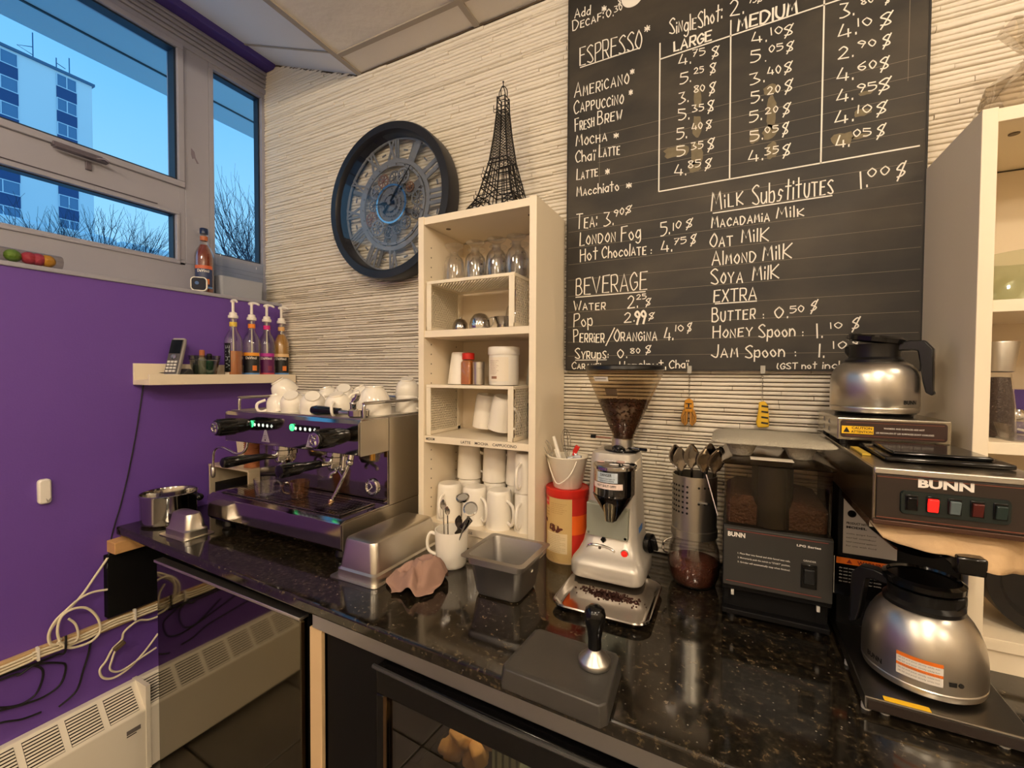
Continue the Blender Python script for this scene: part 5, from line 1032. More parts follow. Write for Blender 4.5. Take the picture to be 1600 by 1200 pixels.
m = MB(); arc_patch(m, c_, .0625, math.radians(205), math.radians(232), ZT+.163, ZT+.187, 6); m.build('red_flag', RED, lb)
wrap('Tradition', 208, ZT+.172, .022, .007, LETTERS, .02, R=.0628, name='flag_lettering')
for k in range(3): wrap('chocolate powder', 206, ZT+.152-k*.009, .030, .0035, BRWN)
for k in range(6): wrap('poudre de chocolat au lait'[:24-k], 240, ZT+.172-k*.0055, .052-.006*(k % 3), .0028, mat('tan_ink', '9a7a48', .7))
m = MB(); arc_patch(m, c_, .0626, math.radians(208), math.radians(224), ZT+.112, ZT+.123, 5)
rn = random.Random(6)
for (dg, z, r_) in ((244, .105, .009), (258, .103, .009), (250, .097, .007), (266, .098, .006), (273, .101, .004), (238, .097, .004), (262, .093, .005)):
    a = math.radians(dg); pts = []
    for i in range(8): b = 2*PI*i/8; q = r_*rn.uniform(.75, 1.1); aa = a+q*math.cos(b)*1.4/.0628; pts.append((c_[0]+.0628*math.cos(aa), c_[1]+.0628*math.sin(aa), ZT+z+q*math.sin(b)))
    m.add(pts, [tuple(range(8))])
m.build('cocoa_picture', BRWN, lb, smooth=False, fix=False)
m = MB(); arc_patch(m, c_, .0625, math.radians(222), math.radians(290), ZT+.030, ZT+.088, 14); tb = m.build('table_panel', mat('pale_table', 'dcc79c', .6), lb)
for k in range(10): wrap('valeur nutritive par portion 25 g', 224, ZT+.080-k*.0052, .066 if k % 3 else .05, .0024, mat('tan_ink', '9a7a48'), name='table_print')
for k in range(4): wrap('ingredients: sugar, cocoa', 214+4*k, ZT+.024-k*.005, .045, .003, mat('tan_ink', '9a7a48'))
t = thing('utensil_bucket', 'small cream metal bucket holding whisks on top of the red can', 'bucket', (1.652, -.155, ZT+.2115)); b_ = (1.652, -.155, ZT+.2115)
m = MB(); m.cap = False; lathe_vessel(m, [(.040, 0), (.042, .002), (.059, .088), (.061, .090), (.062, .093), (.060, .095)], .0015, b_, 40); m.build('pail', mat('cream_enamel', 'e6dcc8', .3), t)
m = MB(); m.tube(smooth_path([(1.592, -.170, b_[2]+.085), (1.625, -.213, b_[2]+.045), (1.648, -.223, b_[2]+.022), (1.68, -.216, b_[2]+.048), (1.694, -.198, b_[2]+.086)], 6), .0018, 6); m.build('handle', mat('cream_enamel'), t)
def whisk(x, y, z, dx, dy, L, label):
    t = thing('whisk', label, 'whisk', (x, y, z), 'whisks in the bucket'); d = Vector((dx, dy, 1)).normalized(); b = Vector((x, y, z)); u, w, _ = basis(d)
    m = MB(); m.tube([b, b+d*L*.4], .0035, 8); m.build('handle', CHROME, t)
    m = MB()
    for k in range(4):
        a = PI*k/4; s = u*math.cos(a)+w*math.sin(a); P = [b+d*L*.4, b+d*L*.6+s*.010, b+d*L*.85+s*.014, b+d*L, b+d*L*.85-s*.014, b+d*L*.6-s*.010, b+d*L*.4]; m.tube(smooth_path(P, 4), .0008, 4)
    m.build('wires', CHROME, t)
whisk(1.635, -.165, b_[2]+.006, -.42, -.05, .145, 'wire whisk leaning farthest left in the bucket')
whisk(1.652, -.135, b_[2]+.006, -.12, .05, .165, 'taller wire whisk standing at the back of the bucket')
for (x, dx, L, lb_) in ((1.655, -.30, .15, 'long white plastic handle leaning left in the bucket'), (1.662, -.42, .115, 'short white plastic handle low in the bucket')):
    b = Vector((x, -.165, b_[2]+.006)); d = Vector((dx, -.03, 1)).normalized(); m = MB(); m.tube([b, b+d*L*.6, b+d*L], [.004, .006, .005], 8); tag(m.build('spatula_handle', WHITEP), lb_, 'utensil')
m = MB(); rn = random.Random(8)
for k in range(7): m.obox((1.680+rn.uniform(-.012, .012), -.175+rn.uniform(-.012, .012), b_[2]+.088+rn.uniform(-.008, .014)), (.022, .012, .014), (rn.uniform(-1, 1), rn.uniform(-1, 1), rn.uniform(-1, 1)))
tag(m.build('sachets', mat('crinkled_foil', 'c9cdd2', .3, metal=.5), bevel=.002), 'bunch of silvery sachets in the right of the bucket', 'sachets')
m = MB(); m.obox((1.686, -.178, b_[2]+.118), (.014, .004, .024), (0, .5, 0)); m.obox((1.680, -.178, b_[2]+.104), (.010, .005, .012), (0, .2, 0)); tag(m.build('red_clip', RED, bevel=.002), 'bright red clip standing on the sachets in the bucket', 'clip')

# ---------------------------------------------------------------- espresso grinder
gx, gy = 1.802, -.185
t = thing('espresso_grinder', 'silver espresso grinder with a bean-filled funnel hopper', 'coffee grinder', (gx, gy, ZT))
m = MB()
def sec(w, d, z, r=.03, oy=0, ox=0): return rr(gx+ox, gy+oy, w, d, r, ZT+z, 6)
m.rings([sec(.185, .165, .014, .03, -.027), sec(.192, .172, .020, .03, -.027), sec(.192, .172, .045, .03, -.027), sec(.186, .168, .056, .03, -.025), sec(.168, .170, .068, .035, -.010), sec(.150, .170, .090, .035, .010), sec(.140, .156, .120, .032, .014), sec(.132, .146, .200, .03, .017), sec(.122, .136, .318, .028, .020), sec(.116, .130, .334, .028, .020), sec(.100, .115, .338, .028, .020)])
m.build('body', ALU, t, ang=50)
m = MB()
for a in (-.07, .07):
    for b in (-.090, .040): m.lathe([(.010, 0), (.012, .002), (.009, .016)], (gx+a, gy+b, ZT+.0145 if 0 else ZT+.016-.001), 14)
build_each(m, 'foot', mat('clear_foot', 'b9b4aa', .3), t)
m = MB(); m.prism([(gx-.058, ZT+.205), (gx+.052, ZT+.195), (gx+.052, ZT+.115), (gx-.058, ZT+.118)], gy-.0760, gy-.050, 'y'); k = m.build('front_plate', mat('sage_steel_plate', '9fa394', .35, metal=.4), t, smooth=False, bevel=.001)
m = MB()
for a, b in ((-.052, .125), (.046, .122)): m.cyl((gx+a, gy-.0760, ZT+b), (gx+a, gy-.0785, ZT+b), .0035, n=10)
m.build('screw', CHROME, k)
dx_, dy_ = gx+.026, gy-.118
m = MB(); m.lathe([(.0005, .326), (.050, .324), (.053, .320), (.053, .316), (.051, .312), (.051, .252), (.048, .246)], (dx_, dy_, ZT), 40); m.build('doser', DMIRROR if 0 else MIRROR, t)
m = MB(); m.lathe([(.050, .248), (.046, .238), (.012, .184), (.010, .180), (.0005, .181)], (dx_-.003, dy_, ZT), 40); m.build('chute_cone', DMIRROR, t)
m = MB(); m.cap = False; m.lathe([(.0215, .244), (.0125, .186)], (dx_-.003, dy_-.0235, ZT), 14, a0=math.radians(200), a1=math.radians(340)); m.build('cone_facet', mat('warm_steel_facet', [190, 178, 150], .2, metal=1), t)
m = MB(); m.lathe([(.053, .3155), (.0545, .3155), (.0545, .322), (.053, .322)], (dx_, dy_, ZT), 40); m.build('doser_rim', CHROME, t)
c_ = (dx_, dy_, ZT)
m = MB(); arc_patch(m, c_, .0515, math.radians(232), math.radians(292), ZT+.286, ZT+.310, 10); s = m.build('danger_sticker', mat('pale_blue_sticker', 'b9c4cc', .4), t)
wrap('DANGER', 243, ZT+.301, .030, .0065, INK, .02, c=c_, R=.0518, par=s, name='sticker_print')
wrap('rotating parts keep fingers out', 236, ZT+.294, .044, .003, INK, .01, c=c_, R=.0518, par=s, name='sticker_print'); wrap('unplug before cleaning', 240, ZT+.289, .038, .003, INK, .01, c=c_, R=.0518, par=s, name='sticker_print')
m = MB(); arc_patch(m, c_, .0519, math.radians(216), math.radians(306), ZT+.270, ZT+.284, 14); s = m.build('paper_strip', mat('pale_pink_paper', 'e6d0c4', .6), t)
wrap('NOT SHUT OFF!!', 233, ZT+.275, .050, .0055, INK, .02, c=c_, R=.0522, par=s, name='sticker_print')
for a, b, w_, col in ((-.02, .02, .012, 'e8e2da'), (.012, .018, .011, 'd8b0a4'), (.004, -.022, .012, 'e8e2da'), (-.035, .0, .010, 'd8b0a4'), (.032, -.012, .008, 'e8e2da')):
    m = MB(); m.lathe([(w_, .3262), (w_*.98, .3272), (.0005, .3274)], (dx_+a, dy_+b, ZT), 18, sy=.7); m.build('round_sticker', mat('dot_'+col, col, .5), t)
m = MB(); m.lathe([(.030, 0), (.030, .014)], (gx+.018, gy+.008, ZT+.336), 30); m.build('collar', CHROME, t)
m = MB(); m.lathe([(.048, 0), (.050, .003), (.050, .006), (.032, .008)], (gx+.018, gy+.006, ZT+.338), 34); m.build('adjusting_disc', BLACKG, t)
m = MB(); m.tube(smooth_path([(gx+.005, gy-.035, ZT+.340), (gx+.006, gy-.045, ZT+.352), (gx+.016, gy-.048, ZT+.356), (gx+.030, gy-.046, ZT+.352), (gx+.034, gy-.036, ZT+.341)], 4), .004, 8); m.ball((gx+.019, gy-.047, ZT+.350), .008, 12); m.build('release_latch', BLACKG, t)
m = MB(); m.lathe([(.028, 0), (.0295, .001), (.0295, .024), (.028, .025)], (gx+.018, gy+.008, ZT+.348), 30); m.build('hopper_ring', STEELV, t)
m = MB(); m.tube([(gx+.045, gy-.01, ZT+.349), (gx+.072, gy-.02, ZT+.349)], .0025, 8); k = m.build('lever', CHROME, t)
m = MB(); m.tube([(gx+.070, gy-.0195, ZT+.349), (gx+.088, gy-.026, ZT+.349)], .0042, 10); m.build('lever_grip', BLACKG, k)
m = MB(); m.tube([(gx-.010, gy-.012, ZT+.372), (gx-.055, gy-.018, ZT+.374)], .0025, 8); k = m.build('slide_gate', mat('rusty_rod', '7a4a34', .5), t)
m = MB(); m.obox((gx-.058, gy-.018, ZT+.3745), (.014, .008, .009)); m.build('slide_grip', BLACKM, k, bevel=.001)
hx, hy, hz = gx+.020, gy+.008, ZT+.370
m = MB(); m.cap = False; m.lathe([(.029, 0), (.030, .012), (.098, .170), (.101, .176), (.1025, .196)], (hx, hy, hz), 48); m.build('hopper', SMOKE, t)
m = MB(); m.lathe([(.104, .190), (.106, .192), (.105, .200), (.098, .204), (.05, .205), (.0005, .205)], (hx, hy, hz), 48); m.build('hopper_lid', BLACKP, t)
m = MB(); rn = random.Random(3)
m.lathe([(.026, .002), (.027, .012), (.066, .103), (.0005, .106)], (hx, hy, hz), 30)
bp = []
for k in range(620):
    if k < 470: q = rn.random()**.6; zz = .012+q*.094; R_ = .0275+(zz-.012)*.4304-.001; a = rn.uniform(0, 2*PI); p = (hx+R_*math.cos(a), hy+R_*math.sin(a), hz+zz)
    else: a = rn.uniform(0, 2*PI); R_ = .064*math.sqrt(rn.random()); p = (hx+R_*math.cos(a), hy+R_*math.sin(a), hz+.106)
    u = Vector((rn.uniform(-1, 1), rn.uniform(-1, 1), rn.uniform(-1, 1))).normalized(); v, w, _ = basis(u); P = Vector(p)
    o6 = [P+u*.0052, P-u*.0052, P+v*.0036, P-v*.0036, P+w*.003, P-w*.003]; m.add(o6, [(0, 2, 4), (2, 1, 4), (1, 3, 4), (3, 0, 4), (2, 0, 5), (1, 2, 5), (3, 1, 5), (0, 3, 5)])
m.build('beans', BEANS, t, fix=False, ang=120, kind='stuff')
m = MB(); arc_patch(m, (hx, hy, hz), .0955, math.radians(230), math.radians(258), hz+.160, hz+.172, 6, R2=.1005); s = m.build('hopper_sticker', mat('white_sticker', 'dcd6cc', .5), t)
m = MB(); arc_patch(m, (hx, hy, hz), .0965, math.radians(233), math.radians(255), hz+.164, hz+.1675, 6, R2=.0995); m.build('sticker_print', mat('grey_ink', '6a6258', .6), s)
m = MB(); arc_patch(m, (hx, hy, hz), .080, math.radians(248), math.radians(270), hz+.124, hz+.141, 6, R2=.087); m.build('dark_sticker', mat('brown_sticker', '5a4834', .5), t)
m = MB(); m.lathe([(.025, 0), (.026, .004), (.026, .014), (.022, .017), (.0005, .017)], (gx+.085, gy+.012, ZT+.090), 28, axis=(1, -.25, 0)); k = m.build('timer_dial', BLACKG, t)
m = MB(); m.obox((gx+.106, gy+.006, ZT+.090), (.016, .010, .040), (0.5, 0, -.25)); m.build('timer_grip', BLACKP, k, bevel=.003)
m = MB(); m.lathe([(.0085, 0), (.0085, .004), (.006, .007), (.0005, .008)], (gx+.045, gy-.0785, ZT+.083), 18, axis=(0, -1, .15)); m.build('power_lamp', mat('red_lamp_button', [230, 40, 30], .2, emit=.25), t)
m = MB(); m.lathe([(.0105, 0), (.0105, .003), (.0085, .003)], (gx+.045, gy-.0775, ZT+.083), 20, axis=(0, -1, .15)); m.build('lamp_ring', CHROME, t)
m = MB(); m.prism([(gx-.020, ZT+.108), (gx-.013, ZT+.100), (gx-.006, ZT+.108), (gx-.013, ZT+.120)], gy-.074, gy-.06, 'y'); m.build('drop_emblem', BLACKG, t, smooth=False)
m = MB(); m.tube(smooth_path([(gx-.055, gy-.076, ZT+.082), (gx-.045, gy-.077, ZT+.092), (gx-.010, gy-.077, ZT+.093), (gx+.018, gy-.078, ZT+.084), (gx+.010, gy-.084, ZT+.066), (gx-.016, gy-.092, ZT+.056), (gx-.034, gy-.090, ZT+.060), (gx-.044, gy-.086, ZT+.068)], 5), .0035, 8); m.cyl((gx-.020, gy-.074, ZT+.088), (gx-.020, gy-.080, ZT+.088), .004); m.build('fork_hook', CHROME, t)
m = MB(); m.box(gx+.0632, gx+.0700, gy-.018, gy+.030, ZT+.118, ZT+.136); m.build('blue_tag', BLUE, t, smooth=False, bevel=.0005)
m = MB(); m.box(gx+.0632, gx+.0675, gy-.015, gy+.025, ZT+.142, ZT+.160); m.build('rating_plate', mat('grey_plate'), t, smooth=False)
m = MB(); m.box(gx+.055, gx+.0640, gy-.030, gy+.030, ZT+.292, ZT+.316); s = m.build('paper_tag', mat('cream_label'), t, smooth=False)
# steel drip tray with spilled grounds
t = thing('grounds_tray', 'rounded steel tray with spilled coffee under the grinder', 'tray', (1.828, -.335, ZT)); cx, cy = 1.828, -.346
m = MB(); w_, d_ = .222, .228
m.rings([rr(cx, cy, w_-.02, d_-.02, .03, ZT+.0005), rr(cx, cy, w_, d_, .035, ZT+.012), rr(cx, cy, w_+.004, d_+.004, .036, ZT+.016), rr(cx, cy, w_, d_, .035, ZT+.0185), rr(cx, cy, w_-.010, d_-.010, .033, ZT+.016), rr(cx, cy, w_-.022, d_-.022, .03, ZT+.006), rr(cx, cy, w_-.04, d_-.04, .03, ZT+.004)], True, True); m.build('pan', MIRROR, t, fix=False, ang=60)
m = MB(); rn = random.Random(12)
for k in range(420):
    a = rn.gauss(0, .035); b = rn.gauss(0, .010); x, y = cx+.0+a, cy+.006+b
    if abs(a) > .09: continue
    r_ = rn.uniform(.0008, .0028); m.obox((x, y, ZT+.0048), (r_*2, r_*1.4, .0016), (0, 0, rn.uniform(0, 3)))
m.build('coffee_grounds', mat('ground_coffee', '3a1608', .8), t, smooth=False, kind='stuff')
# ---------------------------------------------------------------- knock mat and tamper
t = thing('tamping_mat', 'thick dark grey rubber tamping mat at the worktop front edge', 'mat', (1.83, -.67, ZT)); m = MB()
def kq(e, z, yf=0): return [(x+ex*e, y+ey*e-(yf if ey < 0 else 0), z) for x, y, ex, ey in ((1.742, -.733, -1, -1), (1.912, -.742, 1, -1), (1.922, -.730, 1, -.5), (1.915, -.612, 1, .5), (1.906, -.600, .5, 1), (1.752, -.592, -.3, 1), (1.742, -.600, -1, .4), (1.734, -.722, -1, -.4))]
m.rings([kq(.003, .9105), kq(.002, .930), kq(0, .944), kq(-.006, .9465), kq(-.010, .9460)]); m.build('pad', RUBBER, t, bevel=.002)
t = thing('tamper', 'steel tamper with a black knob handle standing on the rubber mat', 'tamper', (1.879, -.650, .947)); c_ = (1.879, -.650, .947)
m = MB(); m.lathe([(.028, 0), (.0285, .001), (.0285, .008), (.027, .010), (.016, .020), (.011, .026), (.010, .030)], c_, 36); m.build('base', STEELV, t)
m = MB(); m.lathe([(.0115, .028), (.0120, .032), (.0115, .045), (.0145, .062), (.0185, .078), (.0190, .088), (.0165, .097), (.010, .103), (.0005, .105)], c_, 30); m.build('handle', BLACKG, t)
# ---------------------------------------------------------------- coffee jar with the cutlery holder on it
jx, jy = 2.005, -.160
t = thing('coffee_jar', 'round glass jar of instant coffee under the cutlery holder', 'jar', (jx, jy, ZT))
m = MB(); m.cap = False; lathe_vessel(m, [(.045, 0), (.054, .006), (.062, .03), (.064, .060), (.061, .095), (.054, .118), (.052, .128)], .002, (jx, jy, ZT), 40); m.build('glass_body', GLASS, t)
m = MB(); m.lathe([(.042, .004), (.052, .010), (.0595, .032), (.0610, .050), (.0608, .062), (.04, .070), (.0005, .066)], (jx, jy, ZT), 36); m.build('coffee', mat('instant_coffee', '5a2a14', .55, bump=.6, bscale=220, var=.3, vscale=60), t)
m = MB(); m.tube(smooth_path([(jx-.052, jy-.02, ZT+.118), (jx-.070, jy-.03, ZT+.108), (jx-.072, jy-.03, ZT+.085), (jx-.063, jy-.02, ZT+.075)], 4), .0025, 6); m.build('wire_bail', CHROME, t)
zc = ZT+.1285
t = thing('cutlery_holder', 'perforated brushed steel cylinder full of spoons', 'holder', (jx, jy, zc)); c_ = (jx, jy, zc)
m = MB(); m.cap = False; m.lathe([(.0535, 0), (.0570, .001), (.0570, .020), (.0545, .0215), (.0545, .160), (.0530, .160), (.0530, .004), (.0005, .004)], c_, 48); m.build('cylinder', STEEL, t)
m = MB()
for i, dg in enumerate((200, 212, 222, 232, 244, 256, 285, 300, 312)):
    for k in range(6):
        if i > 5 and k % 3: continue
        a = math.radians(dg); n_ = Vector((math.cos(a), math.sin(a), 0)); p = Vector(c_)+n_*.0546+Vector((0, 0, .135-k*.0135)); m.lathe([(.0030, 0), (.0030, .0004), (.0005, .0004)], p, 10, axis=tuple(n_))
m.build('hole', mat('dark_hole', '0c0a08', .9), t, smooth=False, kind='stuff')
m = MB(); m.box(jx+.012, jx+.034, jy-.0585, jy-.050, zc+.098, zc+.101); m.build('maker_mark', mat('grey_plate'), t)
for i, (dx, dy, s, L) in enumerate(((-.040, .0, -.05, .203), (-.031, -.018, -.03, .198), (-.012, -.020, .02, .208), (-.004, .015, -.02, .204), (.014, -.018, .06, .200), (.022, .004, .07, .212), (.036, -.012, .10, .200), (.041, .012, .10, .206))):
    spoon(jx+dx*.6, jy+dy*.6, zc+.006, s+dx*1.4, dy*1.6-.06, L, ('leftmost', 'second from the left', 'third from the left', 'fourth from the left', 'fourth from the right', 'third from the right', 'second from the right', 'rightmost')[i]+' spoon standing in the perforated cutlery holder', MIRROR, bowl=.0235, group='spoons in the cutlery holder')
m = MB(); m.tube([(jx+.030, jy-.052, zc+.172), (jx+.058, jy-.070, zc+.078)], .0013, 6); tag(m.build('thin_stirrer', mat('pink_white_plastic', 'e8d8d4', .4)), 'thin pale straw leaning outside the cutlery holder', 'straw')
# ---------------------------------------------------------------- pendants below the board
AMB = mat('ochre_enamel', 'c98a22', .35, var=.3, vscale=150); AMBB = mat('yellow_enamel', 'e0b22c', .35)
for x, lb_, kind in ((1.978, 'brown winged cicada pendant hanging by a chain below the chalkboard', 0), (2.163, 'yellow and black striped insect pendant hanging below the chalkboard', 1)):
    t = thing('insect_pendant', lb_, 'pendant', (x, -.030, 1.474), 'insect pendants below the chalkboard')
    m = MB(); m.box(x-.006, x+.006, -.0345, -.0318, 1.462, 1.484); m.build('clip', mat('clear_clip', 'a8a49a', .2), t, bevel=.001)
    m = MB(); z = 1.462; k = 0
    while z > 1.388: m.tube([(x+.0022*math.cos(a) if k % 2 else x, -.0325+(0 if k % 2 else .0022*math.cos(a)), z-.004+.0042*math.sin(a)) for a in [i*PI/4 for i in range(8)]], .0006, 4, closed=True); z -= .0062; k += 1
    m.build('chain', CHROME, t)
    m = MB(); y0, y1 = -.040, -.027
    if not kind:
        m.prism([(x-.011, 1.384), (x, 1.390), (x+.011, 1.384), (x+.013, 1.366), (x+.010, 1.350), (x-.010, 1.350), (x-.013, 1.366)], y0, y1, 'y'); b = m.build('thorax', AMB, t, bevel=.002)
        for s in (-1, 1):
            m = MB(); m.prism([(x+s*.002, 1.358), (x+s*.016, 1.356), (x+s*.021, 1.338), (x+s*.020, 1.322), (x+s*.010, 1.309), (x+s*.003, 1.316)], y0+.001, y1+.002, 'y'); w_ = m.build('wing', mat('amber_wing', 'a8742c', .35, var=.35, vscale=120), t, bevel=.0015)
            m = MB(); m.tube([(x+s*.004, y0+.0008, 1.355), (x+s*.016, y0+.0008, 1.336), (x+s*.012, y0+.0008, 1.314)], .0006, 4); m.tube([(x+s*.010, y0+.0008, 1.355), (x+s*.009, y0+.0008, 1.318)], .0006, 4); m.build('vein', INK, w_)
        m = MB(); m.box(x-.008, x+.008, y0-.0008, y0+.001, 1.373, 1.376); m.box(x-.002, x+.002, y0-.0008, y0+.001, 1.364, 1.376); m.box(x-.008, x+.008, y0-.0008, y0+.001, 1.360, 1.363); m.build('marking', INK, b, smooth=False)
    else:
        m.prism([(x-.008, 1.385), (x+.006, 1.388), (x+.013, 1.378), (x+.016, 1.350), (x+.017, 1.318), (x-.010, 1.315), (x-.014, 1.33), (x-.009, 1.362)], y0, y1, 'y'); b = m.build('body', AMBB, t, bevel=.003)
        for k in range(4): m = MB(); m.obox((x+.006-.0*k, y0-.0004, 1.374-k*.015), (.016, .0016, .0045), (0, .12, 0)); m.build('stripe', INK, b, smooth=False)
# ---------------------------------------------------------------- portion grinder with see-through hopper
t = thing('bulk_grinder', 'black coffee grinder with a clear rectangular hopper', 'coffee grinder', (2.178, -.185, ZT)); xa, xb = 2.076, 2.279
m = MB(); m.box(xa, xb, -.312, -.05, ZT+.070, ZT+.214); m.box(xa+.002, xb-.002, -.285, -.05, ZT+.010, ZT+.07); m.box(xa, xb, -.305, -.05, ZT+.010, ZT+.022); m.build('housing', BLACKM, t, smooth=False, bevel=.002)
m = MB()
for x in (xa+.02, xb-.02):
    for y in (-.29, -.07): m.cyl((x, y, ZT), (x, y, ZT+.010), .010, n=12)
build_each(m, 'foot', BLACKP, t)
m = MB(); m.lathe([(.045, .07), (.045, .058), (.03, .040)], (2.178, -.23, ZT), 24); m.build('outlet', BLACKM, t)
m = MB(); m.prism([(-.3125, ZT+.080), (-.3225, ZT+.084), (-.3225, ZT+.212), (-.3125, ZT+.215)], xa+.002, xb-.001, 'x'); fp = m.build('front_panel', DARKGREY, t, smooth=False, bevel=.001)
m = MB(); m.box(xa+.008, xb-.010, -.3232, -.3226, ZT+.2065, ZT+.2075); m.box(xa+.008, xb-.020, -.3232, -.3226, ZT+.093, ZT+.094); build_each(m, 'red_pinstripe', mat('dull_red', '8a3a2e', .5), t, smooth=False)
m = MB(); put_text(m, 'BUNN', (xa+.010, -.3232, ZT+.193), (1, 0, 0), (0, 0, 1), w=.034, h=.0095, bold=.035); m.build('panel_lettering', LETTERS, fp, smooth=False, fix=False); m = MB(); put_text(m, 'LPG Series', (xb-.064, -.3232, ZT+.1925), (1, 0, 0), (0, 0, 1), w=.042, h=.0042, bold=.03); m.build('panel_lettering', LETTERS, fp, smooth=False, fix=False)
for k, s in enumerate(('1. Place filter into funnel and slide funnel into rails.', '2. Momentarily push the switch to "START" position.', '3. Grinder will automatically stop when finished.')): m = MB(); put_text(m, s, (xa+.030, -.3232, ZT+.156-k*.0095), (1, 0, 0), (0, 0, 1), w=.098, h=.0034, bold=.01); m.build('panel_lettering', LETTERS, fp, smooth=False, fix=False)
m = MB(); put_text(m, 'GRINDER', (xb-.052, -.3232, ZT+.163), (1, 0, 0), (0, 0, 1), w=.022, h=.0035); m.build('panel_lettering', LETTERS, fp, smooth=False, fix=False)
m = MB(); m.box(xb-.056, xb-.028, -.3255, -.3226, ZT+.108, ZT+.158); sw = m.build('switch_plate', BLACKG, t, bevel=.001)
m = MB(); m.obox((xb-.042, -.3275, ZT+.134), (.018, .006, .030), (.12, 0, 0)); m.build('rocker', BLACKP, sw, bevel=.001)
for x in (xa+.018, xb-.026): m = MB(); m.box(x, x+.006, -.314, -.306, ZT+.058, ZT+.0695); m.build('funnel_guide', mat('pale_peg', 'c9c4ba', .4), t, bevel=.001)
m = MB(); m.cap = False; zb, zt = ZT+.2155, 1.262; cx, cy = (xa+xb)/2, -.185
m.rings([rr(cx, cy, .198, .262, .016, zb), rr(cx, cy, .202, .266, .018, zt)], False, False); m.build('hopper', SMOKE, t)
m = MB(); m.rings([rr(cx, cy+.006, .190, .238, .014, zb+.001), rr(cx, cy+.006, .194, .240, .016, zb+.045), rr(cx-.02, cy, .12, .20, .016, zb+.062), rr(cx-.03, cy, .04, .08, .01, zb+.058)]); m.build('ground_beans', mat('bean_mass', '432919', .55, bump=.8, bscale=160, var=.4, vscale=90), t)
m = MB(); m.lathe([(.040, 0), (.040, zt-zb-.004)], (cx-.005, cy-.088, zb+.001), 24, sx=1.0, sy=1.0); m.build('hopper_core', mat('dark_translucent', '24211e', .25), t)
m = MB(); m.rings([rr(cx, cy, .210, .274, .012, zt), rr(cx, cy, .214, .278, .012, zt+.003), rr(cx, cy, .206, .270, .012, zt+.006), rr(cx, cy, .150, .2, .02, zt+.014)]); m.build('hopper_lid', glass('lid_plastic', 'a8987c', .8, .12, .15), t)
m = MB(); m.box(cx-.05, cx+.03, -.325, -.29, zt+.0145, zt+.0153); tag(m.build('paper_slip', mat('cream_label'), smooth=False), 'pale paper slip on the clear hopper lid under the cup carrier', 'paper')
t = thing('cup_carrier', 'grey moulded-pulp cup carrier resting on the clear hopper', 'carrier', (cx-.01, -.205, zt+.0145)); PULP = mat('moulded_pulp', 'a8a08e', .9, bump=.5, bscale=160)
m = MB(); zz = zt+.0145; ccx, ccy = cx-.010, -.205; holes = [(ccx-.057, ccy-.06), (ccx+.057, ccy-.06), (ccx-.057, ccy+.06), (ccx+.057, ccy+.06)]
m.rings([rr(ccx, ccy, .226, .226, .03, zz+.034), rr(ccx, ccy, .240, .240, .034, zz+.031), rr(ccx, ccy, .240, .240, .033, zz+.033), rr(ccx, ccy, .228, .228, .03, zz+.037), rr(ccx, ccy, .210, .210, .03, zz+.040), rr(ccx, ccy, .06, .06, .02, zz+.046)], True, True); m.build('deck', PULP, t)
for hx_, hy_ in holes: m = MB(); m.lathe([(.020, 0), (.022, .002), (.036, .034), (.040, .0345)], (hx_, hy_, zz), 20); m.build('cup_well', PULP, t)
# ---------------------------------------------------------------- brewer
t = thing('coffee_brewer', 'steel and brown pourover coffee brewer with five switches', 'coffee maker', (2.39, -.27, ZT)); xa, xb = 2.2895, 2.4885
LID = mat('steel_dull_top', [110, 104, 96], .3, metal=1)
m = MB(); m.box(xa, xb, -.533, -.02, 1.228, 1.316); m.build('head', mat('head_steel', [150, 140, 125], .22, metal=1), t, smooth=False, bevel=.002)
m = MB(); m.box(xa+.004, xb-.002, -.5365, -.5335, 1.236, 1.306); k = m.build('control_panel', BROWNP, t, smooth=False, bevel=.001)
m = MB(); m.box(xa, xb, -.539, -.5335, 1.3065, 1.317); m.build('top_trim', STEELV, t, bevel=.002)
m = MB(); m.box(xa, xb, -.538, -.5335, 1.228, 1.2355); m.build('bottom_trim', mat('brown_trim', '4a3226', .3, metal=.3), t, bevel=.001)
m = MB(); m.box(xa+.004, xb, -.5372, -.5366, 1.3022, 1.3030); m.box(xa+.004, xb, -.5372, -.5366, 1.2392, 1.2400); m.build('pinstripe', mat('copper_line', '8a4a34', .4), t, smooth=False)
m = MB(); put_text(m, 'BUNN', (2.3425, -.5372, 1.2915), (1, 0, 0), (0, 0, 1), w=.062, h=.0115, bold=.045); m.build('lettering', LETTERS, k, smooth=False, fix=False)
m = MB(); m.rings([[(p[0], -.5368, p[1]) for p in rr(2.3825, 1.2665, .122, .036, .006, 0)], [(p[0], -.5395, p[1]) for p in rr(2.3825, 1.2665, .120, .034, .006, 0)]]); sp = m.build('switch_plate', mat('green_black_gloss', '1c2422', .12), t)
for i in range(5):
    x = 2.3345+i*.0242; m = MB(); m.box(x-.0075, x+.0075, -.5412, -.5396, 1.2555, 1.2795); f = m.build('switch_frame', BLACKG, t, bevel=.0008)
    mt = (BLACKG, mat('lit_red_rocker', [255, 30, 24], .25, emit=1.6), mat('clear_grey_rocker', '5a6668', .15), mat('dark_red_rocker', '4a1c18', .2), mat('dark_green_rocker', '27332f', .15))[i]
    m = MB(); m.obox((x, -.5425, 1.2665), (.0118, .005, .0195), (.18, 0, 0)); m.build('rocker', mt, f, bevel=.001)
m = MB(); m.box(xa+.03, xb-.012, -.47, -.30, 1.3165, 1.3245); m.box(xa+.045, xb-.03, -.45, -.32, 1.3245, 1.331); m.build('pour_cover', BLACKG, t, bevel=.003)
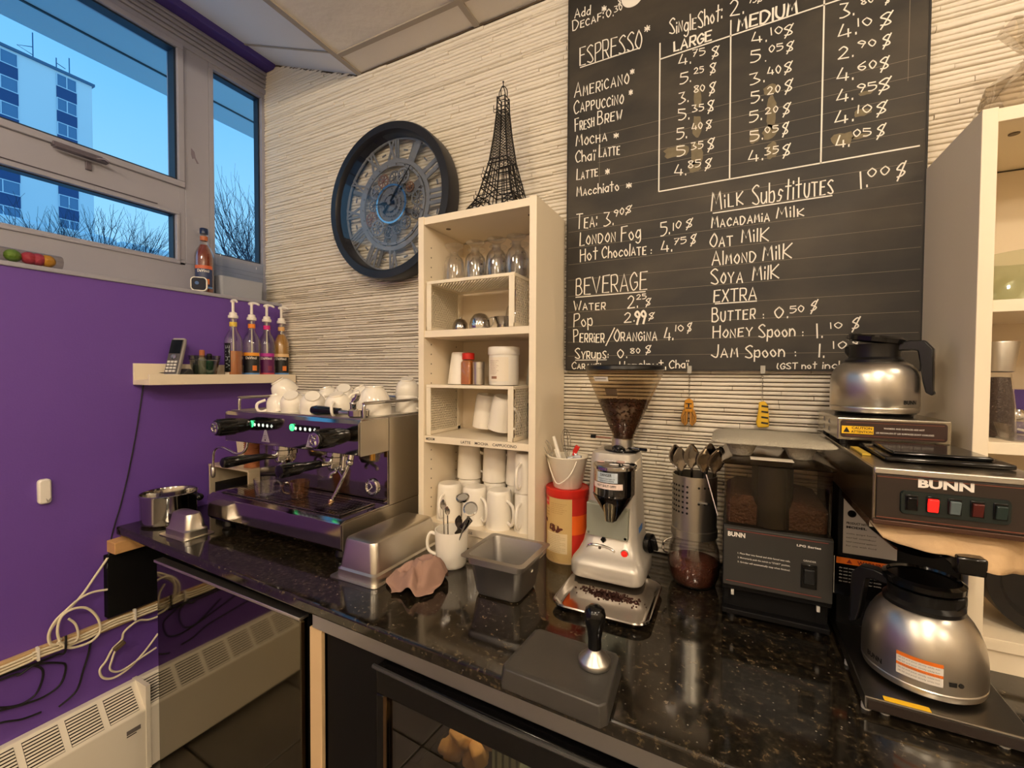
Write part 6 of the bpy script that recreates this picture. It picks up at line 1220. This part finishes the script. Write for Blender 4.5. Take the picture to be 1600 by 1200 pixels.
m = MB(); m.prism([(xa+.010, -.42), (xa+.022, -.42), (xa+.022, -.33), (xa+.010, -.33)], 1.3165, 1.3195); m.build('yellow_decal', mat('yellow_decal', 'b99a2c', .5), t, smooth=False)
m = MB(); m.box(xa+.003, xb-.003, -.275, -.02, .930, 1.228); col_ = m.build('column', BLACKM, t, smooth=False, bevel=.002)
m = MB(); m.box(xa+.012, xa+.10, -.2765, -.2752, 1.088, 1.222); s = m.build('rating_label', mat('grey_rating_label', 'a8a096', .5), t, smooth=False)
m = MB(); put_text(m, 'UL', (xa+.020, -.2772, 1.190), (1, 0, 0), (0, 0, 1), h=.014); m.lathe([(.0075, 0), (.0075, .0006), (.006, .0006), (.006, 0)], (xa+.026, -.2766, 1.172), 18, axis=(0, -1, 0)); put_text(m, 'C', (xa+.022, -.2772, 1.1685), (1, 0, 0), (0, 0, 1), h=.007)
for i_, s_ in enumerate(('PRODUCT NO.', 'MODEL', 'volts amps hertz', 'serial number', 'listed commercial appliance', 'for use with food')): put_text(m, s_, (xa+.017, -.2772, 1.150-i_*.0085-(0 if i_ < 2 else .004)), (1, 0, 0), (0, 0, 1), w=.05 if i_ > 1 else .034, h=.0045 if i_ < 2 else .003, bold=.03 if i_ < 2 else 0)
m.build('label_print', INK, s, smooth=False, fix=False)
m = MB(); m.box(xa-.004, xa+.10, -.2785, -.2768, 1.000, 1.082); s = m.build('warning_label', BLACKG, t, smooth=False); m = MB(); m.box(xa+.001, xa+.098, -.2792, -.2786, 1.066, 1.079); o = m.build('warning_bar', ORANGE, s, smooth=False)
m = MB(); put_text(m, 'WARNING', (xa+.036, -.2798, 1.0685), (1, 0, 0), (0, 0, 1), w=.05, h=.0075, bold=.03); m.prism([(xa+.018, 1.0685), (xa+.028, 1.0685), (xa+.023, 1.077)], -.2799, -.2794, 'y'); m.build('warning_print', mat('dark_red_ink', '7a1c10', .6), s, smooth=False, fix=False)
m = MB(); m.box(xa-.003, xa-.002, -.2792, -.2786, 1.002, 1.080); 
for i_ in range(5): put_text(m, 'do not overfill, hot water inside', (xa+.006, -.2792, 1.056-i_*.007), (1, 0, 0), (0, 0, 1), w=.07, h=.003)
m.build('warning_text', LETTERS, s, smooth=False, fix=False)
m = MB(); m.prism([(xa, -.517), (xb, -.517), (xb, -.020), (xa, -.020)], ZT+.008, ZT+.030); m.build('hotplate_base', mat('base_steel', [140, 136, 130], .28, metal=1), t, smooth=False, bevel=.002)
m = MB(); m.box(xa+.004, xb-.002, -.5185, -.5172, ZT+.011, ZT+.0255); m.build('base_stripe', BROWNP, t, smooth=False)
m = MB(); m.box(2.315, 2.372, -.5165, -.505, ZT+.0301, ZT+.0307); m.build('caution_strip', YELLOW, t, smooth=False)
m = MB()
for x in (xa+.006, xa+.03, xb-.03):
    for y in (-.50, -.38, -.06): m.cyl((x, y, ZT), (x, y, ZT+.008), .007, n=10)
build_each(m, 'foot', mat('clear_foot'), t)
m = MB(); m.lathe([(.066, 0), (.068, .003), (.062, .006), (.0005, .006)], (2.392, -.415, ZT+.030), 36); m.build('hotplate', BLACKP, t)
m = MB(); m.box(xa+.004, xa+.012, -.50, -.30, 1.212, 1.2275); m.box(xb-.012, xb-.004, -.50, -.30, 1.212, 1.2275); m.build('funnel_rail', CHROME, t)
t = thing('brew_funnel', 'black brew funnel slid under the head of the coffee maker', 'funnel', (2.385, -.41, 1.15))
m = MB(); m.cap = False; lathe_vessel(m, [(.018, 1.150), (.035, 1.154), (.070, 1.185), (.079, 1.222), (.083, 1.225)], .003, (2.383, -.402, 0), 36); m.build('cone', BLACKG, t)
m = MB(); m.rings([[(2.400+a, y, 1.187+b) for a, b in ((-.013, -.012), (.013, -.012), (.014, .012), (-.014, .012))] for y in (-.470, -.53)]); m.rings([[(2.400+a, y, 1.187+b) for a, b in ((-.016, -.014), (.016, -.014), (.017, .012), (-.017, .012))] for y in (-.53, -.552)]); m.build('handle', BLACKG, t, bevel=.003)
# paper filter hanging out under the head
vs = []; N = 30; rn = random.Random(5)
low = [(0, 1.221), (.06, 1.204), (.16, 1.197), (.30, 1.196), (.42, 1.197), (.52, 1.192), (.62, 1.184), (.74, 1.178), (.86, 1.172), (.96, 1.166), (1, 1.170)]
def lz(u):
    for (a, p), (b, q) in zip(low, low[1:]):
        if u <= b: return p+(q-p)*(u-a)/(b-a)
    return low[-1][1]
for j in range(7):
    for i in range(N+1):
        u = i/N; v = j/6; zt_ = 1.2255; z = zt_+(lz(u)-zt_)*v*(.95+.05*math.sin(u*11+1)); y = -.500-.050*math.sin(PI*min(1, u*1.02))**.5*(.25+.75*v)-.008*math.sin(u*17+v*2)*v; vs.append((2.294+u*.182, y, z))
m = MB(); m.add(vs, [(j*(N+1)+i, j*(N+1)+i+1, (j+1)*(N+1)+i+1, (j+1)*(N+1)+i) for j in range(6) for i in range(N)]); o = m.build('paper_filter', mat('coffee_stained_paper', 'c2a27a', .8, bump=.2, bscale=60, var=.25, vscale=22), fix=False, ang=180); s = o.modifiers.new('s', 'SOLIDIFY'); s.thickness = .0008
tag(o, 'coffee-stained paper filter sagging out below the brewer head', 'filter')
def carafe(c, s, label, handle_dir, open_lid, r=.078):
    t = thing('thermal_carafe', label, 'carafe', c); x, y, z = c; k = r/.078
    m = MB(); m.lathe([(.070*k, 0), (.076*k, .003), (r, .010), (r, .013), (r*.985, .0145), (r, .016)]+([(r, .060), (r*.985, .078), (r*.93, .092), (r*.82, .103), (r*.70, .1085), (r*.62, .110)] if s < 1.1 else [(r, .040), (r*.985, .058), (r*.94, .078), (r*.87, .094), (r*.78, .108), (r*.68, .119), (r*.60, .124)]), c, 48); m.build('body', mat('spun_steel', [196, 190, 180], .32, metal=1, bump=.015, bscale=500, stretch=(.1, .1, 4)), t)
    zt = z+(.108 if s < 1.1 else .121); ch = .040 if s < 1.1 else .030; m = MB(); m.lathe([(r*.66, 0), (r*.66, .006), (r*.58, .012), (r*.58, ch-.006), (r*.60, ch)], (x, y, zt), 36); m.build('collar', BLACKP, t)
    h = Vector(handle_dir).normalized(); n_ = Vector((-h.y, h.x, 0))
    def bar(P, w_, th):
        m = MB(); rg = []
        for i, p in enumerate(P):
            a = P[max(0, i-1)]; b = P[min(len(P)-1, i+1)]; d = (Vector((b[0], 0, b[1]))-Vector((a[0], 0, a[1]))).normalized(); up = h*(-d.z)+Vector((0, 0, d.x)); q = Vector((x, y, z))+h*p[0]+Vector((0, 0, p[1])); th_ = th[i] if isinstance(th, list) else th
            rg.append([tuple(q+n_*a_*w_+up*b_*th_) for a_, b_ in ((-1, -1), (1, -1), (1, 1), (-1, 1))])
        m.rings(rg); return m
    H = .108 if s < 1.1 else .112
    P = [(r*.45, H+.032), (r*.80, H+.036), (r*1.00, H+.034), (r*1.09, H+.024), (r*1.12, H-.005), (r*1.15, H-.04), (r*1.18, H-.060), (r*1.26, H-.066)]
    bar(P, .012, [.008, .010, .012, .012, .010, .008, .006, .003]).build('handle', BLACKP, t, bevel=.003)
    lc = Vector((x, y, zt+ch+.001)); ax = Vector((0, 0, 1)) if not open_lid else (Vector((0, 0, 1))+h*.16).normalized(); lc = lc+ax*.002
    m = MB(); m.lathe([(r*.54, 0), (r*.66, .003), (r*.67, .012), (r*.60, .016), (r*.58, .012), (.0005, .013)], lc, 36, axis=tuple(ax)); m.build('lid', BLACKG, t)
    sp = -h; m = MB(); q = Vector((x, y, zt+ch*.5))+sp*(r*.52); m.rings([[tuple(q+n_*a*.016+Vector((0, 0, b))) for a, b in ((-1, -.012), (1, -.012), (1, .016), (-1, .016))], [tuple(q+sp*.012+n_*a*.007+Vector((0, 0, b))) for a, b in ((-1, .004), (1, .004), (1, .018), (-1, .018))]]); m.build('spout', BLACKP, t, bevel=.003)
    return t
# hot water warmer and carafe on top
t = thing('top_warmer', 'steel warmer box with a brown front on top of the brewer', 'warmer', (2.375, -.21, 1.3175)); m = MB(); m.box(2.286, 2.463, -.285, -.06, 1.3265, 1.372)
m.build('casing', mat('warmer_steel', [170, 164, 150], .25, metal=1), t, smooth=False, bevel=.002)
m = MB()
for x in (2.30, 2.45):
    for y in (-.27, -.08): m.cyl((x, y, 1.3167), (x, y, 1.3265), .007, n=10)
build_each(m, 'foot', BLACKP, t)
m = MB(); m.rings([[(p[0], -.2854, p[1]) for p in rr(2.374, 1.3495, .166, .036, .006, 0)], [(p[0], -.2868, p[1]) for p in rr(2.374, 1.3495, .165, .035, .006, 0)]]); fp = m.build('front_plate', mat('maroon_plate', '33211c', .35), t)
m = MB(); m.box(2.293, 2.345, -.2875, -.2869, 1.340, 1.3555); yl = m.build('caution_label', YELLOW, t, smooth=False)
m = MB(); put_text(m, 'CAUTION', (2.3095, -.288, 1.3495), (1, 0, 0), (0, 0, 1), w=.033, h=.0048, bold=.02); put_text(m, 'ATTENTION', (2.3085, -.288, 1.3420), (1, 0, 0), (0, 0, 1), w=.035, h=.0048, bold=.02); m.prism([(2.2955, 1.3425), (2.3065, 1.3425), (2.301, 1.3535)], -.2881, -.2876, 'y'); m.build('caution_print', INK, yl, smooth=False, fix=False)
m = MB(); put_text(m, 'WARMERS AND SURFACES ARE HOT', (2.361, -.2873, 1.3518), (1, 0, 0), (0, 0, 1), w=.062, h=.003, bold=.01); put_text(m, 'LES RECHAUDS ET LES SURFACES SONT CHAUDES', (2.349, -.2873, 1.3425), (1, 0, 0), (0, 0, 1), w=.088, h=.003, bold=.01); m.build('plate_lettering', LETTERS, fp, smooth=False, fix=False)
m = MB(); m.box(2.30, 2.452, -.2874, -.2869, 1.3360, 1.3366); m.box(2.30, 2.452, -.2874, -.2869, 1.3625, 1.3631); m.build('pinstripe', mat('copper_line'), fp, smooth=False)
m = MB()
for a in (-.20, -.14):
    for b in (1.335, 1.352): m.prism([(a-.01, b), (a+.01, b), (a, b+.010)], 2.2852, 2.2862, 'x')
build_each(m, 'vent_mark', mat('grey_plate'), t, smooth=False)
m = MB(); m.lathe([(.066, 0), (.068, .003), (.060, .006), (.0005, .006)], (2.366, -.185, 1.372), 36); m.build('hotplate', BLACKP, t)
cu = carafe((2.366, -.185, 1.3785), 1.0, 'steel carafe with a tilted black lid on top of the warmer', (.92, -.40, 0), True, r=.077)
m = MB(); c_ = (2.366, -.185, 0); put_text(m, 'BUNN', (0, 0, 0), (1, 0, 0), (0, 0, 1), w=.030, h=.0075, bold=.04, bend=((2.366, -.185, 1.3785+.022), .0776, math.radians(296))); m.build('lettering', INK, cu, smooth=False, fix=False)
cl = carafe((2.388, -.415, ZT+.0362), 1.18, 'steel carafe with a black lid on the brewer hotplate', (-.85, .52, 0), False, r=.081)
c_ = (2.388, -.415, 0); zl = ZT+.0362
m = MB(); arc_patch(m, c_, .0814, math.radians(232), math.radians(272), zl+.026, zl+.062, 10); s = m.build('instruction_label', mat('white_sticker', 'dcd6cc'), cl)
m = MB()
for a, b in ((.056, .062), (.040, .0445)): arc_patch(m, c_, .0816, math.radians(232), math.radians(272), zl+a, zl+b, 10)
m.build('orange_band', ORANGE, s)
m = MB()
for k in range(5): put_text(m, 'lift lid and pour slowly while hot', (0, 0, 0), (1, 0, 0), (0, 0, 1), w=.050, h=.0022, bend=((c_[0], c_[1], zl+.052-k*.0055), .0817, math.radians(234)))
m.build('label_print', mat('grey_ink'), s, smooth=False, fix=False)
m = MB(); put_text(m, 'BUNN', (0, 0, 0), (1, 0, 0), (0, 0, 1), w=.030, h=.008, bold=.04, bend=((c_[0], c_[1], zl+.024), .0814, math.radians(196))); m.build('lettering', INK, cl, smooth=False, fix=False)
m = MB(); arc_patch(m, c_, .0815, math.radians(277), math.radians(284), zl+.030, zl+.037, 4); m.lathe([(.0035, 0), (.0035, .0005), (.0025, .0005)], (c_[0]+.0815*math.cos(math.radians(288)), c_[1]+.0815*math.sin(math.radians(288)), zl+.0335), 12, axis=(math.cos(math.radians(288)), math.sin(math.radians(288)), 0)); m.build('care_marks', INK, cl, smooth=False)

# ---------------------------------------------------------------- things on the wall shelf
t = thing('cordless_phone', 'silver and black cordless phone standing in its cradle on the wall shelf', 'phone', (.20, -.50, ZS+.0005))
m = MB(); m.prism([(-.525, ZS+.0005), (-.430, ZS+.0005), (-.425, ZS+.006), (-.445, ZS+.040), (-.455, ZS+.042), (-.485, ZS+.012), (-.528, ZS+.008)], .172, .228, 'x'); m.build('cradle', DARKGREY, t, smooth=False, bevel=.003)
o = MB().rings([rr(0, 0, .046, .020, .006, 0), rr(0, 0, .048, .024, .008, .02), rr(0, 0, .048, .022, .008, .14), rr(0, 0, .044, .018, .007, .158)]).build('handset', mat('silver_plastic', 'b4b0aa', .35, metal=.3), None); o.parent = t; o.location = (0, 0, .008); o.rotation_euler = (-.28, 0, PI/2-.0)
hs = o
m = MB(); m.rings([rr(0, -.0125, .042, .003, .001, .010), rr(0, -.0125, .042, .003, .001, .150)]); k = m.build('face_plate', mat('dark_pewter_plastic', '4a464a', .3), None); k.parent = hs
m = MB(); m.box(-.019, .019, -.0148, -.012, .092, .148); k2 = m.build('screen', mat('phone_screen', '11161c', .1), None, smooth=False); k2.parent = hs
m = MB()
for i in range(3):
    for j in range(4): m.obox((-.012+i*.012, -.0152, .020+j*.0125), (.0090, .003, .0075))
k3 = m.build('keys', mat('key_plastic', 'd8d4cc', .4), None, smooth=False); k3.parent = hs
m = MB(); m.lathe([(.011, 0), (.011, .003), (.006, .003), (.0005, .002)], (0, -.0135, .078), 16, axis=(0, -1, 0)); k4 = m.build('navigation_ring', CHROME, None); k4.parent = hs
hs.rotation_euler = Euler((-.36, 0, math.radians(34)), 'XYZ')
t = thing('glass_bucket', 'small clear bucket of little bottles between the phone and the syrups', 'bucket', (.20, -.383, ZS+.0005)); c_ = (.20, -.383, ZS+.0005)
m = MB(); m.cap = False; lathe_vessel(m, [(.034, 0), (.037, .003), (.054, .092), (.056, .094)], .002, c_, 32); m.build('pail', glass('bucket_glass', 'd5ddda', .9, .12), t)
m = MB(); m.tube([(c_[0]+.053*math.cos(a), c_[1]+.053*math.sin(a), c_[2]+.075+.0) for a in [i*PI/12 for i in range(24)]], .0012, 5, closed=True); m.build('band', CHROME, t)
for (x, y, h, mt, lb_) in ((.195, -.390, .105, mat('cork', 'a8643c', .7), 'small brown-topped bottle in the clear bucket'), (.205, -.368, .092, BLACKP, 'small black-capped green bottle in the clear bucket')):
    t = thing('little_bottle', lb_, 'bottle', (x, y, ZS+.004)); m = MB(); m.lathe([(.013, 0), (.014, .002), (.014, h*.72), (.008, h*.8)], (x, y, ZS+.004), 16); m.build('body', mat('cream_bottle', 'c9b79a', .4) if mt != BLACKP else mat('green_bottle', '3d7a5a', .3), t)
    m = MB(); m.lathe([(.0095, h*.8), (.0095, h*1.05), (.007, h*1.08)], (x, y, ZS+.004), 14); m.build('cap', mt, t)
def syrup(x, y, z, liquid, neckc, labc, label, fill=.66, face=0., pump=True, vertical=False, cap=None, tag2='d98a2c', lettering='DaVinci'):
    t = thing('syrup_bottle', label, 'bottle', (x, y, z), 'pump syrup bottles on the wall shelf' if pump else None); c = (x, y, z)

    pr = [(.030, 0), (.0345, .004), (.0350, .150), (.033, .168), (.025, .188), (.016, .204), (.0135, .215), (.0135, .262)]
    m = MB(); m.cap = False; lathe_vessel(m, pr, .0016, c, 30); m.build('glass_body', GLASS, t)
    m = MB(); hh = .19*fill; m.lathe([(.0320, .003), (.0330, .006), (.0330, min(hh, .150)), (.0005, min(hh, .150)+.0005)] if hh < .15 else [(.0320, .003), (.0330, .15), (.024, .186), (.0145, .204), (.0005, .205)], c, 26); m.build('syrup', liquid, t)
    a = face
    m = MB(); m.cap = False; m.lathe([(.0140, .222), (.0143, .240)], c, 20); m.build('neck_label', mat('n_'+neckc, neckc, .45), t)
    if vertical:
        m = MB(); arc_patch(m, c, .0355, a-.55, a+.25, z+.030, z+.150, 8); l_ = m.build('front_label', BLACKP, t)
        m = MB(); put_text(m, 'WHITE', (0, 0, 0), (1, 0, 0), (0, 0, 1), w=.1, h=.018); 
        vs = [(c[0]+.0359*math.cos(a-.35+(v_[2]-0)/.0355), c[1]+.0359*math.sin(a-.35+(v_[2])/.0355), z+.040+v_[0]) for v_ in m.v]; mm_ = MB(); mm_.add(vs, m.f); mm_.build('label_lettering', mat('pale_lettering', 'a8b0b4', .5), l_, smooth=False, fix=False)
        m = MB(); arc_patch(m, c, .0358, a-.5, a+.1, z+.014, z+.028, 6); m.build('barcode_patch', mat('cream_label'), t)
    else:
        m = MB(); arc_patch(m, c, .0355, a-1.0, a+1.0, z+.026, z+.108, 14); l_ = m.build('front_label', mat('l_'+labc, labc, .4), t)
        m = MB(); arc_patch(m, c, .0357, a-1.0, a+1.0, z+.100, z+.114, 14); m.build('top_band', mat('b_'+tag2, tag2, .45), t)
        m = MB(); arc_patch(m, c, .0357, a-1.0, a+1.0, z+.019, z+.026, 14); m.build('bottom_band', mat('b_blue', '5a8cc8', .5) if labc != '5a1450' else mat('b_rose', 'c84a5a', .5), t)
        m = MB(); put_text(m, lettering, (0, 0, 0), (1, 0, 0), (0, 0, 1), w=.044, h=.011, bold=.02, bend=((x, y, z+.086), .0359, a-.62)); m.build('label_lettering', LETTERS, l_, smooth=False, fix=False)
        m = MB(); arc_patch(m, c, .0359, a+.15, a+.62, z+.036, z+.058, 6); m.build('fruit_picture', mat('f_'+tag2, 'd9762c' if labc != '5a1450' else '7a2a44', .5), l_)
    if pump:
        m = MB(); m.lathe([(.0145, .256), (.0190, .257), (.0190, .268), (.0150, .270), (.0140, .280), (.0070, .283), (.0055, .284), (.0055, .322), (.007, .323), (.007, .330), (.0005, .331)], c, 20); p_ = m.build('pump_collar', WHITEP, t)
        d = Vector((math.cos(a+.9), math.sin(a+.9), 0)); m = MB(); b = Vector((x, y, z+.328)); m.tube(smooth_path([b-d*.012, b+Vector((0, 0, .003)), b+d*.022+Vector((0, 0, .002)), b+d*.040-Vector((0, 0, .006))], 4), [.0065, .0066, .0066, .0065, .006, .0058, .0055, .0052, .005, .0048, .0046, .0044, .004], 10); m.build('pump_spout', WHITEP, p_)
        m = MB(); m.cyl((x, y, z+.02), (x, y, z+.256), .003, n=8); m.build('dip_tube', mat('clear_tube', 'cfc8b8', .3), t)
    else:
        m = MB(); m.lathe([(.0150, .250), (.0155, .252), (.0155, .272), (.0140, .274)], c, 22); m.build('cap', cap or BLUE, t)
    return t
AMB_L = mat('amber_syrup', 'c9752a', .12, trans=.35); BRN_L = mat('brown_syrup', '6a3018', .12, trans=.2); CLR_L = mat('clear_syrup', 'b9a08c', .1, trans=.6); GOLD_L = mat('gold_syrup', 'c9943c', .12, trans=.35)
FA = math.radians(-38)
syrup(.198, -.268, ZS+.0005, AMB_L, 'e0c04a', '1c1a18', 'leftmost pump syrup bottle, its black side label lettered vertically', .62, math.radians(-62), vertical=True)
syrup(.198, -.188, ZS+.0005, AMB_L, 'e8862a', '1c1c20', 'second pump syrup bottle from the left, orange neck label', .22, FA, tag2='e89a2c')
syrup(.198, -.118, ZS+.0005, CLR_L, 'd82a80', '5a1450', 'third pump syrup bottle from the left, pink and purple labels', .25, FA, tag2='b02a8c')
syrup(.198, -.046, ZS+.0005, GOLD_L, 'd8a86a', '1c1a18', 'rightmost pump syrup bottle against the stone wall, peach band', .95, FA, tag2='e8c08a')
# ---------------------------------------------------------------- things on the window ledge
ZL = 1.7905
s_ = syrup(.085, -.318, ZL, mat('red_amber_syrup', '8c3a1c', .12, trans=.3), 'b8663a', '27345a', 'blue-capped syrup bottle standing on the window ledge', .95, math.radians(-35), pump=False, tag2='c9603a', cap=mat('navy_cap', '1c2c50', .3))
t = thing('security_camera', 'small white square camera with a dark face on the window ledge', 'camera', (.125, -.352, ZL))
o = MB().rings([rr(0, 0, .040, .040, .010, 0), rr(0, 0, .056, .056, .014, .003), rr(0, 0, .058, .058, .015, .018), rr(0, 0, .056, .056, .014, .022)]).build('case', WHITEP, None); o.parent = t; o.location = (-.010, 0, .030); o.rotation_euler = (math.radians(90), 0, math.radians(52))
p_ = MB().rings([rr(0, 0, .050, .050, .012, .0221), rr(0, 0, .048, .048, .012, .0236)]).build('dark_face', mat('blue_black_gloss', '131c30', .1), None); p_.parent = o
q_ = MB(); q_.lathe([(.007, .0237), (.007, .0245), (.0005, .0246)], (-.006, .003, 0), 16); q_ = q_.build('lens', mat('lens_blue', '4a6aa0', .05), None); q_.parent = o
t = thing('acrylic_bin', 'clear acrylic bin, grey in its lower half, standing against the narrow window', 'bin', (.075, -.165, ZL))
m = MB(); m.rings([rr(.082, -.168, .058, .195, .012, ZL), rr(.080, -.168, .066, .206, .014, ZL+.165), rr(.080, -.168, .076, .216, .016, ZL+.168), rr(.080, -.168, .076, .216, .016, ZL+.176), rr(.080, -.168, .068, .208, .014, ZL+.176), rr(.080, -.168, .062, .202, .012, ZL+.160), rr(.082, -.168, .054, .191, .012, ZL+.003)], True, True); m.build('shell', ACRYL, t, fix=False)
m = MB(); m.rings([rr(.082, -.168, .052, .189, .012, ZL+.004), rr(.081, -.168, .056, .196, .012, ZL+.088)]); m.build('frame_view_block', mat('frame_view_grey', 'bdb6b4', .8), t)  # added grey block imitating the window frame seen through the acrylic
t = thing('candy_tube', 'clear tube of green, red and yellow sweets lying on the window ledge', 'sweets', (.115, -.86, ZL))
m = MB(); m.lathe([(.0005, 0), (.021, .001), (.0225, .006), (.0225, .215), (.021, .219), (.0005, .220)], (.112, -.990, ZL+.0232), 20, axis=(0, 1, 0)); m.build('tube', glass('candy_tube_plastic', 'e6e2e0', .6, .06), t)
for y, col, nm in ((-.962, 'c9c44a', 'yellow-green sweet'), (-.925, '7a9a3a', 'green sweet'), (-.880, '6f9a34', 'green sweet'), (-.845, 'c03a50', 'red sweet'), (-.825, 'c4405a', 'red sweet'), (-.803, 'd8a028', 'yellow sweet')):
    m = MB(); m.ball((.112, y, ZL+.0232), .0195, 14); m.build('sweet', mat('sweet_'+col, col, .5, bump=.3, bscale=90), t, label=nm)
# ---------------------------------------------------------------- right bookcase contents
ZB = 1.5985
t = thing('glass_bowl', 'large clear glass bowl with a ground rim on the right bookcase', 'bowl', (2.63, -.15, ZB)); m = MB(); m.cap = False; lathe_vessel(m, [(.055, 0), (.070, .004), (.080, .085), (.088, .094), (.090, .100)], .003, (2.625, -.15, ZB), 40); m.build('bowl', glass('greenish_glass', 'f2f6ef', .9, .07), t)
ZB2 = 1.3385
t = thing('pepper_mill', 'steel-topped pepper mill full of peppercorns in the right bookcase', 'pepper mill', (2.565, -.19, ZB2)); c_ = (2.562, -.19, ZB2)
m = MB(); m.cap = False; m.lathe([(.026, 0), (.024, .06), (.017, .125)], c_, 28); m.build('glass_body', GLASS, t)
m = MB(); m.lathe([(.022, .002), (.0215, .06), (.0155, .118), (.0005, .119)], c_, 24); m.build('peppercorns', mat('peppercorn', '35211c', .7, bump=.8, bscale=300, var=.4, vscale=200), t)
m = MB(); m.lathe([(.017, .128), (.020, .130), (.027, .185), (.0265, .188)], c_, 28); m.build('head', STEELV, t)
m = MB(); m.box(2.585, 2.70, -.10, -.06, ZB2, ZB2+.092); t = m.build('tea_box', mat('purple_card', '40286e', .5), bevel=.001, smooth=False); tag(t, 'purple cardboard box behind the pepper mill in the right bookcase', 'box')
t = thing('salt_shaker', 'round-topped chrome salt shaker in front of the purple box', 'shaker', (2.597, -.155, ZB2)); m = MB(); m.lathe([(.017, 0), (.018, .02), (.013, .030)], (2.600, -.155, ZB2), 20); m.build('glass_body', GLASS, t); m = MB(); m.lathe([(.014, .030), (.017, .034), (.017, .044), (.011, .054), (.0005, .057)], (2.600, -.155, ZB2), 20); m.build('cap', CHROME, t)
m = MB(); m.cap = False
t = thing('glass_dish', 'low clear rectangular dish holding white packets in the right bookcase', 'dish', (2.62, -.235, ZB2)); m.rings([rr(2.625, -.235, .15, .06, .01, ZB2), rr(2.625, -.235, .16, .07, .012, ZB2+.032), rr(2.625, -.235, .155, .065, .012, ZB2+.032), rr(2.625, -.235, .146, .056, .01, ZB2+.003)], True, True); m.build('shell', GLASS, t, fix=False)
m = MB(); m.obox((2.61, -.235, ZB2+.012), (.07, .03, .004), (.1, .2, .2)); m.obox((2.64, -.235, ZB2+.016), (.07, .03, .004), (.1, -.1, -.2)); m.build('packets', WHITEP, t, bevel=.001)
t = thing('cast_pot', 'round black pot lying on its side on the lowest shelf of the right bookcase', 'pot', (2.62, -.19, .975)); zz = .9742+.098
m = MB(); m.lathe([(.0005, .010), (.070, .012), (.078, .0), (.097, .0), (.098, .02), (.094, .10), (.07, .13), (.0005, .135)], (2.628, -.245, zz), 44, axis=(0, 1, 0)); m.build('body', mat('black_iron_pot', '1e1b18', .35), t)
m = MB(); m.lathe([(.034, 0), (.034, .004), (.028, .006), (.0005, .006)], (2.628, -.233, zz), 30, axis=(0, -1, 0)); m.build('centre_disc', PEW, t)
# clear bag on top of the right bookcase
t = thing('clear_bag', 'crinkled clear plastic bag tied with a purple ribbon on the right bookcase', 'bag', (2.62, -.15, 1.9455)); m = MB(); rn = random.Random(7); rg = []
for j, (r, z) in enumerate(((.06, 0), (.085, .02), (.09, .06), (.075, .10), (.035, .135), (.022, .15), (.05, .19), (.062, .22))):
    rg.append([(2.63+r*math.cos(2*PI*i/22)*(1+rn.uniform(-.16, .16)), -.15+r*math.sin(2*PI*i/22)*(1+rn.uniform(-.16, .16)), 1.9455+z*(1+rn.uniform(-.04, .04))) for i in range(22)])
m.rings(rg, True, False); m.build('film', glass('crinkled_film', 'ece6dc', .9, .14, .05), t, fix=False, ang=25)
m = MB(); m.tube([(2.63+.026*math.cos(a), -.15+.026*math.sin(a), 1.9455+.148) for a in [i*PI/8 for i in range(16)]], .004, 6, closed=True); m.build('ribbon', mat('plum_ribbon', '7a3058', .5), t)
